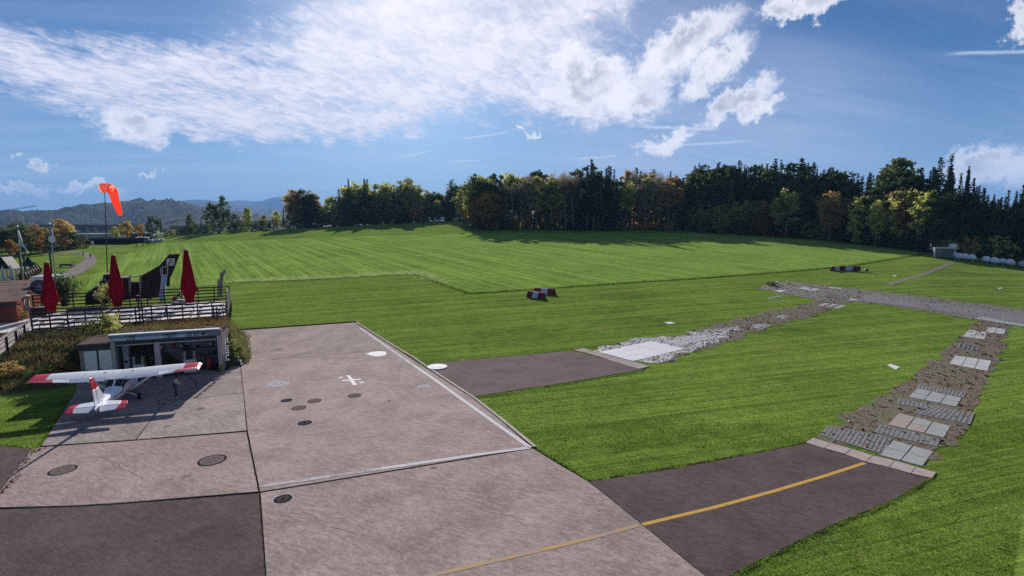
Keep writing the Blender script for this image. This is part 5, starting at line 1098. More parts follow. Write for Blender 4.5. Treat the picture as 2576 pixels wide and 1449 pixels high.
# teal container, blue-grey roof, white rails
ps = G(150, 740); CN = mat('teal_corrugated', (0.03, 0.115, 0.105), 0.5, 0.15, 2.0); e = empty('container', ps, 0.45, 'teal corrugated container behind the left parasol', 'container'); f = vplane(ps, 0.45); a = f(134, 727)[0]; b = f(162, 727)[0]; ht = f(150, 702)[1]
mb = MB(); N_ = 60; 
for k in range(N_):
    x0_ = a + (b - a) * k / N_; mb.box(x0_, 0.0 if k % 2 else 0.06, 0, x0_ + (b - a) / N_, 0.2, ht)
mb.build('front_panel', CN, e); MB().box(a, 0.2, 0, b, 3.0, ht).build('body', CN, e); MB().box(a - 0.1, -0.1, ht, b + 0.1, 3.1, ht + 0.15).build('roof', LTGREY, e)
ps = G(112, 742); e = empty('shed', ps, 0.3, 'low blue grey roofed shed behind the round sign', 'shed'); f = vplane(ps, 0.3); a = f(86, 720)[0]; b = f(134, 720)[0]; ht = f(110, 698)[1]; MB().box(a, 0, 0, b, 4, ht).build('wall', DKGREY, e); MB().box(a - 0.3, -0.4, ht, b + 0.3, 4.4, ht + 0.2).build('roof', FASCL, e); MB().box(a - 0.3, -0.42, ht - 0.25, b + 0.3, -0.401, ht + 0.02).build('roof_edge', FLASH, e)
A = G(142, 728); B = G(172, 716); fence('white_rail_fence', A, B, 4, (0.5, 1.0, 1.5, 2.0), 2.2, 'white rail fence right of the teal container', mat('white_rail', (0.62, 0.6, 0.62), 0.6, 0.1, 2.0), 0.22, min(A.z, B.z), 0.14, 0.5)
ps = G(132, 725); e = empty('tall_frame', ps, 0.3, 'tall dark timber frame behind the blue flag pole', 'frame'); h = (725 - 635) / ppm(ps.y)
for q in (0, 0.5): MB().box(q, 0, 0, q + 0.22, 0.22, h).build('post', GREYW if q else DARKWOOD, e)
ps = G(53, 700); e = empty('tall_frame', ps, 0.3, 'dark timber frame beside the black tent', 'frame'); h = (700 - 645) / ppm(ps.y)
for q in (0, 0.7): MB().box(q, 0, 0, q + 0.25, 0.25, h).build('post', DARKWOOD, e)
# black pavilion tent
ps = G(64, 690); e = empty('pavilion_tent', ps, 0.4, 'black peaked pavilion tent on the lawn behind the hut', 'tent'); f = vplane(ps, 0.4); a = f(46, 668)[0]; b = f(84, 668)[0]; hz = f(64, 668)[1]; hpk = f(60, 646)[1]; w = b - a; TENT = mat('black_tent_cloth', (0.02, 0.02, 0.024), 0.7, 0.2, 2.0)
mb = MB(); R0 = [(a, 0, hz), (b, 0, hz), (b, w, hz), (a, w, hz)]; cx_ = (a + b) / 2; mid = [(cx_ + (x_ - cx_) * 0.35, w / 2 + (y_ - w / 2) * 0.35, hz + (hpk - hz) * 0.45) for x_, y_, z_ in R0]
mb.add(R0 + mid + [(cx_, w / 2, hpk)], [(0, 1, 5, 4), (1, 2, 6, 5), (2, 3, 7, 6), (3, 0, 4, 7), (4, 5, 8), (5, 6, 8), (6, 7, 8), (7, 4, 8)]); mb.build('canopy', TENT, e)
MB().box(a, -0.02, hz - 0.5, b, 0.02, hz - 0.01).build('valance', TENT, e)
for x_, y_ in ((a, 0), (b, 0), (b, w), (a, w)): MB().tube([(x_, y_, 0), (x_, y_, hz - 0.02)], 0.06, 6).build('leg', LTGREY, e)
# main tent roof at the left edge
ps = G(5, 705); e = empty('garden_pavilion', ps, 0.35, 'pale roofed garden pavilion with dark gable at the left edge', 'pavilion'); f = vplane(ps, 0.35); a = f(-60, 680)[0]; b = f(40, 668)[0]; hz = f(20, 676)[1]; hg = f(0, 648)[1]; MB().box(a, 0, hz - 0.2, b, 5, hz).build('roof', LTGREY, e); MB().prism([(a, 0.5, hz + .01), (f(22, 668)[0], 0.5, hz + .01), (f(0, 650)[0], 0.5, hg), (a, 0.5, hg)], (0, 4, 0)).build('gable', DARKWOOD, e)
for q in np.linspace(a, b - 0.3, 5): MB().box(q, 0.1, 0, q + 0.2, 0.3, hz - 0.2).build('post', mat('pinkish_post', (0.5, 0.4, 0.38), 0.7, 0.1, 2.0), e)
PW = mat('lilac_white_canvas', (0.52, 0.49, 0.58), 0.8, 0.1, 2.0)
for px, yt, yb, lb in ((10, 670, 716, 'pale closed parasol at the left edge of the garden'), (31, 666, 712, 'pale closed parasol left of the black tent')): parasol(px, yt, yb, lb, PW, P=G(px, yb), rmax=0.11)
# row of barrels
BRN = mat('barrel_brown', (0.085, 0.045, 0.028), 0.6, 0.35, 3.0); PINK = mat('salmon_bench', (0.48, 0.27, 0.22), 0.7, 0.15, 2.0)
for k in range(7):
    q = G(60 + k * 6.2, 716 - k * 3.4); e = empty('barrel', q, 0.3, 'brown barrel planter in the garden row, number %s from the flagpole' % ('first', 'second', 'third', 'fourth', 'fifth', 'sixth', 'seventh')[k], 'barrel', 'barrels in the garden row')
    s_ = 110 / 1300.0 * 8 * 0.9; MB().lathe([(0.42, 0.75), (0.62, 1.0), (0.72, 1.6), (0.62, 2.2), (0.4, 2.4)], 14).build('drum', BRN, e, True); MB().box(-0.45, -0.45, 0, 0.45, 0.45, 0.745).build('stand', PINK, e, bevel=0.02)
for k in range(9):
    q = G(6 + k * 6.5, 735 - k * 2.2 + (k % 2) * 5); e = empty('garden_table', q, 0.4 + k, 'small pale garden table %s from the left edge in the restaurant garden' % ('first', 'second', 'third', 'fourth', 'fifth', 'sixth', 'seventh', 'eighth', 'ninth')[k], 'table', 'garden tables left of the flagpole'); MB().box(-0.7, -0.45, 0.8, 0.7, 0.45, 0.9).build('table_top', PINK if k % 3 else TABLEM, e); MB().tube([(0, 0, 0), (0, 0, 0.8)], 0.08, 6).build('leg', DKGREY, e); MB().box(-0.4, -0.3, 0, 0.4, 0.3, 0.06).build('foot', DKGREY, e)
# flags
STEEL = mat('painted_steel', (0.32, 0.34, 0.36), 0.4, 0.1, 2.0, metal=0.3)
def flag(px0, py0, px1, py1, Y, cloth, lb, m_, extra=None):
    b = at_depth(px1, py1, Y); zg = gz(b.x, b.y); e = empty('flagpole', (b.x, b.y, zg), 0, lb, 'flag'); f = vplane((b.x, b.y, zg), 0.0); tx, tz = f(px0, py0)
    MB().tube([(0, 0, 0), (0.0, 0, tz * 0.5), (0.02, 0, tz)], [0.12, 0.09, 0.06], 8).build('pole', STEEL, e); MB().lathe([(0.02, 0), (0.11, 0.06), (0.02, 0.16)], 8, (0.02, 0, tz)).build('knob', STEEL, e)
    # cloth hangs from a short crossbar, folded
    pts = [f(*q) for q in cloth]; dx = tx - 0.02; V = []; F = []
    L, R = pts[0::2], pts[1::2]; m = 6
    for j, (l, rr) in enumerate(zip(L, R)):
        for i in range(m + 1):
            t = i / m; V.append((l[0] + (rr[0] - l[0]) * t - dx, 0.16 * math.sin(t * 9 + j * 1.3), l[1] + (rr[1] - l[1]) * t))
    for j in range(len(L) - 1):
        for i in range(m): F.append((j * (m + 1) + i, j * (m + 1) + i + 1, (j + 1) * (m + 1) + i + 1, (j + 1) * (m + 1) + i))
    c = link_mesh('cloth', np_mesh('cloth', V, F, [m_], smooth=True), None, e)
    if extra: 
        a = f(*extra[0]); o = MB().lathe([(extra[1], 0), (extra[1], 0.02)], 14).build('emblem', MATS['emblem_white'], c); o.rotation_euler = (math.pi / 2, 0, 0); o.location = (a[0] - dx, -0.17, a[1])
    return e
FG = mat('grey_green_flag', (0.6, 0.64, 0.66), 0.8, 0.15, 0.8); FB = mat('navy_flag', (0.20, 0.23, 0.36), 0.8, 0.15, 0.8)
flag(52.5, 569, 60, 712, 100, [z4(212, 600), z4(218, 600), z4(214, 660), z4(242, 655), z4(216, 720), z4(270, 715), z4(218, 758), z4(288, 770), z4(280, 765), z4(306, 800), z4(296, 800), z4(314, 832)], 'limp grey green flag on a steel pole left of the orange tree', FG)
flag(135, 564, 144, 745, 85, [z4(544, 575), z4(550, 575), z4(546, 630), z4(574, 640), z4(548, 690), z4(590, 690), z4(556, 720), z4(602, 715), z4(575, 745), z4(604, 735), z4(580, 770), z4(592, 775)], 'limp navy flag with pale emblem on a steel pole beside the left parasol', FB, (z4(572, 690), 0.6))
# windsock
WY = 100.0; b = at_depth(268.5, 690, WY); b.z = gz(b.x, b.y); ws = empty('windsock', b, 0, 'faded orange windsock drooping from a slim dark mast', 'windsock'); f = vplane(b, 0.0); tx, tz = f(262.5, 462)
MB().tube([(0, 0, 0), (tx * 0.5, 0, tz * 0.5), (tx, 0, tz)], [0.11, 0.08, 0.05], 8).build('mast', DKGREY, ws)
ORS = mat('orange_sock_cloth', (0.78, 0.17, 0.09), 0.7, 0.16, 1.2, trans=(0.75, 0.75, 0.75)); ORS2 = mat('pale_orange_sock_cloth', (0.80, 0.28, 0.18), 0.7, 0.16, 1.2, trans=(0.7, 0.7, 0.7))
def sock(pts, m_, nm):
    C = [(f(x, y), rr / ppm(WY)) for x, y, rr in pts]; n = 18; V = []; F = []
    for i, (c_, rr) in enumerate(C):
        p0 = C[max(i - 1, 0)][0]; p1 = C[min(i + 1, len(C) - 1)][0]; dx, dz = p1[0] - p0[0], p1[1] - p0[1]; L = math.hypot(dx, dz); nx, nz = -dz / L, dx / L
        for k in range(n): a = 2 * math.pi * k / n; w = 1 + 0.07 * math.sin(3 * a + i); V.append((c_[0] + nx * rr * w * math.cos(a), rr * w * math.sin(a), c_[1] + nz * rr * w * math.cos(a)))
    for i in range(len(C) - 1):
        for k in range(n): F.append((i * n + k, i * n + (k + 1) % n, (i + 1) * n + (k + 1) % n, (i + 1) * n + k))
    return link_mesh(nm, np_mesh(nm, V, F, [m_], smooth=True), None, ws)
sock([(257, 473, 11.5), (266, 473, 11.5), (275, 474, 11.5), (281, 477, 11.5)], ORS2, 'sock_mouth'); sock([(280, 476, 11), (285, 486, 9.8), (289, 498, 9.0), (293, 510, 8.0), (297, 524, 7.0), (301, 537, 5.5), (302, 541, 4.6)], ORS, 'sock_tail')
for xr in (257, 281): 
    c_ = f(xr, 473.5 if xr < 270 else 477); mb = MB(); mb.tube([(c_[0], 11.6 / ppm(WY) * math.cos(t), c_[1] + 11.6 / ppm(WY) * math.sin(t)) for t in np.linspace(0, 6.283, 21)], 0.03, 5); mb.build('hoop', DKGREY, ws)

# ---- gravel path, walkers, barn and buildings beyond
GRAV = mat('gravel_path', (0.25, 0.215, 0.205), 0.9, 0.22, 0.8, 0.02)
o = sheet('gravel_path', [(128, 716), (160, 704), (205, 687), (240, 664), (244, 655), (238, 644), (222, 637), (190, 632), (150, 633), (100, 637), (100, 639.5), (150, 636), (190, 636), (208, 642), (214, 650), (206, 660), (180, 676), (140, 694), (110, 706)], 3.0, 0.05, GRAV); tag(o, 'curved pale gravel path across the left lawn', 'path', kind='structure')
def person(name, P, yaw, h, pose, cols, label, lvl=1):
    """one continuous skinned body; cols: skin, top, trousers, shoes, hair"""
    J = {'hip': (0, 0, .53), 'belly': (0, 0.0, .62), 'chest': (0, .01, .74), 'neck': (0, 0.0, .84), 'head': (0, .01, .90), 'crown': (0, 0.0, .97)}
    R_ = {'hip': .088, 'belly': .082, 'chest': .10, 'neck': .036, 'head': .058, 'crown': .046}
    E_ = [('hip', 'belly'), ('belly', 'chest'), ('chest', 'neck'), ('neck', 'head'), ('head', 'crown')]
    for s_, n_ in ((-1, 'l'), (1, 'r')):
        d = pose
        J.update({n_ + 'hip': (s_ * .052, 0, .51), n_ + 'knee': (s_ * .057 , d[n_ + 'knee'], .28), n_ + 'ank': (s_ * .06, d[n_ + 'ank'], .045), n_ + 'toe': (s_ * .072, d[n_ + 'ank'] + .085, .018), n_ + 'sh': (s_ * .10, 0, .805), n_ + 'elb': d[n_ + 'elb'], n_ + 'wr': d[n_ + 'wr'], n_ + 'hand': d[n_ + 'hand']})
        R_.update({n_ + 'hip': .066, n_ + 'knee': .043, n_ + 'ank': .03, n_ + 'toe': .022, n_ + 'sh': .044, n_ + 'elb': .031, n_ + 'wr': .02, n_ + 'hand': .018})
        E_ += [('hip', n_ + 'hip'), (n_ + 'hip', n_ + 'knee'), (n_ + 'knee', n_ + 'ank'), (n_ + 'ank', n_ + 'toe'), ('chest', n_ + 'sh'), (n_ + 'sh', n_ + 'elb'), (n_ + 'elb', n_ + 'wr'), (n_ + 'wr', n_ + 'hand')]
        if lvl > 1:
            hx = Vector(d[n_ + 'hand']); wx = Vector(d[n_ + 'wr']); ax = (hx - wx).normalized(); sd = Vector((s_, 0, 0)); sd = (sd - ax * sd.dot(ax)).normalized()
            for k in range(4):
                q = hx + sd * (k - 1.5) * .009 + ax * .012; J[n_ + 'f%da' % k] = q; J[n_ + 'f%db' % k] = q + ax * (.028 + .004 * (1.5 - abs(k - 1.5))) + Vector((0, 0, -.008)); R_[n_ + 'f%da' % k] = .0055; R_[n_ + 'f%db' % k] = .0045; E_ += [(n_ + 'hand', n_ + 'f%da' % k), (n_ + 'f%da' % k, n_ + 'f%db' % k)]
            q = wx + ax * .02 - sd * .02; J[n_ + 'th'] = q + ax * .015; R_[n_ + 'th'] = .006; E_ += [(n_ + 'wr', n_ + 'th')]
    tilt = pose.get('bend', 0.0)
    def bend(p):
        p = Vector(p)
        if p.z > .53: q = p - Vector((0, 0, .53)); q = Matrix.Rotation(-tilt, 3, 'X') @ q; p = q + Vector((0, 0, .53))
        return p
    up = ('belly', 'chest', 'neck', 'head', 'crown')
    K = {k: bend(v) if k in up or k[1:] in ('sh', 'elb', 'wr', 'hand', 'th') or k[1] == 'f' else Vector(v) for k, v in J.items()}
    if 'nod' in pose: K['head'] += Vector((0, pose['nod'], -.012)); K['crown'] += Vector((0, pose['nod'] * 1.8, -.03))
    ids = {k: i for i, k in enumerate(K)}; me = bpy.data.meshes.new('tmp'); me.from_pydata([K[k] * h for k in K], [(ids[a], ids[b]) for a, b in E_], [])
    ob = bpy.data.objects.new('tmp', me); col.objects.link(ob); sk = ob.modifiers.new('s', 'SKIN'); sk.use_smooth_shade = True
    for k, i in ids.items(): v = me.skin_vertices[0].data[i]; v.radius = (R_[k] * h * (0.92 if k in ('hip', 'belly', 'chest') else 1),) * 2 if k not in ('hip', 'belly', 'chest') else (R_[k] * h * 1.05, R_[k] * h * .72); v.use_root = (k == 'hip')
    sb_ = ob.modifiers.new('d', 'SUBSURF'); sb_.levels = lvl; sb_.render_levels = lvl
    m2 = bpy.data.meshes.new_from_object(ob.evaluated_get(bpy.context.evaluated_depsgraph_get())); bpy.data.objects.remove(ob); m2.name = 'body'
    m2.materials.clear()
    for c_ in cols: m2.materials.append(c_)
    # colour by nearest bone
    seg = []
    for a, b in E_:
        z_ = 0 if a in ('neck', 'head') or b in ('head', 'crown') else (2 if a in ('lhip', 'rhip', 'hip') and b in ('lhip', 'rhip', 'lknee', 'rknee') or a in ('lknee', 'rknee') else (3 if b in ('ltoe', 'rtoe') else (0 if b[1:] in ('hand', 'th') or a[1:] == 'hand' or b[1] == 'f' else 1)))
        if a[1:] in ('sh', 'elb') or b[1:] == 'sh': z_ = 5 if len(cols) > 5 else 1
        if a[1:] == 'wr' or b[1:] == 'wr' and pose.get('bare'): z_ = 0
        seg.append((K[a] * h, K[b] * h, z_))
    for p_ in m2.polygons:
        c_ = p_.center; best = min(seg, key=lambda s_: ((c_ - (s_[0] + (s_[1] - s_[0]) * max(0, min(1, (c_ - s_[0]).dot(s_[1] - s_[0]) / max((s_[1] - s_[0]).length_squared, 1e-9))))).length))
        z_ = best[2]
        if z_ == 1 and (c_ - K['hip'] * h).length < 0.09 * h and c_.z < 0.55 * h: z_ = 2
        if z_ == 0 and (c_ - K['crown'] * h).length < .068 * h and c_.z > K['head'].z * h + .0 * h: z_ = 4
        if z_ == 0 and c_.y < K['head'].y * h - .015 * h and c_.z > K['neck'].z * h + .02 * h: z_ = 4
        p_.material_index = z_; p_.use_smooth = True
    e = empty(name, P, yaw, label, 'person'); o = link_mesh('body', m2, None, e)
    if lvl > 1:
        hd = K['head'] * h; fwd = Vector((0, 1, -.25)).normalized()
        MB().lathe([(.006 * h, -.012 * h), (.009 * h, 0), (.004 * h, .012 * h)], 8, tuple(hd + fwd * .056 * h)).build('nose', cols[0], e, True)
        for s_ in (-1, 1): MB().lathe([(.003 * h, -.004 * h), (.006 * h, 0), (.003 * h, .004 * h)], 8, tuple(hd + fwd * .050 * h + Vector((s_ * .02 * h, 0, .012 * h)))).build('eye', BLACKM, e, True); MB().lathe([(.004 * h, -.015 * h), (.009 * h, 0), (.004 * h, .015 * h)], 8, tuple(hd + Vector((s_ * .058 * h, 0, 0)))).build('ear', cols[0], e, True)
        MB().box(-.014 * h, -.002, -.002, .014 * h, .003, .003, Matrix.Translation(hd + fwd * .05 * h + Vector((0, 0, -.026 * h)))).build('mouth', mat('lips', (0.25, 0.1, 0.09), 0.6, 0.1, 5.0), e)
    return e
SKIN = mat('skin', (0.42, 0.26, 0.19), 0.6, 0.08, 8.0); NAVY = mat('navy_vest', (0.022, 0.023, 0.032), 0.8, 0.2, 6.0); JEANS = mat('dark_jeans', (0.045, 0.055, 0.085), 0.85, 0.2, 8.0); PALE = mat('pale_grey_sleeve', (0.48, 0.49, 0.47), 0.85, 0.1, 6.0); HAIR = mat('dark_hair', (0.018, 0.013, 0.011), 0.7, 0.3, 20.0); SHOE = mat('white_shoe', (0.62, 0.6, 0.6), 0.6, 0.1, 6.0)
WALK = {'lknee': .05, 'lank': .09, 'rknee': .0, 'rank': -.11, 'lelb': (-.13, -.03, .65), 'lwr': (-.13, .03, .52), 'lhand': (-.13, .05, .48), 'relb': (.13, .0, .65), 'rwr': (.13, .08, .54), 'rhand': (.13, .10, .50)}
for px, py, yw, lb in ((210, 645, 2.9, 'tiny dark walker on the gravel path nearer its bend'), (228, 650, 3.3, 'tiny dark walker on the outer side of the gravel path')):
    P = G(px, py); person('person', P, yw, 12.5 / ppm(P.y), WALK, [SKIN, NAVY, JEANS, BLACKM, HAIR], lb, 1)
e = empty('trough_bench', G(166, 672), 0.3, 'low black bench beside the gravel path', 'bench'); MB().box(-1.2, -0.3, 0.35, 1.2, 0.3, 0.85).build('seat', BLACKM, e); MB().box(-1.2, -.3, 0, -1.0, .3, .348).build('leg', BLACKM, e); MB().box(1.0, -.3, 0, 1.2, .3, .348).build('leg', BLACKM, e); MB().box(1.35, -.1, 0, 1.5, .1, 1.9).build('post', GREYW, e); MB().box(1.8, -.1, 0, 1.95, .1, 1.5).build('post', GREYW, e)
def building(name, px0, px1, ytop, ybot, Y, depth, label, wm, rm, kind='flat', win=None, yaw=0.0, cat='building'):
    b = at_depth((px0 + px1) / 2, ybot, Y); e = empty(name, b, yaw, label, cat); f = vplane(b, yaw); a = f(px0, ybot)[0]; c_ = f(px1, ybot)[0]; h = f((px0 + px1) / 2, ytop)[1]
    MB().box(a, 0, -6, c_, depth, h).build('wall', wm, e)
    if kind == 'flat': MB().box(a - .4, -.4, h, c_ + .4, depth + .4, h + .5).build('roof', rm, e)
    elif kind == 'shed': MB().prism([(a - .8, -1.0, h - .3), (a - .8, depth + 1, h + depth * .14), (a - .8, depth + 1, h + depth * .14 + .3), (a - .8, -1.0, h)], (c_ - a + 1.6, 0, 0)).build('roof', rm, e)
    elif kind == 'gable': MB().prism([(a - .5, -.6, h), (a - .5, depth + .6, h), (a - .5, depth / 2, h + depth * .22)], (c_ - a + 1, 0, 0)).build('roof', rm, e)
    if win:
        n_, z0, z1_, m_ = win
        for k in range(n_): x_ = a + (c_ - a) * (k + .5) / n_; ww = (c_ - a) / n_ * .32; MB().box(x_ - ww, -.06, h * z0, x_ + ww, -.005, h * z1_).build('window', m_, e)
    return e, a, c_, h
BARNW = mat('black_barn_boards', (0.016, 0.015, 0.018), 0.8, 0.3, 0.5, streak=(1, 1, 0.2)); BARNR = mat('barn_roof', (0.030, 0.024, 0.025), 0.8, 0.25, 0.3)
e, a, c_, h = building('barn', 186, 336, 603, 628, 215, 14, 'long black boarded barn at the far edge of the left lawn', BARNW, BARNR, 'flat', yaw=0.12)
for k in range(7): MB().box(a + (c_ - a) * k / 7 - .12, -.2, -3, a + (c_ - a) * k / 7 + .12, -.005, h).build('post', BARNR, e)
e = empty('white_sign', G(235, 632), 0, 'small white sign on a post in front of the black barn', 'sign'); MB().box(-.35, -.03, 2.2, .35, .03, 3.6).build('board', WHITEM, e); MB().tube([(0, 0, 0), (0, 0, 2.2)], .06, 6).build('post', LTGREY, e)
# wrapped bales
BALE = mat('white_bale_wrap', (0.50, 0.49, 0.50), 0.45, 0.15, 2.0); r = np.random.default_rng(4); bc = at_depth(365, 607, 225); zb = gz(bc.x, bc.y)
for k in range(24):
    row = k % 10; lv = 0 if k < 14 else (1 if k < 20 else 2); x_ = bc.x - 6 + (k % 14) * .95 + (lv * 1.5) + r.normal(0, .1); y_ = bc.y + (k % 3) * 1.3; e = empty('wrapped_bale', (x_, y_, gz(x_, y_) + lv * 1.15), r.uniform(0, 3), 'white wrapped hay bale in the heap right of the black barn', 'bale', 'heap of white wrapped bales'); mb = MB(); mb.lathe([(0.45, 0), (.66, .08), (.7, .3), (.7, .95), (.66, 1.12), (.45, 1.2)], 14); mb.build('wrap', BALE, e, True)
ZINC = mat('zinc_roof', (0.035, 0.037, 0.046), 0.8, 0.2, 0.1); PALEW = mat('pale_factory_wall', (0.25, 0.255, 0.31), 0.7, 0.15, 0.1); WH2 = mat('white_roof_sheet', (0.45, 0.45, 0.48), 0.7, 0.1, 0.1); HOUSE = mat('house_plaster', (0.2, 0.2, 0.22), 0.8, 0.15, 0.1)
fy = 420.0
b = at_depth(175, 594, fy); e = empty('factory', b, 0.1, 'pale factory with four sawtooth roof ridges behind the barn', 'factory'); f = vplane(b, 0.1); a = f(100, 594)[0]; c_ = f(258, 594)[0]; z0 = f(180, 590)[1]; ht = f(180, 582)[1]; MB().box(a, 0, -12, c_, 60, ht).build('wall', PALEW, e)
nsaw = 7; pk = f(180, 570)[1]
for k in range(nsaw):
    x0_ = a + (c_ - a) * k / nsaw; x1_ = a + (c_ - a) * (k + 1) / nsaw; MB().prism([(x0_, 0.05, ht + .01), (x1_, 0.05, ht + .01), (x0_ + (x1_ - x0_) * .12, 0.05, pk + (pk - ht) * .4)], (0, 60, 0)).build('roof', ZINC, e); MB().prism([(x0_ + .8, -.2, ht - .6), (x1_ - .5, -.2, ht - .6), (x0_ + (x1_ - x0_) * .14, -.2, pk + (pk - ht) * .15)], (0, .15, 0)).build('gable', PALEW, e)
building('factory_hall', 176, 234, 590, 602, 380, 25, 'low white roofed hall in front of the factory', PALEW, WH2, 'flat', cat='building')
building('flat_house', 322, 388, 588, 597, 300, 12, 'low dark house with white roof edge right of the barn', DKGREY, WH2, 'flat')
building('flat_house', 428, 470, 568, 586, 420, 20, 'flat roofed house with windows left of the narrow dark tree', HOUSE, WH2, 'flat', (6, .3, .7, SCREEN)); building('flat_house', 482, 506, 564, 580, 460, 18, 'flat roofed house right of the narrow dark tree', HOUSE, WH2, 'flat', (4, .3, .7, SCREEN)); building('flat_house', 588, 606, 566, 575, 430, 12, 'small gabled house behind the hedge right of the tallest tree', HOUSE, BARNR, 'gable')
building('white_tower', 399, 405, 546, 580, 600, 6, 'narrow white tower beside the round green tree', WH2, LTGREY, 'flat', (1, .8, .9, SCREEN), cat='tower'); building('gable_house', 278, 292, 590, 600, 400, 12, 'small white gabled house right of the factory', WH2, BARNR, 'gable')
b = at_depth(-40, 540, 1500.0); e = empty('tower_crane', (b.x, b.y, -6), 0, 'distant tower crane jib above the hills at the left edge', 'crane'); f = vplane((b.x, b.y, -6), 0); A = f(-70, 543); B = f(90, 519); CR = mat('crane_grey', (0.30, 0.29, 0.32), 0.6, 0.1, 1.0)
MB().bar((A[0], 0, A[1]), (B[0], 0, B[1]), 1.1, 1.1).build('jib_chord', CR, e); MB().bar((A[0], 0, A[1] + 4), (B[0], 0, B[1] + 2.5), .7, .7).build('jib_chord', CR, e); mb = MB()
for k in range(26): t = k / 26; q = A[0] + (B[0] - A[0]) * t, A[1] + (B[1] - A[1]) * t; q2 = A[0] + (B[0] - A[0]) * (t + .02), A[1] + 4 - 1.5 * t + (B[1] - A[1]) * (t + .02); mb.bar((q[0], 0, q[1]), (q2[0], 0, q2[1]), .45)
mb.build('lattice', CR, e); MB().box(A[0] - 1, -1, 0, A[0] + 1, 1, A[1] + 8).build('mast', CR, e)
for k, (px, py) in enumerate([z4(1375, 740), z4(1440, 735), z4(1490, 725)]): q = G(px, py + 6); e = empty('fence_post', q, 0, 'dark fence post at the meadow edge below the bales', 'post', 'posts below the bales'); MB().box(-.1, -.1, 0, .1, .1, 2.6).build('post', DARKWOOD, e); MB().box(-1.5, -.05, 1.6, 1.5, .05, 1.75).build('rail', DARKWOOD, e)
# ------------------------------------------------------------------ aircraft
WPT = mat('white_aircraft_paint', (0.86, 0.86, 0.88), 0.32, 0.04, 1.5, coat=0.3); RPT = mat('red_aircraft_paint', (0.66, 0.022, 0.045), 0.35, 0.08, 1.5, coat=0.3); PERSPEX = mat('dark_perspex', (0.015, 0.018, 0.028), 0.08, 0.1, 2.0); TYRE = mat('tyre_rubber', (0.02, 0.02, 0.021), 0.85, 0.2, 6.0); ALU = mat('bare_aluminium', (0.55, 0.55, 0.57), 0.35, 0.1, 3.0, metal=0.8); DSTR = mat('dark_stripe', (0.05, 0.06, 0.08), 0.4, 0.1, 2.0)
AC = Vector((-28.7, 34.6, 0.06)); AYAW = math.radians(20.0)
ac = empty('light_aircraft', AC, AYAW, 'white high wing light aircraft with red wingtips and tail parked by the fuel station', 'aircraft')
ST = [(-0.75, .05, .80, .93), (-0.3, .10, .74, 1.02), (0.5, .19, .68, 1.12), (1.3, .29, .62, 1.22), (2.1, .39, .57, 1.32), (2.75, .48, .54, 1.44), (3.1, .52, .53, 1.66), (3.4, .54, .52, 1.98), (4.3, .56, .50, 2.03), (4.95, .56, .50, 2.0), (5.35, .55, .52, 1.62), (5.65, .52, .54, 1.36), (6.3, .46, .58, 1.26), (6.85, .34, .66, 1.14), (7.0, .2, .75, 1.04)]
def sect(y, a, off=0.0):
    ys = [s_[0] for s_ in ST]; w = np.interp(y, ys, [s_[1] for s_ in ST]) + off; zb = np.interp(y, ys, [s_[2] for s_ in ST]) - off; zt_ = np.interp(y, ys, [s_[3] for s_ in ST]) + off
    w = w * 1.16 if w > .15 else w; zb -= .06; zt_ += .03 if y < 3.2 else 0; n = 3.0; c_, s_ = math.cos(a), math.sin(a); x = math.copysign(abs(c_) ** (2 / n), c_) * w; z = (zb + zt_) / 2 + math.copysign(abs(s_) ** (2 / n), s_) * (zt_ - zb) / 2
    return (float(x), float(y), float(z))
def skin(y0, y1, a0, a1, ny, na, off=0.0):
    V = [sect(y0 + (y1 - y0) * i / ny, a0 + (a1 - a0) * j / na, off) for i in range(ny + 1) for j in range(na + 1)]
    return V, [(i * (na + 1) + j, i * (na + 1) + j + 1, (i + 1) * (na + 1) + j + 1, (i + 1) * (na + 1) + j) for i in range(ny) for j in range(na)]
mb = MB(); V_, F_ = skin(-0.75, 7.0, 0, 2 * math.pi, 46, 28); mb.add(V_, F_); fus = mb.build('fuselage', WPT, ac, True)
def patch(nm, m_, par, *a, off=0.012):
    mb = MB(); V_, F_ = skin(*a, off=off); mb.add(V_, F_); return mb.build(nm, m_, par, True)
patch('rear_window', PERSPEX, fus, 2.82, 3.36, math.radians(48), math.radians(88), 8, 6); patch('rear_window', PERSPEX, fus, 2.82, 3.36, math.radians(92), math.radians(132), 8, 6)
for sgn in (0, 1):
    A0, A1 = (math.radians(14), math.radians(44)) if sgn == 0 else (math.radians(136), math.radians(166))
    patch('side_window', PERSPEX, fus, 2.9, 3.75, A0, A1, 6, 5); patch('side_window', PERSPEX, fus, 3.85, 4.85, A0, A1, 6, 5)
    B0, B1 = (math.radians(-38), math.radians(-22)) if sgn == 0 else (math.radians(202), math.radians(218))
    patch('red_stripe', RPT, fus, 0.6, 6.6, math.radians(-30) if sgn == 0 else math.radians(194), math.radians(-14) if sgn == 0 else math.radians(210), 24, 3, off=0.006); patch('dark_stripe', DSTR, fus, 1.6, 3.0, math.radians(2) if sgn == 0 else math.radians(172), math.radians(8) if sgn == 0 else math.radians(178), 10, 2, off=0.006)
patch('windshield', PERSPEX, fus, 5.0, 5.55, math.radians(25), math.radians(155), 6, 12)
patch('lettering_band', DSTR, fus, 0.35, 0.5, math.radians(30), math.radians(150), 2, 10, off=0.006)
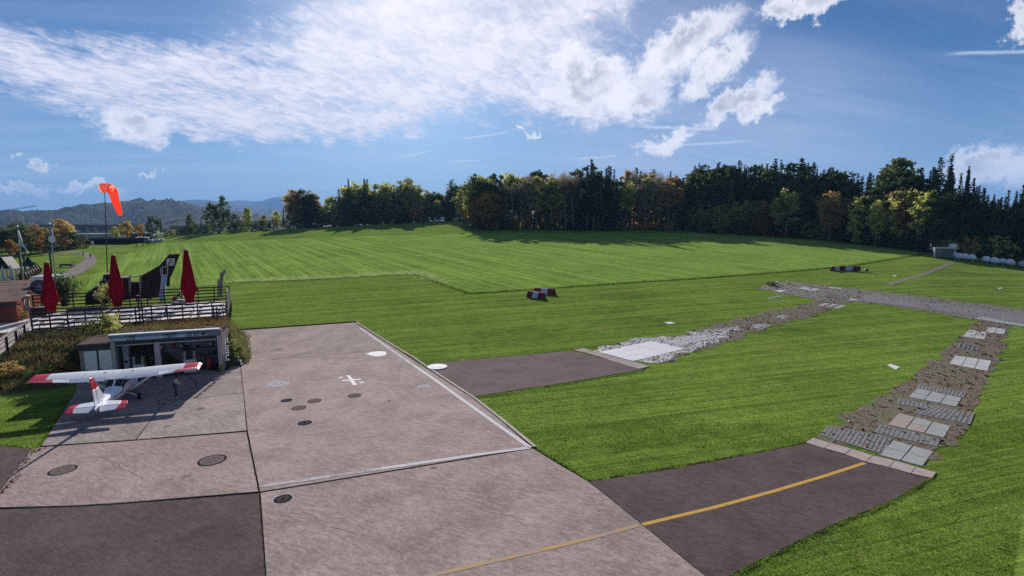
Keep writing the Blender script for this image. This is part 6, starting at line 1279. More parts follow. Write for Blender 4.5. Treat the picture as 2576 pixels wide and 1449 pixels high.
# wing
SPAN = 5.47
def chord(x): x = abs(x); return 1.92 if x < 2.6 else 1.92 - (1.92 - 1.35) * (x - 2.6) / (SPAN - 2.6)
def wpt(x, c_, up, le=5.02, z0=2.02):
    ch = chord(x); t = 0.12 * ch * (2.969 * math.sqrt(max(c_, 1e-6)) - 1.26 * c_ - 3.516 * c_ ** 2 + 2.843 * c_ ** 3 - 1.036 * c_ ** 4) * (0.78 if up else 0.42)
    lx = le - (0.0 if abs(x) < 2.6 else (abs(x) - 2.6) * 0.06); tipd = max(0, (abs(x) - SPAN + 0.25) / 0.25) ** 2
    return (x, lx - c_ * ch - 0.0, z0 + abs(x) * 0.030 + 0.12 - c_ * ch * 0.12 + (t if up else -t) * (1 - 0.7 * tipd) - tipd * 0.10)
def wing_part(nm, m_, xa, xb, c0, c1, ns, slant0=0.0, slant1=0.0, ridge=0.0, par=None, nc=10, drop=0.0):
    V = []; row = 2 * (nc + 1)
    for i in range(ns + 1):
        for up in (True, False):
            for j in range(nc + 1):
                c_ = c0 + (c1 - c0) * (j / nc) ** (1.6 if c0 == 0 else 1.0); t = i / ns; x = (xa + slant0 * (c_ - .5)) * (1 - t) + (xb + slant1 * (c_ - .5)) * t; p = wpt(x, c_, up)
                rz_ = ridge * (1 if i % 2 else -1) * min(1, (c_ - c0) / .05) if up and ridge else 0.0
                V.append((p[0], p[1], p[2] + rz_ - drop * (c_ - c0) + (0.002 if ridge else 0)))
    F = []
    for i in range(ns):
        for s_ in (0, 1):
            for j in range(nc):
                k = i * row + s_ * (nc + 1) + j; F.append((k, k + 1, k + row + 1, k + row))
        k = i * row; F.append((k + nc, k + row + nc, k + row + 2 * nc + 1, k + 2 * nc + 1)); F.append((k, k + nc + 1, k + row + nc + 1, k + row))
    for i in (0, ns):
        k = i * row; F.append(tuple(k + j for j in range(nc + 1)) + tuple(k + nc + 1 + j for j in range(nc, -1, -1)))
    mb = MB(); mb.add(V, F); return mb.build(nm, m_, par or ac)
wg = wing_part('wing', WPT, -4.35, 4.35, 0.0, 0.76, 24, 0.0, 0.0)
wing_part('center_section', WPT, -0.60, 0.60, 0.765, 0.93, 4, par=wg)
RX = 4.35
for sg in (-1, 1):
    wing_part('wing_tip', RPT, sg * (RX + 0.005), sg * SPAN, 0.0, 0.76, 6, -0.0 * sg, 0.0, par=wg)
    wing_part('flap', WPT, sg * 0.64, sg * 2.75, 0.765, 1.0, 44, ridge=0.011, par=wg, nc=4, drop=0.12)
    wing_part('aileron', WPT, sg * 2.78, sg * 4.02, 0.765, 1.0, 26, 0, -0.5 * sg, ridge=0.012, par=wg, nc=4)
    wing_part('aileron_tip', RPT, sg * 4.03, sg * 5.25, 0.765, 1.0, 26, -0.5 * sg, 0, ridge=0.012, par=wg, nc=4)
    wing_part('tip_edge', RPT, sg * 5.255, sg * SPAN, 0.765, 0.98, 3, par=wg, nc=3)
    MB().bar((sg * 0.56, 4.35, 0.72), (sg * 2.55, 4.45, 2.03), 0.16, 0.05, up=(0, 1, 0)).build('wing_strut', WPT, ac, bevel=0.01)
    MB().tube([(sg * .5, 4.05, .58), (sg * .8, 4.03, .46), (sg * 1.12, 4.0, .28)], [0.06, .05, .04], 8).build('gear_leg', WPT, ac, True)
    wh = MB().tube([(sg * (1.13), 4.0, .235), (sg * 1.165, 4.0, .235), (sg * 1.285, 4.0, .235), (sg * 1.32, 4.0, .235)], [.17, .235, .235, .17], 22).build('wheel', TYRE, ac, True); MB().tube([(sg * 1.11, 4.0, .235), (sg * 1.335, 4.0, .235)], .10, 14).build('rim', ALU, wh)
    # tailplane
    TP = [(0.04, .40, .0), (1.2, .40, 0), (1.55, .12, 0)]
    def tail(nm, m_, pts, th): return MB().prism([(sg * x_, y_, 0.985 - th / 2 + (0.12 * y_ if y_ > -.17 else -.02 + (y_ + .17) * .30)) for x_, y_ in pts], (0, 0, th)).build(nm, m_, ac, bevel=0.012)
    tail('stabilizer', WPT, [(0.08, .72), (1.18, .46), (1.30, -.16), (0.10, -.16)], 0.075); tail('stabilizer_tip', RPT, [(1.185, .458), (1.60, .34), (1.68, .14), (1.70, -.16), (1.305, -.16)], 0.07)
    tail('elevator', WPT, [(0.10, -.172), (1.30, -.172), (1.17, -.72), (0.32, -.82)], 0.05); tail('elevator_tip', RPT, [(1.306, -.172), (1.70, -.172), (1.68, -.66), (1.176, -.72)], 0.05)
def fin(nm, m_, pts, th): return MB().prism([(-th / 2, y_ * 1.12, 1.0 + (z_ - 1.0) * (1.26 if z_ > 1.0 else 1)) for y_, z_ in pts], (th, 0, 0)).build(nm, m_, ac, bevel=0.015)
fin('fin', WPT, [(1.55, 1.20), (.75, 1.45), (.20, 2.0), (-.22, 2.0), (.02, 1.0), (.6, 1.0)], 0.09); fin('fin_tip', RPT, [(.198, 2.004), (-.26, 2.56), (-.36, 2.62), (-.22, 2.004)], 0.085)
fin('rudder', WPT, [(.005, 1.0), (-.232, 2.0), (-.64, 2.0), (-.46, .82), (-.05, .78)], 0.06); fin('rudder_tip', RPT, [(-.234, 2.004), (-.375, 2.63), (-.62, 2.74), (-.90, 2.74), (-.642, 2.004)], 0.06)
MB().lathe([(.02, 0), (.035, .05), (.01, .10)], 8, (0, -.74, 3.19)).build('beacon', RPT, ac); MB().bar((.1, .1, .60), (.1, -.1, .50), .02).build('tie_down', ALU, ac)
MB().tube([(0, 5.9, .62), (0, 6.0, .28)], [.05, .04], 8).build('nose_leg', WPT, ac); MB().tube([(-.07, 6.0, .2), (-.05, 6.0, .2), (.05, 6.0, .2), (.07, 6.0, .2)], [.14, .2, .2, .14], 18).build('nose_wheel', TYRE, ac, True)
sp_ = MB().lathe([(.2, 0), (.17, .12), (.03, .28)], 14).build('spinner', WPT, ac, True); sp_.rotation_euler = (-math.pi / 2, 0, 0); sp_.location = (0, 7.0, .9)
MB().box(-.92, 7.06, .84, .92, 7.09, .96, Matrix.Translation((0, 7.07, .9)) @ Matrix.Rotation(.5, 4, 'Y') @ Matrix.Translation((0, -7.07, -.9))).build('propeller', BLACKM, ac)
MB().tube([(.3, 4.2, 2.08), (.34, 4.05, 2.42)], .008, 5).build('antenna', BLACKM, ac); MB().tube([(-.3, 4.2, 2.08), (-.34, 4.05, 2.42)], .008, 5).build('antenna', BLACKM, ac)
MB().box(.75, 3.2, .0, 1.0, 3.45, .18).build('chock', HAZY, empty('wheel_chock', AC + Vector((1.1, 5.0, -.01)), AYAW + 1.2, 'pale wooden wheel chock lying under the aircraft fuselage', 'chock'))
for x_ in (-4.0, -3.4, -2.1, -1.4, -.75, .75, 1.4, 2.1, 3.4, 4.0):
    mb = MB(); mb.add([(wpt(x_ + q, c_ / 10, True)[0], wpt(x_ + q, c_ / 10, True)[1], wpt(x_ + q, c_ / 10, True)[2] + .003) for c_ in np.linspace(.4, 7.5, 9) for q in (-.008, .008)], [(2 * i, 2 * i + 1, 2 * i + 3, 2 * i + 2) for i in range(8)]); mb.build('panel_line', LTGREY, wg, fix=False)
for k, (x_, y_) in enumerate(((-.9, 4.3), (.9, 4.3))): MB().lathe([(.09, 0), (.09, .012), (.05, .02)], 14, (x_, y_, wpt(x_, .38, True)[2])).build('fuel_cap', LTGREY, wg)
# person at the wing
REACH = {'lknee': .02, 'lank': .06, 'rknee': .03, 'rank': -.02, 'lelb': (-.10, .10, .68), 'lwr': (-.02, .21, .66), 'lhand': (.0, .245, .65), 'relb': (.11, .09, .67), 'rwr': (.05, .20, .63), 'rhand': (.03, .24, .62), 'bend': 0.16, 'nod': 0.035, 'bare': False}
P = G(442, 1001); person('person', P, math.radians(-55), 1.86, REACH, [SKIN, NAVY, JEANS, SHOE, HAIR, PALE], 'person in dark vest and jeans standing under the right wing tip looking at their hands', 2)
hs = empty('fuel_hose', G(450, 1000), 0, 'dark fuel hose snaking on the concrete towards the pumps', 'hose'); HB = [G(*q) for q in [(430, 1012), (415, 1004), (395, 1012), (405, 1022), (430, 1018), (455, 1003), (500, 985), (490, 960), (470, 945)]]; mb = MB(); mb.tube([q - hs.location + Vector((0, 0, .06)) for q in HB], .03, 6); mb.build('tube', BLACKM, hs)

# ------------------------------------------------------------------ covers and marks on the apron
IRON = mat('rusty_iron_cover', (0.165, 0.13, 0.126), 0.8, 0.35, 6.0, 0.004); IRONL = mat('light_cover', (0.42, 0.40, 0.42), 0.7, 0.3, 5.0); IRONK = mat('black_cover', (0.025, 0.023, 0.024), 0.75, 0.4, 6.0, 0.006)
for i, (x, y, rx, m_, lb) in enumerate([(158, 1185, 31, 0, 'brown round manhole cover at the left front below the aircraft shadow'), (534, 1160, 34, 0, 'brown round manhole cover left of the long joint'), (712, 1258, 27, 2, 'black radial drain grate with white ring near the bottom joint'), (700, 967, 26, 1, 'pale round cover left of the painted cross'), (721, 1009, 17, 2, 'dark cover left of its pair below the pale cover'), (791, 1010, 17, 0, 'round cover right of its pair below the pale cover'),
        (752, 1028, 18, 0, 'round cover below the pair in the main slab'), (767, 1066, 21, 2, 'black ragged cover lowest in the main slab'), (892, 997, 17, 0, 'round cover below the painted cross'), (1065, 974, 16, 1, 'small pale cover near the white drain line')]):
    c_ = G(x, y); R_ = rx / ppm(c_.y); e = empty('manhole_cover', (c_.x, c_.y, c_.z + .056), i * .7, lb, 'manhole cover'); MM = [IRON, IRONL, IRONK][m_]
    MB().lathe([(R_ * 1.0, 0), (R_ * 1.0, .006), (R_ * .88, .006), (R_ * .88, 0)], 32).build('ring', [IRON, mat('pale_ring', (.52, .50, .52), .8, .2, 4.0), IRONL][m_] if m_ else IRONK, e); MB().lathe([(R_ * .86, 0), (R_ * .86, .009)], 32).build('cover', MM, e)
    for k in range(6 if m_ != 2 else 12):
        a = k * 2 * math.pi / (6 if m_ != 2 else 12); MB().box(R_ * .2, -.015, .0092, R_ * (.5 if m_ != 2 else .8), .015, .0125, Matrix.Rotation(a, 4, 'Z')).build('rib', IRONK if m_ != 2 else IRON, e)
c_ = G(1100, 924); e = empty('white_disc', (c_.x, c_.y, c_.z + .035), 0, 'white painted round plate at the corner of the grey asphalt stub', 'plate'); R_ = 26 / ppm(c_.y); MB().lathe([(R_, 0), (R_, .04), (R_ * .96, .06)], 36).build('plate', WHITE, e); MB().lathe([(R_ * .6, .0605), (R_ * .6, .07)], 28).build('inner_plate', WHITE, e)
def marks(name, quadsz, fn, dz, m_, par=None, th=0.0):
    P = [G(*fn(*q)) for q in quadsz]; me = sheet_mesh(name, [p[:2] for p in P], 40.0, dz) if not th else slab_mesh(name, [p[:2] for p in P], th, dz, step=40.0); return link_mesh(name, me, m_, par)
def z7c(x, y): return ((900 + x * .35885) * .67083, (1180 + y * .35885) * .67083)
o = marks('white_teardrop', [(1315, 415), (1380, 393), (1450, 386), (1515, 390), (1535, 410), (1510, 432), (1440, 442), (1390, 438)], z7c, .06, WHITE); tag(o, 'white painted teardrop patch beside the drain line', 'mark', kind='structure')
cr = empty('painted_cross', (0, 0, 0), 0, 'white painted compass cross with letters on the main slab', 'mark'); cr['kind'] = 'structure'
marks('bar', [(1113, 641), (1150, 641), (1225, 740), (1180, 741)], z7c, .060, WHITE, cr); marks('bar', [(1065, 691), (1262, 675), (1265, 685), (1068, 702)], z7c, .064, WHITE, cr)
for (x, y, rz) in ((1057, 664, .75), (1277, 713, .75)):
    c_ = G(*z7c(x, y)); t_ = text_mesh('letter', 'N', .75, WHITE, cr, (c_.x, c_.y, c_.z + .062), (0, 0, rz + math.pi / 2), 1.0, .001)

# ------------------------------------------------------------------ tile paths on the right
def zA(x, y): return (1878.3 + x * .3473, 737.9 + y * .3473)
def zB(x, y): return (1442.3 + x * .1302, 852.0 + y * .1302)
def zC(x, y): return (1408.7 + x * .4531, 670.8 + y * .4531)
def zD(x, y): return (1878.3 + x * .1302, 697.7 + y * .1302)
STONE = mat('grey_paving_stone', (0.33, 0.335, 0.335), .8, .16, 3.0, .004); STONEP = mat('pinkish_paving_stone', (0.36, 0.295, 0.275), .8, .16, 3.0, .004); STONEW = mat('whitish_paving_stone', (0.47, 0.46, 0.46), .8, .12, 3.0, .004); WTILE = mat('white_tile', (0.66, 0.64, 0.67), .6, .08, 2.0, .003); KERBM = mat('pink_kerb_stone', (0.40, 0.325, 0.305), .8, .14, 2.0, .004)
def ground_mix(name, cols, sc):
    m_ = bpy.data.materials.new(name); m_.use_nodes = True; T = NT(m_.node_tree); bs = T.n['Principled BSDF']; g = T.new('ShaderNodeNewGeometry').outputs['Position']
    n1 = T.noise(g, .55, 5, .65); n2 = T.noise(g, sc, 4, .75); n3 = T.noise(g, sc * 2.7, 3, .75)
    c = T.mix(T.smooth(n2, .40, .60), cols[0], cols[1]); c = T.mix(T.smooth(T.m('ADD', n3, T.m('MULTIPLY', T.m('SUBTRACT', n1, .5), .9)), .48, .64), c, cols[2]); c = T.mix(T.m('MULTIPLY', T.smooth(n1, .48, .62), T.smooth(n3, .38, .58)), c, cols[3])
    T.l.new(c, bs.inputs['Base Color']); bs.inputs['Roughness'].default_value = .95; bs.inputs['Specular IOR Level'].default_value = .1
    b = T.new('ShaderNodeBump'); b.inputs['Distance'].default_value = .07; T.l.new(T.m('ADD', n2, n3), b.inputs['Height']); T.l.new(b.outputs[0], bs.inputs['Normal']); MATS[name] = m_; return m_
DIRT = ground_mix('worn_dirt', ((.115, .080, .055), (.19, .145, .115), (.28, .25, .225), (.09, .125, .028)), 3.2); WGRAV = ground_mix('white_gravel', ((.45, .41, .38), (.66, .63, .63), (.72, .70, .70), (.17, .17, .07)), 3.0); GGRAV = ground_mix('grey_gravel', ((.13, .105, .09), (.25, .225, .215), (.30, .28, .275), (.10, .11, .04)), 2.2)
def rough_edge(poly, amp=.35, step=.8, seed=1):
    r = np.random.default_rng(seed); P = [Vector((p[0], p[1])) for p in poly]; out = []
    for a, b in zip(P, P[1:] + P[:1]):
        n = max(1, int((b - a).length / step)); d = (b - a).normalized() if (b - a).length > 0 else Vector((1, 0)); nn = Vector((-d.y, d.x))
        for i in range(n): out.append(a + (b - a) * (i / n) + nn * r.normal(0, amp if i else amp * .3))
    return out
def patch_ground(name, pts, fn, m_, label, cat, dz=.02, amp=.3, seed=1):
    poly = rough_edge([G(*fn(*q))[:2] for q in pts], amp, 1.0, seed); o = link_mesh(name, sheet_mesh(name, poly, 2.5, dz), m_); tag(o, label, cat, kind='structure'); return poly
pr = patch_ground('worn_path', [(500, 1045), (560, 985), (870, 805), (1180, 620), (1450, 400), (1600, 265), (1690, 195), (1910, 235), (1860, 400), (1720, 690), (1620, 960), (1400, 1110), (1300, 1262), (960, 1172)], zA, DIRT, 'worn brown dirt and stone path curving up from the taxiway stub', 'path', .02, .28, 2)
pc = patch_ground('worn_path', [(170, 470), (400, 402), (520, 408), (780, 350), (950, 300), (1150, 248), (1420, 195), (1480, 150), (1660, 150), (1620, 195), (1480, 250), (1300, 300), (1150, 345), (900, 430), (760, 472), (490, 540)], zC, DIRT, 'worn dirt path running from the white tiles to the far grey road', 'path', .02, .4, 3)
pw = patch_ground('white_gravel', [(175, 470), (420, 395), (640, 395), (800, 352), (1000, 330), (900, 415), (760, 450), (600, 520), (490, 540)], zC, WGRAV, 'coarse white gravel around the white tiles', 'gravel', .026, .4, 4)
pg = patch_ground('grey_gravel', [(1080, 122), (1240, 84), (1330, 88), (1500, 108), (1800, 142), (2576, 235), (2750, 258), (2750, 345), (2576, 328), (2300, 295), (1900, 228), (1650, 196), (1500, 205), (1330, 165)], zC, GGRAV, 'grey gravel shoulder around the far tiled road', 'gravel', .03, .4, 5)
o = marks('paved_road', [(1695, 160), (2000, 192), (2300, 232), (2576, 272), (2760, 300), (2760, 350), (2576, 318), (2300, 275), (2000, 230), (1640, 188)], zC, .05, ground_mix('grey_block_road', ((.20, .185, .19), (.235, .22, .225), (.25, .235, .24), (.21, .195, .19)), 5.0), None, .05); tag(o, 'grey block paved road running off to the right', 'road', kind='structure')
o = marks('paved_road', [(2330, 278), (2576, 322), (2760, 352), (2760, 368), (2576, 335), (2310, 292)], zC, .055, STONE, None, .05); tag(o, 'pale slab edging along the near side of the paved road', 'road', kind='structure')
GI = 0
def lerp2(q, u, v): a = Vector(q[0]).lerp(Vector(q[1]), u); b = Vector(q[3]).lerp(Vector(q[2]), u); return a.lerp(b, v)
def tiles(name, corners, fn, nu, nv, m_, label, cat='paving', th=.06, dz=.045, gap=.05, alt=None, name_part='tile'):
    Pq = [G(*fn(*q)) for q in corners]; q2 = [(p.x, p.y) for p in Pq]; c0 = sum(Pq, Vector()) / len(Pq); e = empty(name, (0, 0, 0), 0, label, cat); e['kind'] = 'structure'
    for i in range(nu):
        for j in range(nv):
            r = [lerp2(q2, (i + a) / nu, (j + b) / nv) for a, b in ((0, 0), (1, 0), (1, 1), (0, 1))]; poly = inset(r, gap / 2 + random.uniform(0, .012))
            link_mesh(name_part, slab_mesh(name_part, [(p.x, p.y) for p in poly], th, dz + random.uniform(-.008, .008), step=50.0), (alt(i, j) if alt else m_), e)
    return e
tiles('paving_slabs', [(1060, 1068), (1355, 1150), (1275, 1258), (960, 1175)], zA, 2, 2, STONE, 'four grey paving slabs nearest the taxiway kerb')
tiles('paving_slabs', [(1100, 870), (1480, 965), (1430, 1050), (1020, 955)], zA, 3, 2, STONE, 'six paving slabs with a pinkish left column', alt=lambda i, j: STONEP if i == 0 or (i == 1 and j == 1) else STONE)
tiles('paving_slabs', [(1235, 690), (1560, 760), (1520, 825), (1170, 752)], zA, 3, 2, STONE, 'six grey paving slabs in the middle of the right path'); tiles('paving_slabs', [(1510, 452), (1775, 492), (1745, 565), (1465, 512)], zA, 3, 3, STONEW, 'pale paving slabs beyond the brown stretch of the right path')
tiles('paving_slabs', [(1610, 265), (1740, 285), (1725, 335), (1560, 315)], zA, 2, 3, STONEW, 'pale paving slabs near the far end of the right path'); tiles('paving_slabs', [(1750, 245), (1880, 260), (1865, 300), (1730, 285)], zA, 2, 3, STONEW, 'farthest pale paving slabs of the right path')
kq = [(480, 1050), (610, 1090), (760, 1132), (915, 1180), (1075, 1217), (1225, 1264), (1375, 1302)]; kl = [(425, 1085), (560, 1128), (710, 1172), (862, 1225), (1030, 1266), (1190, 1312), (1345, 1347)]
def kerbrow(up, lo, fn, label):
    e = empty('kerb_row', (0, 0, 0), 0, label, 'kerb'); e['kind'] = 'structure'
    for i in range(len(up) - 1):
        poly = inset([G(*fn(*q))[:2] for q in (up[i], up[i + 1], lo[i + 1], lo[i])], .02); link_mesh('kerb_stone', slab_mesh('kerb_stone', [(p[0], p[1]) for p in poly], .1, 0.06 + random.uniform(-.01, .01), step=50.0), KERBM, e)
kerbrow(kq, kl, zA, 'row of pinkish kerb slabs across the end of the yellow lined taxiway'); kerbrow([(190, 188), (375, 240), (580, 302), (790, 357), (1000, 413), (1230, 470), (1480, 540)], [(0, 230), (230, 278), (420, 335), (620, 400), (840, 466), (1060, 536), (1270, 595)], zB, 'row of pinkish kerb slabs across the end of the grey asphalt stub')
tiles('white_tiles', [(490, 262), (1500, 50), (2150, 200), (1150, 440)], zB, 3, 3, WTILE, 'large square of bright white tiles beyond the grey asphalt stub', gap=.02); tiles('white_tiles', [(1700, 70), (2500, -70), (2750, -10), (2060, 150)], zB, 2, 2, STONEW, 'worn whitish tiles behind the bright white square', dz=.06, gap=.06)
tiles('white_plates', [(1490, 495), (1955, 550), (1810, 610), (1330, 545)], zD, 3, 3, STONEW, 'nine pale square plates at the junction of the far paths', gap=.28); tiles('white_plates', [(1080, 190), (1440, 230), (1300, 270), (985, 215)], zD, 2, 1, STONEW, 'pair of large pale plates on the grey gravel'); tiles('white_plates', [(1600, 188), (1860, 214), (1830, 228), (1565, 203)], zD, 2, 1, WTILE, 'two small white plates at the gravel edge', gap=.2)
tiles('white_plates', [(2010, 422), (2170, 438), (2150, 455), (1990, 438)], zD, 1, 1, WTILE, 'single white plate at the start of the paved road'); tiles('white_plates', [(640, 252), (780, 258), (650, 290), (520, 274)], zD, 2, 1, WTILE, 'white plates at the left end of the grey gravel')
tiles('white_plates', [(340, 405), (590, 362), (740, 368), (430, 412)], zD, 3, 1, STONEW, 'upper arm of the pale chevron set in the lawn', gap=.25); tiles('white_plates', [(400, 418), (900, 478), (930, 494), (380, 428)], zD, 4, 1, STONEW, 'lower arm of the pale chevron set in the lawn', gap=.3)
tiles('white_plate', [(575, 312), (612, 307), (642, 316), (606, 321)], zC, 1, 1, WTILE, 'single white plate in the lawn left of the dirt path'); tiles('white_plate', [(1815, 546), (1835, 541), (1890, 560), (1868, 574)], zC, 1, 1, WTILE, 'single white plate in the middle of the right lawn'); tiles('white_plate', [(1845, 51), (1858, 48), (1872, 52), (1860, 55)], zC, 1, 1, WTILE, 'small white plate in the lawn below the path to the trailers'); tiles('white_plate', [(2430, 120), (2450, 117), (2460, 121), (2442, 124)], zC, 1, 1, WTILE, 'small white plate in the lawn above the paved road')
tiles('stone_slab', [(1050, 335), (1100, 317), (1178, 328), (1120, 350)], zC, 2, 1, STONE, 'grey slabs half sunk in the dirt path'); tiles('stone_slab', [(1190, 282), (1230, 270), (1275, 277), (1235, 293)], zC, 1, 1, STONE, 'grey slab in the upper dirt path')
# plastic turf grids: square lattice of bars
GRID = mat('turf_grid', (0.24, 0.235, 0.235), .8, .2, 3.0)
def lattice(corners, fn, label, cell=.24, bar=.13):
    Pq = [G(*fn(*q)) for q in corners]; q2 = [(p.x, p.y) for p in Pq]; A, B, C, Dq = [Vector((*q, 0)) for q in q2]; nu = max(2, int((B - A).length / cell)); nv = max(2, int((Dq - A).length / cell)); mb = MB()
    def pt(u, v): p = lerp2(q2, u, v); return Vector((p.x, p.y, gz(p.x, p.y) + .022))
    for i in range(nu + 1): mb.bar(pt(i / nu, 0), pt(i / nu, 1), bar, .05)
    for j in range(nv + 1): mb.bar(pt(0, j / nv) + Vector((0, 0, .003)), pt(1, j / nv) + Vector((0, 0, .003)), bar, .05)
    o = mb.build('turf_grid', GRID); tag(o, label, 'grid', kind='structure')
lattice([(590, 968), (1042, 1052), (985, 1165), (540, 1030)], zA, 'grey turf grid mat left of the four nearest slabs'); lattice([(970, 955), (1390, 1062), (1370, 1110), (935, 1012)], zA, 'grey turf grid mat below the pinkish slabs'); lattice([(1330, 815), (1640, 872), (1610, 950), (1210, 868)], zA, 'grey turf grid mat behind the pinkish slabs'); lattice([(1110, 765), (1300, 800), (1290, 835), (1095, 805)], zA, 'small grey turf grid mat left in the right path'); lattice([(1255, 665), (1585, 722), (1562, 755), (1240, 690)], zA, 'grey turf grid mat behind the middle slabs'); lattice([(1545, 365), (1680, 385), (1660, 420), (1530, 400)], zA, 'grey turf grid mat in the far stretch of the right path', .35)
# loose stones and leaves on the paths
NOSCAT = [[G(*zB(*q))[:2] for q in [(490, 262), (1500, 50), (2150, 200), (1150, 440)]]] + [[G(*zA(*q))[:2] for q in c_] for c_ in ([(1060, 1068), (1355, 1150), (1275, 1258), (960, 1175)], [(1100, 870), (1480, 965), (1430, 1050), (1020, 955)], [(1235, 690), (1560, 760), (1520, 825), (1170, 752)], [(1510, 452), (1775, 492), (1745, 565), (1465, 512)])]
def scatter_in(poly, n, seed):
    r = np.random.default_rng(seed); A = np.array([(p[0], p[1]) for p in poly]); lo, hi = A.min(0), A.max(0); X = r.uniform(lo[0], hi[0], n * 3); Y = r.uniform(lo[1], hi[1], n * 3); k = in_poly(X, Y, A); X, Y = X[k], Y[k]
    for q in NOSCAT:
        kk = ~in_poly(X, Y, q); X, Y = X[kk], Y[kk]
    X, Y = X[:n], Y[:n]; return np.stack([X, Y, terr(X, Y)], -1)
def stones(name, poly, n, size, m_, label, seed):
    r = np.random.default_rng(seed); P = scatter_in(poly, n, seed); ico = np.array([(1, 0, 0), (-1, 0, 0), (0, 1, 0), (0, -1, 0), (0, 0, 1), (0, 0, -1)], float); f = np.array([(0, 2, 4), (2, 1, 4), (1, 3, 4), (3, 0, 4), (2, 0, 5), (1, 2, 5), (3, 1, 5), (0, 3, 5)])
    s_ = size * r.lognormal(0, .45, (len(P), 1, 1)) * r.uniform(.6, 1.3, (len(P), 1, 3)); V = (P + np.array([0, 0, .04]))[:, None, :] + ico[None] * s_ * np.array([1, 1, .5]) + r.normal(0, size * .12, (len(P), 6, 3)); F = (np.arange(len(P))[:, None, None] * 6 + f[None]).reshape(-1, 3)
    o = link_mesh(name, np_mesh(name, V.reshape(-1, 3), F, [m_]), None); tag(o, label, 'stones', kind='stuff')
stones('white_stones', pw, 2600, .06, mat('white_stone', (.70, .68, .68), .85, .2, 2.0), 'loose white stones around the white tiles', 21); stones('path_stones', pr, 1500, .06, mat('grey_brown_stone', (.30, .25, .215), .85, .3, 2.0), 'loose grey stones on the right path', 22); stones('path_stones', pc, 1000, .07, MATS['grey_brown_stone'], 'loose stones on the dirt path beyond the white tiles', 23); stones('gravel_stones', pg, 1300, .09, MATS['grey_brown_stone'], 'loose stones on the far grey gravel', 24)
for poly, n, sd, lb in ((pr, 1100, 31, 'brown leaves scattered on the right path'), (pc, 1200, 32, 'brown leaves scattered on the dirt path beyond the white tiles')):
    P = scatter_in(poly, n, sd); P[:, 2] += .06; o = scatter_quads('fallen_leaves', P, .13, mat('path_leaf', (.15, .085, .05), .8, .4, 9.0), .3, None, sd); tag(o, lb, 'leaves', kind='stuff')
# dirt footpath to the trailers
o = strip_px('footpath', [(2235, 716), (2280, 703), (2330, 688), (2362, 675), (2400, 660)], 1.1, .03, ground_mix('footpath_dirt', ((.17, .15, .12), (.22, .2, .17), (.25, .23, .2), (.13, .15, .06)), 2.0)); tag(o, 'narrow dirt footpath across the lawn towards the trailers', 'path', kind='structure')

# ------------------------------------------------------------------ red and white markers
RDM = mat('weathered_red_board', (.17, .030, .040), .6, .2, 1.5); WDM = mat('weathered_white_board', (.50, .51, .55), .6, .12, 1.5)
def zM(x, y): return (1274.6 + x * .0677, 711.1 + y * .0677)
def tent_marker(label, A, B, n, cols, h, w):
    A = Vector(A); B = Vector(B); d = (B - A); L = d.length; d.normalize(); s_ = Vector((-d.y, d.x, 0)).normalized(); e = empty('boundary_marker', A, 0, label, 'marker')
    for k in range(n):
        p = d * (L * k / n + .01); q = d * (L * (k + 1) / n - .01); mb = MB(); up = Vector((0, 0, h)); mb.prism([p + s_ * w / 2, p - s_ * w / 2, p - s_ * w * .08 + up, p + s_ * w * .08 + up], q - p); mb.build('board', cols[k % len(cols)], e, bevel=.01)
    return e
g1 = G(*zM(800, 520)); g2 = G(*zM(1400, 600)); tent_marker('red and white tent shaped runway marker, nearer arm of the pair', g1, g2, 3, [RDM, WDM, RDM], .95, 1.3); g3 = G(*zM(1050, 440)); g4 = G(*zM(1800, 450)) ; g4.z = gz(g4.x, g4.y); tent_marker('red and white tent shaped runway marker, farther arm of the pair', g3 + Vector((0, 1.4, 0)), g4 + Vector((0, .3, 0)), 3, [RDM, WDM, RDM], .95, 1.3)
c_ = G(2122, 681); e = empty('boundary_marker', c_, 0, 'curved red and white runway marker near the crop edge at right', 'marker'); R_ = 3.0
for k in range(5):
    a0_, a1_ = math.pi * (.15 + .14 * k), math.pi * (.15 + .14 * (k + 1) - .006); P4 = [(R_ * 1.15 * math.cos(a), R_ * .8 * math.sin(a) - 2.0) for a in (a0_, a1_)]; P5 = [(x_ * .8, y_ * .8) for x_, y_ in P4]; hh = 1.0
    mb = MB(); mb.add([(P4[0][0], P4[0][1], hh), (P4[1][0], P4[1][1], hh), (P5[1][0], P5[1][1], 0), (P5[0][0], P5[0][1], 0), (P4[0][0] * 1.12, P4[0][1] + .5, 0), (P4[1][0] * 1.12, P4[1][1] + .5, 0)], [(0, 1, 2, 3), (0, 4, 5, 1), (0, 3, 4), (1, 5, 2), (3, 2, 5, 4)]); mb.build('board', (RDM, WDM)[k % 2], e)
o = MB().lathe([(.3, 0), (.35, .3), (.2, .55)], 10).build('ballast', BLACKM, e); o.location = (4.2, -1.2, 0)
for k, (x, y) in enumerate(((530, 130), (590, 110), (800, 105))): q = G(*zD(x, y + 25)); e = empty('white_bucket', q, k, 'small white bucket shaped light at the tip of the gravel, %s' % ('first', 'second', 'third')[k], 'light', 'white lights at the gravel tip'); MB().lathe([(.16, 0), (.22, .5), (.2, .55), (.12, .5)], 10).build('body', WHITEM, e, True); MB().box(-.3, -.3, 0, .3, .3, .04).build('foot', DKGREY, e)
plant_tree('bush', 'green', *G(*zD(470, 160))[:2], .9, 'low dark clump of weeds at the tip of the gravel', None, 2.2)

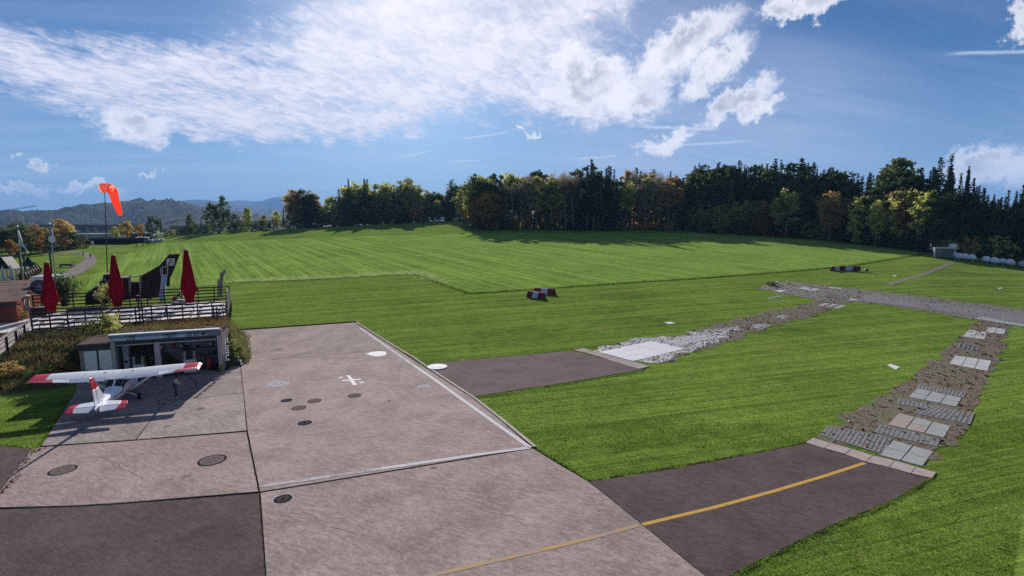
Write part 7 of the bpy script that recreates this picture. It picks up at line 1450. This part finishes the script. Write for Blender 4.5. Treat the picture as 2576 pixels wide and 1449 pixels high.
# ------------------------------------------------------------------ trailers
def zT(x, y): return (2314.4 + x * .10156, 603.7 + y * .10156)
TW = mat('trailer_white', (.86, .87, .88), .4, .08, 1.0); TG = mat('container_blue_grey', (.12, .15, .17), .55, .12, 1.0)
b = G(*zT(360, 447)); b2 = G(*zT(815, 500)); yw = math.atan2(b2.y - b.y, b2.x - b.x); f = vplane(b, yw); L = (Vector((b2.x, b2.y)) - Vector((b.x, b.y))).length; h = f(*zT(360, 205))[1]
e = empty('container_office', b, yw, 'blue grey site container beside the white trailers', 'container'); MB().box(0, 0, .3, L, 2.6, h).build('body', TG, e, bevel=.03); MB().box(-.05, -.06, h, L + .05, 2.66, h + .1).build('roof_edge', LTGREY, e); wn = MB().box(L * .12, -.03, h * .5, L * .32, -.002, h * .78).build('window', LTGREY, e); MB().box(L * .14, -.04, h * .53, L * .21, -.031, h * .75).build('pane', SCREEN, wn); MB().box(L * .23, -.04, h * .53, L * .30, -.031, h * .75).build('pane', SCREEN, wn)
for q in np.linspace(.3, L - .3, 4): MB().box(q - .1, .1, -.2, q + .1, .3, .3).build('foot', DKGREY, e)
e2 = empty('utility_tank', G(*zT(850, 400)), .3, 'white round tank end standing behind the container corner', 'tank'); MB().tube([(0, 0, 2.6), (0, 1.5, 2.6)], .95, 18).build('tank', TW, e2, True); MB().box(-.6, .1, 0, .6, 1.4, 1.8).build('stand', LTGREY, e2)
def trailer(x, y, label, yaw, sc=1.0, tilt=0, m_=TW):
    P = G(*zT(x, y)); e = empty('glider_trailer', P, yaw, label, 'trailer', 'covered white trailers parked by the wood'); e.scale = (sc, sc, sc)
    pr_ = [(-.95, .55), (-.95, 1.25), (-.80, 1.75), (-.5, 2.02), (0, 2.1), (.5, 2.02), (.80, 1.75), (.95, 1.25), (.95, .55)]
    mb = MB(); ys = [(0.0, .0, .62), (.25, .0, .80), (1.2, 0, 1.0), (4.2, 0, 1.02), (5.2, 0, .86)]; V = []; F = []; n = len(pr_)
    for (y_, _, s_) in ys: V += [(x_ * (1 if z_ < 1.3 else .98), y_, .55 + (z_ - .55) * s_) for x_, z_ in pr_]
    for i in range(len(ys) - 1):
        for k in range(n - 1): F.append((i * n + k, i * n + k + 1, (i + 1) * n + k + 1, (i + 1) * n + k))
        F.append((i * n + n - 1, i * n, (i + 1) * n, (i + 1) * n + n - 1))
    F.append(tuple(range(n))); F.append(tuple((len(ys) - 1) * n + k for k in range(n))[::-1]); mb.add(V, F); mb.build('hull', m_, e, bevel=.02)
    MB().box(-.99, -.06, .92, .99, 5.2, 1.0).build('seam', LTGREY, e)
    for sx in (-1.0, 1.0):
        MB().tube([(sx - .1, 3.2, .34), (sx + .1, 3.2, .34)], .34, 14).build('wheel', TYRE, e); MB().box(sx - .14, 2.75, .6, sx + .14, 3.65, .78).build('mudguard', m_, e, bevel=.03)
    MB().bar((-.6, .2, .5), (0, -1.6, .5), .08).build('drawbar', LTGREY, e); MB().bar((.6, .2, .5), (0, -1.6, .5), .08).build('drawbar', LTGREY, e); MB().box(-.12, -1.3, .0, .12, -1.1, .95).build('jockey_wheel', LTGREY, e); MB().box(-.8, -.02, .6, .8, .0, .85).build('tail_panel', LTGREY, e)
    return e
for x, y, lb in ((860, 478, 'white covered trailer partly behind the container'), (965, 500, 'second white covered trailer right of the container'), (1115, 508, 'third white covered trailer right of the container'), (1290, 528, 'fourth white covered trailer, last of the group by the container'), (1650, 580, 'white covered trailer leading the right hand group of four'), (1860, 612, 'second white covered trailer of the right hand group'), (2060, 622, 'third lower white covered trailer of the right hand group'), (2250, 656, 'last white covered trailer of the right hand group'), (2570, 705, 'pale trailer cut by the right picture edge')):
    trailer(x, y, lb, math.radians(-38), 0.86 if x != 2060 else .78, m_=TW if x < 2400 else mat('trailer_pale_green', (.40, .46, .42), .5, .1, 1.0))
q = G(*zT(245, 345)); h = (345 - 80) * .10156 / ppm(q.y); e = empty('striped_pole', q, 0, 'slim black and white marker pole left of the container', 'pole'); 
for k, (z0_, z1_, m_) in enumerate(((0, .45, DKGREY), (.45, .55, WHITEM), (.55, .68, BLACKM), (.68, 1.0, WHITEM))): MB().lathe([(.12 if k < 3 else .16, h * z0_), (.12 if k < 3 else .16, h * z1_ - .01)], 10).build('band', m_, e)
q = G(*zT(352, 300)) + Vector((0, 2, 0)); e = empty('thin_mast', q, 0, 'thin grey mast behind the left end of the container', 'mast'); MB().tube([(0, 0, 0), (0, 0, 6.2)], [.07, .05], 8).build('pole', LTGREY, e); MB().box(-.12, -.12, 0, .12, .12, .1).build('foot', DKGREY, e)

# ------------------------------------------------------------------ grass blades near the camera and along edges
LAWNB = leaf_material('lawn_blades', (.06, .12, .016), (.21, .31, .042), .5, .5)
hard = [[(p[0], p[1]) for p in [G(*q) for q in pts]] for pts in (base_px, [(-200, 1285), (660, 1238), (700, 1900), (-900, 1900)], [(1480, 1211), (2035, 1112), (2352, 1200), (2240, 1264), (2100, 1320), (1960, 1387), (1836, 1452), (1770, 1470), (1620, 1325)], [(1058, 920), (1440, 880), (1625, 929), (1185, 1002)], [(-150, 1108), (0, 1121), (86, 1130), (60, 1160), (0, 1240), (-200, 1300)])] + [[(p[0], p[1]) for p in x_] for x_ in (pr, pc, pg)] + [[G(*zA(*q))[:2] for q in kq + kl[::-1]]]
def lawn_blades(n, seed, near, far, h, w):
    r = np.random.default_rng(seed); Y = np.exp(r.uniform(math.log(near), math.log(far), n)); X = Y * r.uniform(-1.05, 1.05, n); keep = np.ones(n, bool)
    for i_, poly in enumerate(hard): keep &= ~(in_poly(X, Y, poly) & (r.uniform(0, 1, n) < (.72 if i_ in (5, 6) else 1.1)))
    bu, bv = (X - Q.x) * DU.x + (Y - Q.y) * DU.y, (X - Q.x) * DV.x + (Y - Q.y) * DV.y; keep &= ~((bu < 2.8) & (bv > -17.4))
    X, Y = X[keep], Y[keep]; return np.stack([X, Y, terr(X, Y) - .01], -1)
P = lawn_blades(260000, 41, 15.5, 34, .06, .03); o = blades('grass', P, .075, .035, LAWNB, 41, .55); tag(o, 'short grass blades of the near lawn', 'grass', kind='stuff')
P = lawn_blades(200000, 42, 30, 95, .06, .03); o = blades('grass', P, .085, .055, LAWNB, 42, .55); tag(o, 'short grass blades of the lawn in the middle distance', 'grass', kind='stuff')
# longer grass fringe along hard edges and the crop edge
fr_ = []
for pts in ([(893, 808), (597, 829)], [(900, 812), (1190, 998), (1346, 1126), (1482, 1209)], [(1482, 1209), (1900, 1138), (2030, 1112)], [(1060, 917), (1440, 879)], [(1187, 1003), (1430, 966), (1622, 933)], [(2350, 1200), (2240, 1266), (2100, 1323), (1960, 1390), (1836, 1454)], [(190, 985), (100, 1120)], [(0, 1120), (80, 1127)]):
    for a, b in zip(pts, pts[1:]):
        A, B = G(*a), G(*b); n = int((B - A).length * 70); t = rng.uniform(0, 1, n); fr_.append(np.stack([A.x + (B.x - A.x) * t + rng.normal(0, .06, n), A.y + (B.y - A.y) * t + rng.normal(0, .06, n), np.zeros(n)], -1))
P = np.concatenate(fr_); P[:, 2] = terr(P[:, 0], P[:, 1]); o = blades('edge_grass', P, .10, .05, LAWNB, 43, .6); tag(o, 'longer grass fringe along the edges of concrete and asphalt', 'grass', kind='stuff')
cf = []
for a, b in zip(crop_px[3:12], crop_px[4:12]):
    A, B = G(*a), G(*b); n = int((B - A).length * 60); t = rng.uniform(0, 1, n); cf.append(np.stack([A.x + (B.x - A.x) * t + rng.normal(0, .25, n), A.y + (B.y - A.y) * t + rng.normal(0, .25, n), np.zeros(n)], -1))
P = np.concatenate(cf); P[:, 2] = terr(P[:, 0], P[:, 1]); o = blades('crop_edge', P, .34, .09, leaf_material('crop_blades', (.10, .17, .022), (.25, .36, .06), .5, .5), 44, .35); tag(o, 'taller crop blades along the near edge of the field', 'grass', kind='stuff')

pe = []
for a, b in zip(crop_px[:5], crop_px[1:5]):
    A, B = G(*a), G(*b); n = int((B - A).length * 160); t = rng.uniform(0, 1, n); pe.append(np.stack([A.x + (B.x - A.x) * t + rng.normal(0, .8, n), A.y + (B.y - A.y) * t + np.abs(rng.normal(0, 2.2, n)), np.zeros(n)], -1))
P = np.concatenate(pe); P[:, 2] = terr(P[:, 0], P[:, 1]); o = blades('pale_grass', P, .30, .10, leaf_material('pale_grass_blades', (.20, .26, .09), (.42, .49, .22), .5, .5), 45, .4); tag(o, 'pale strip of longer grass along the left edge of the field', 'grass', kind='stuff')
jt = []
for a, b in (((604, 912), (622, 1086)), ((622, 1086), (653, 1240)), ((97, 1125), (621, 1087)), ((604, 912), (1000, 880)), ((654, 1242), (668, 1449)), ((342, 1108), (415, 1013)), ((180, 1276), (651, 1241))):
    A, B = G(*a), G(*b); n = int((B - A).length * 9); t = rng.uniform(0, 1, n); t = t[np.sin(t * 37 + a[0]) > .1]; n = len(t); jt.append(np.stack([A.x + (B.x - A.x) * t + rng.normal(0, .03, n), A.y + (B.y - A.y) * t + rng.normal(0, .03, n), np.full(n, .03)], -1))
P = np.concatenate(jt); P[:, 2] += terr(P[:, 0], P[:, 1]); o = blades('joint_weeds', P, .09, .05, W2, 46, .6); tag(o, 'small weeds growing in the joints of the apron', 'weeds', kind='stuff')

# ------------------------------------------------------------------ haze in the air
hz = MB().box(-14000, -300, -20, 14000, 13500, 760).build('haze', None); tag(hz, 'thin blue haze in the air over the valley', 'haze', kind='stuff')
hm = bpy.data.materials.new('haze'); hm.use_nodes = True; T = NT(hm.node_tree); T.n.clear()
pv = T.new('ShaderNodeVolumePrincipled'); pv.inputs['Color'].default_value = (0.26, 0.53, 1.0, 1); pv.inputs['Density'].default_value = 1.0e-4; pv.inputs['Anisotropy'].default_value = 0.0
ou = T.new('ShaderNodeOutputMaterial'); T.l.new(pv.outputs[0], ou.inputs['Volume']); hz.data.materials.append(hm)
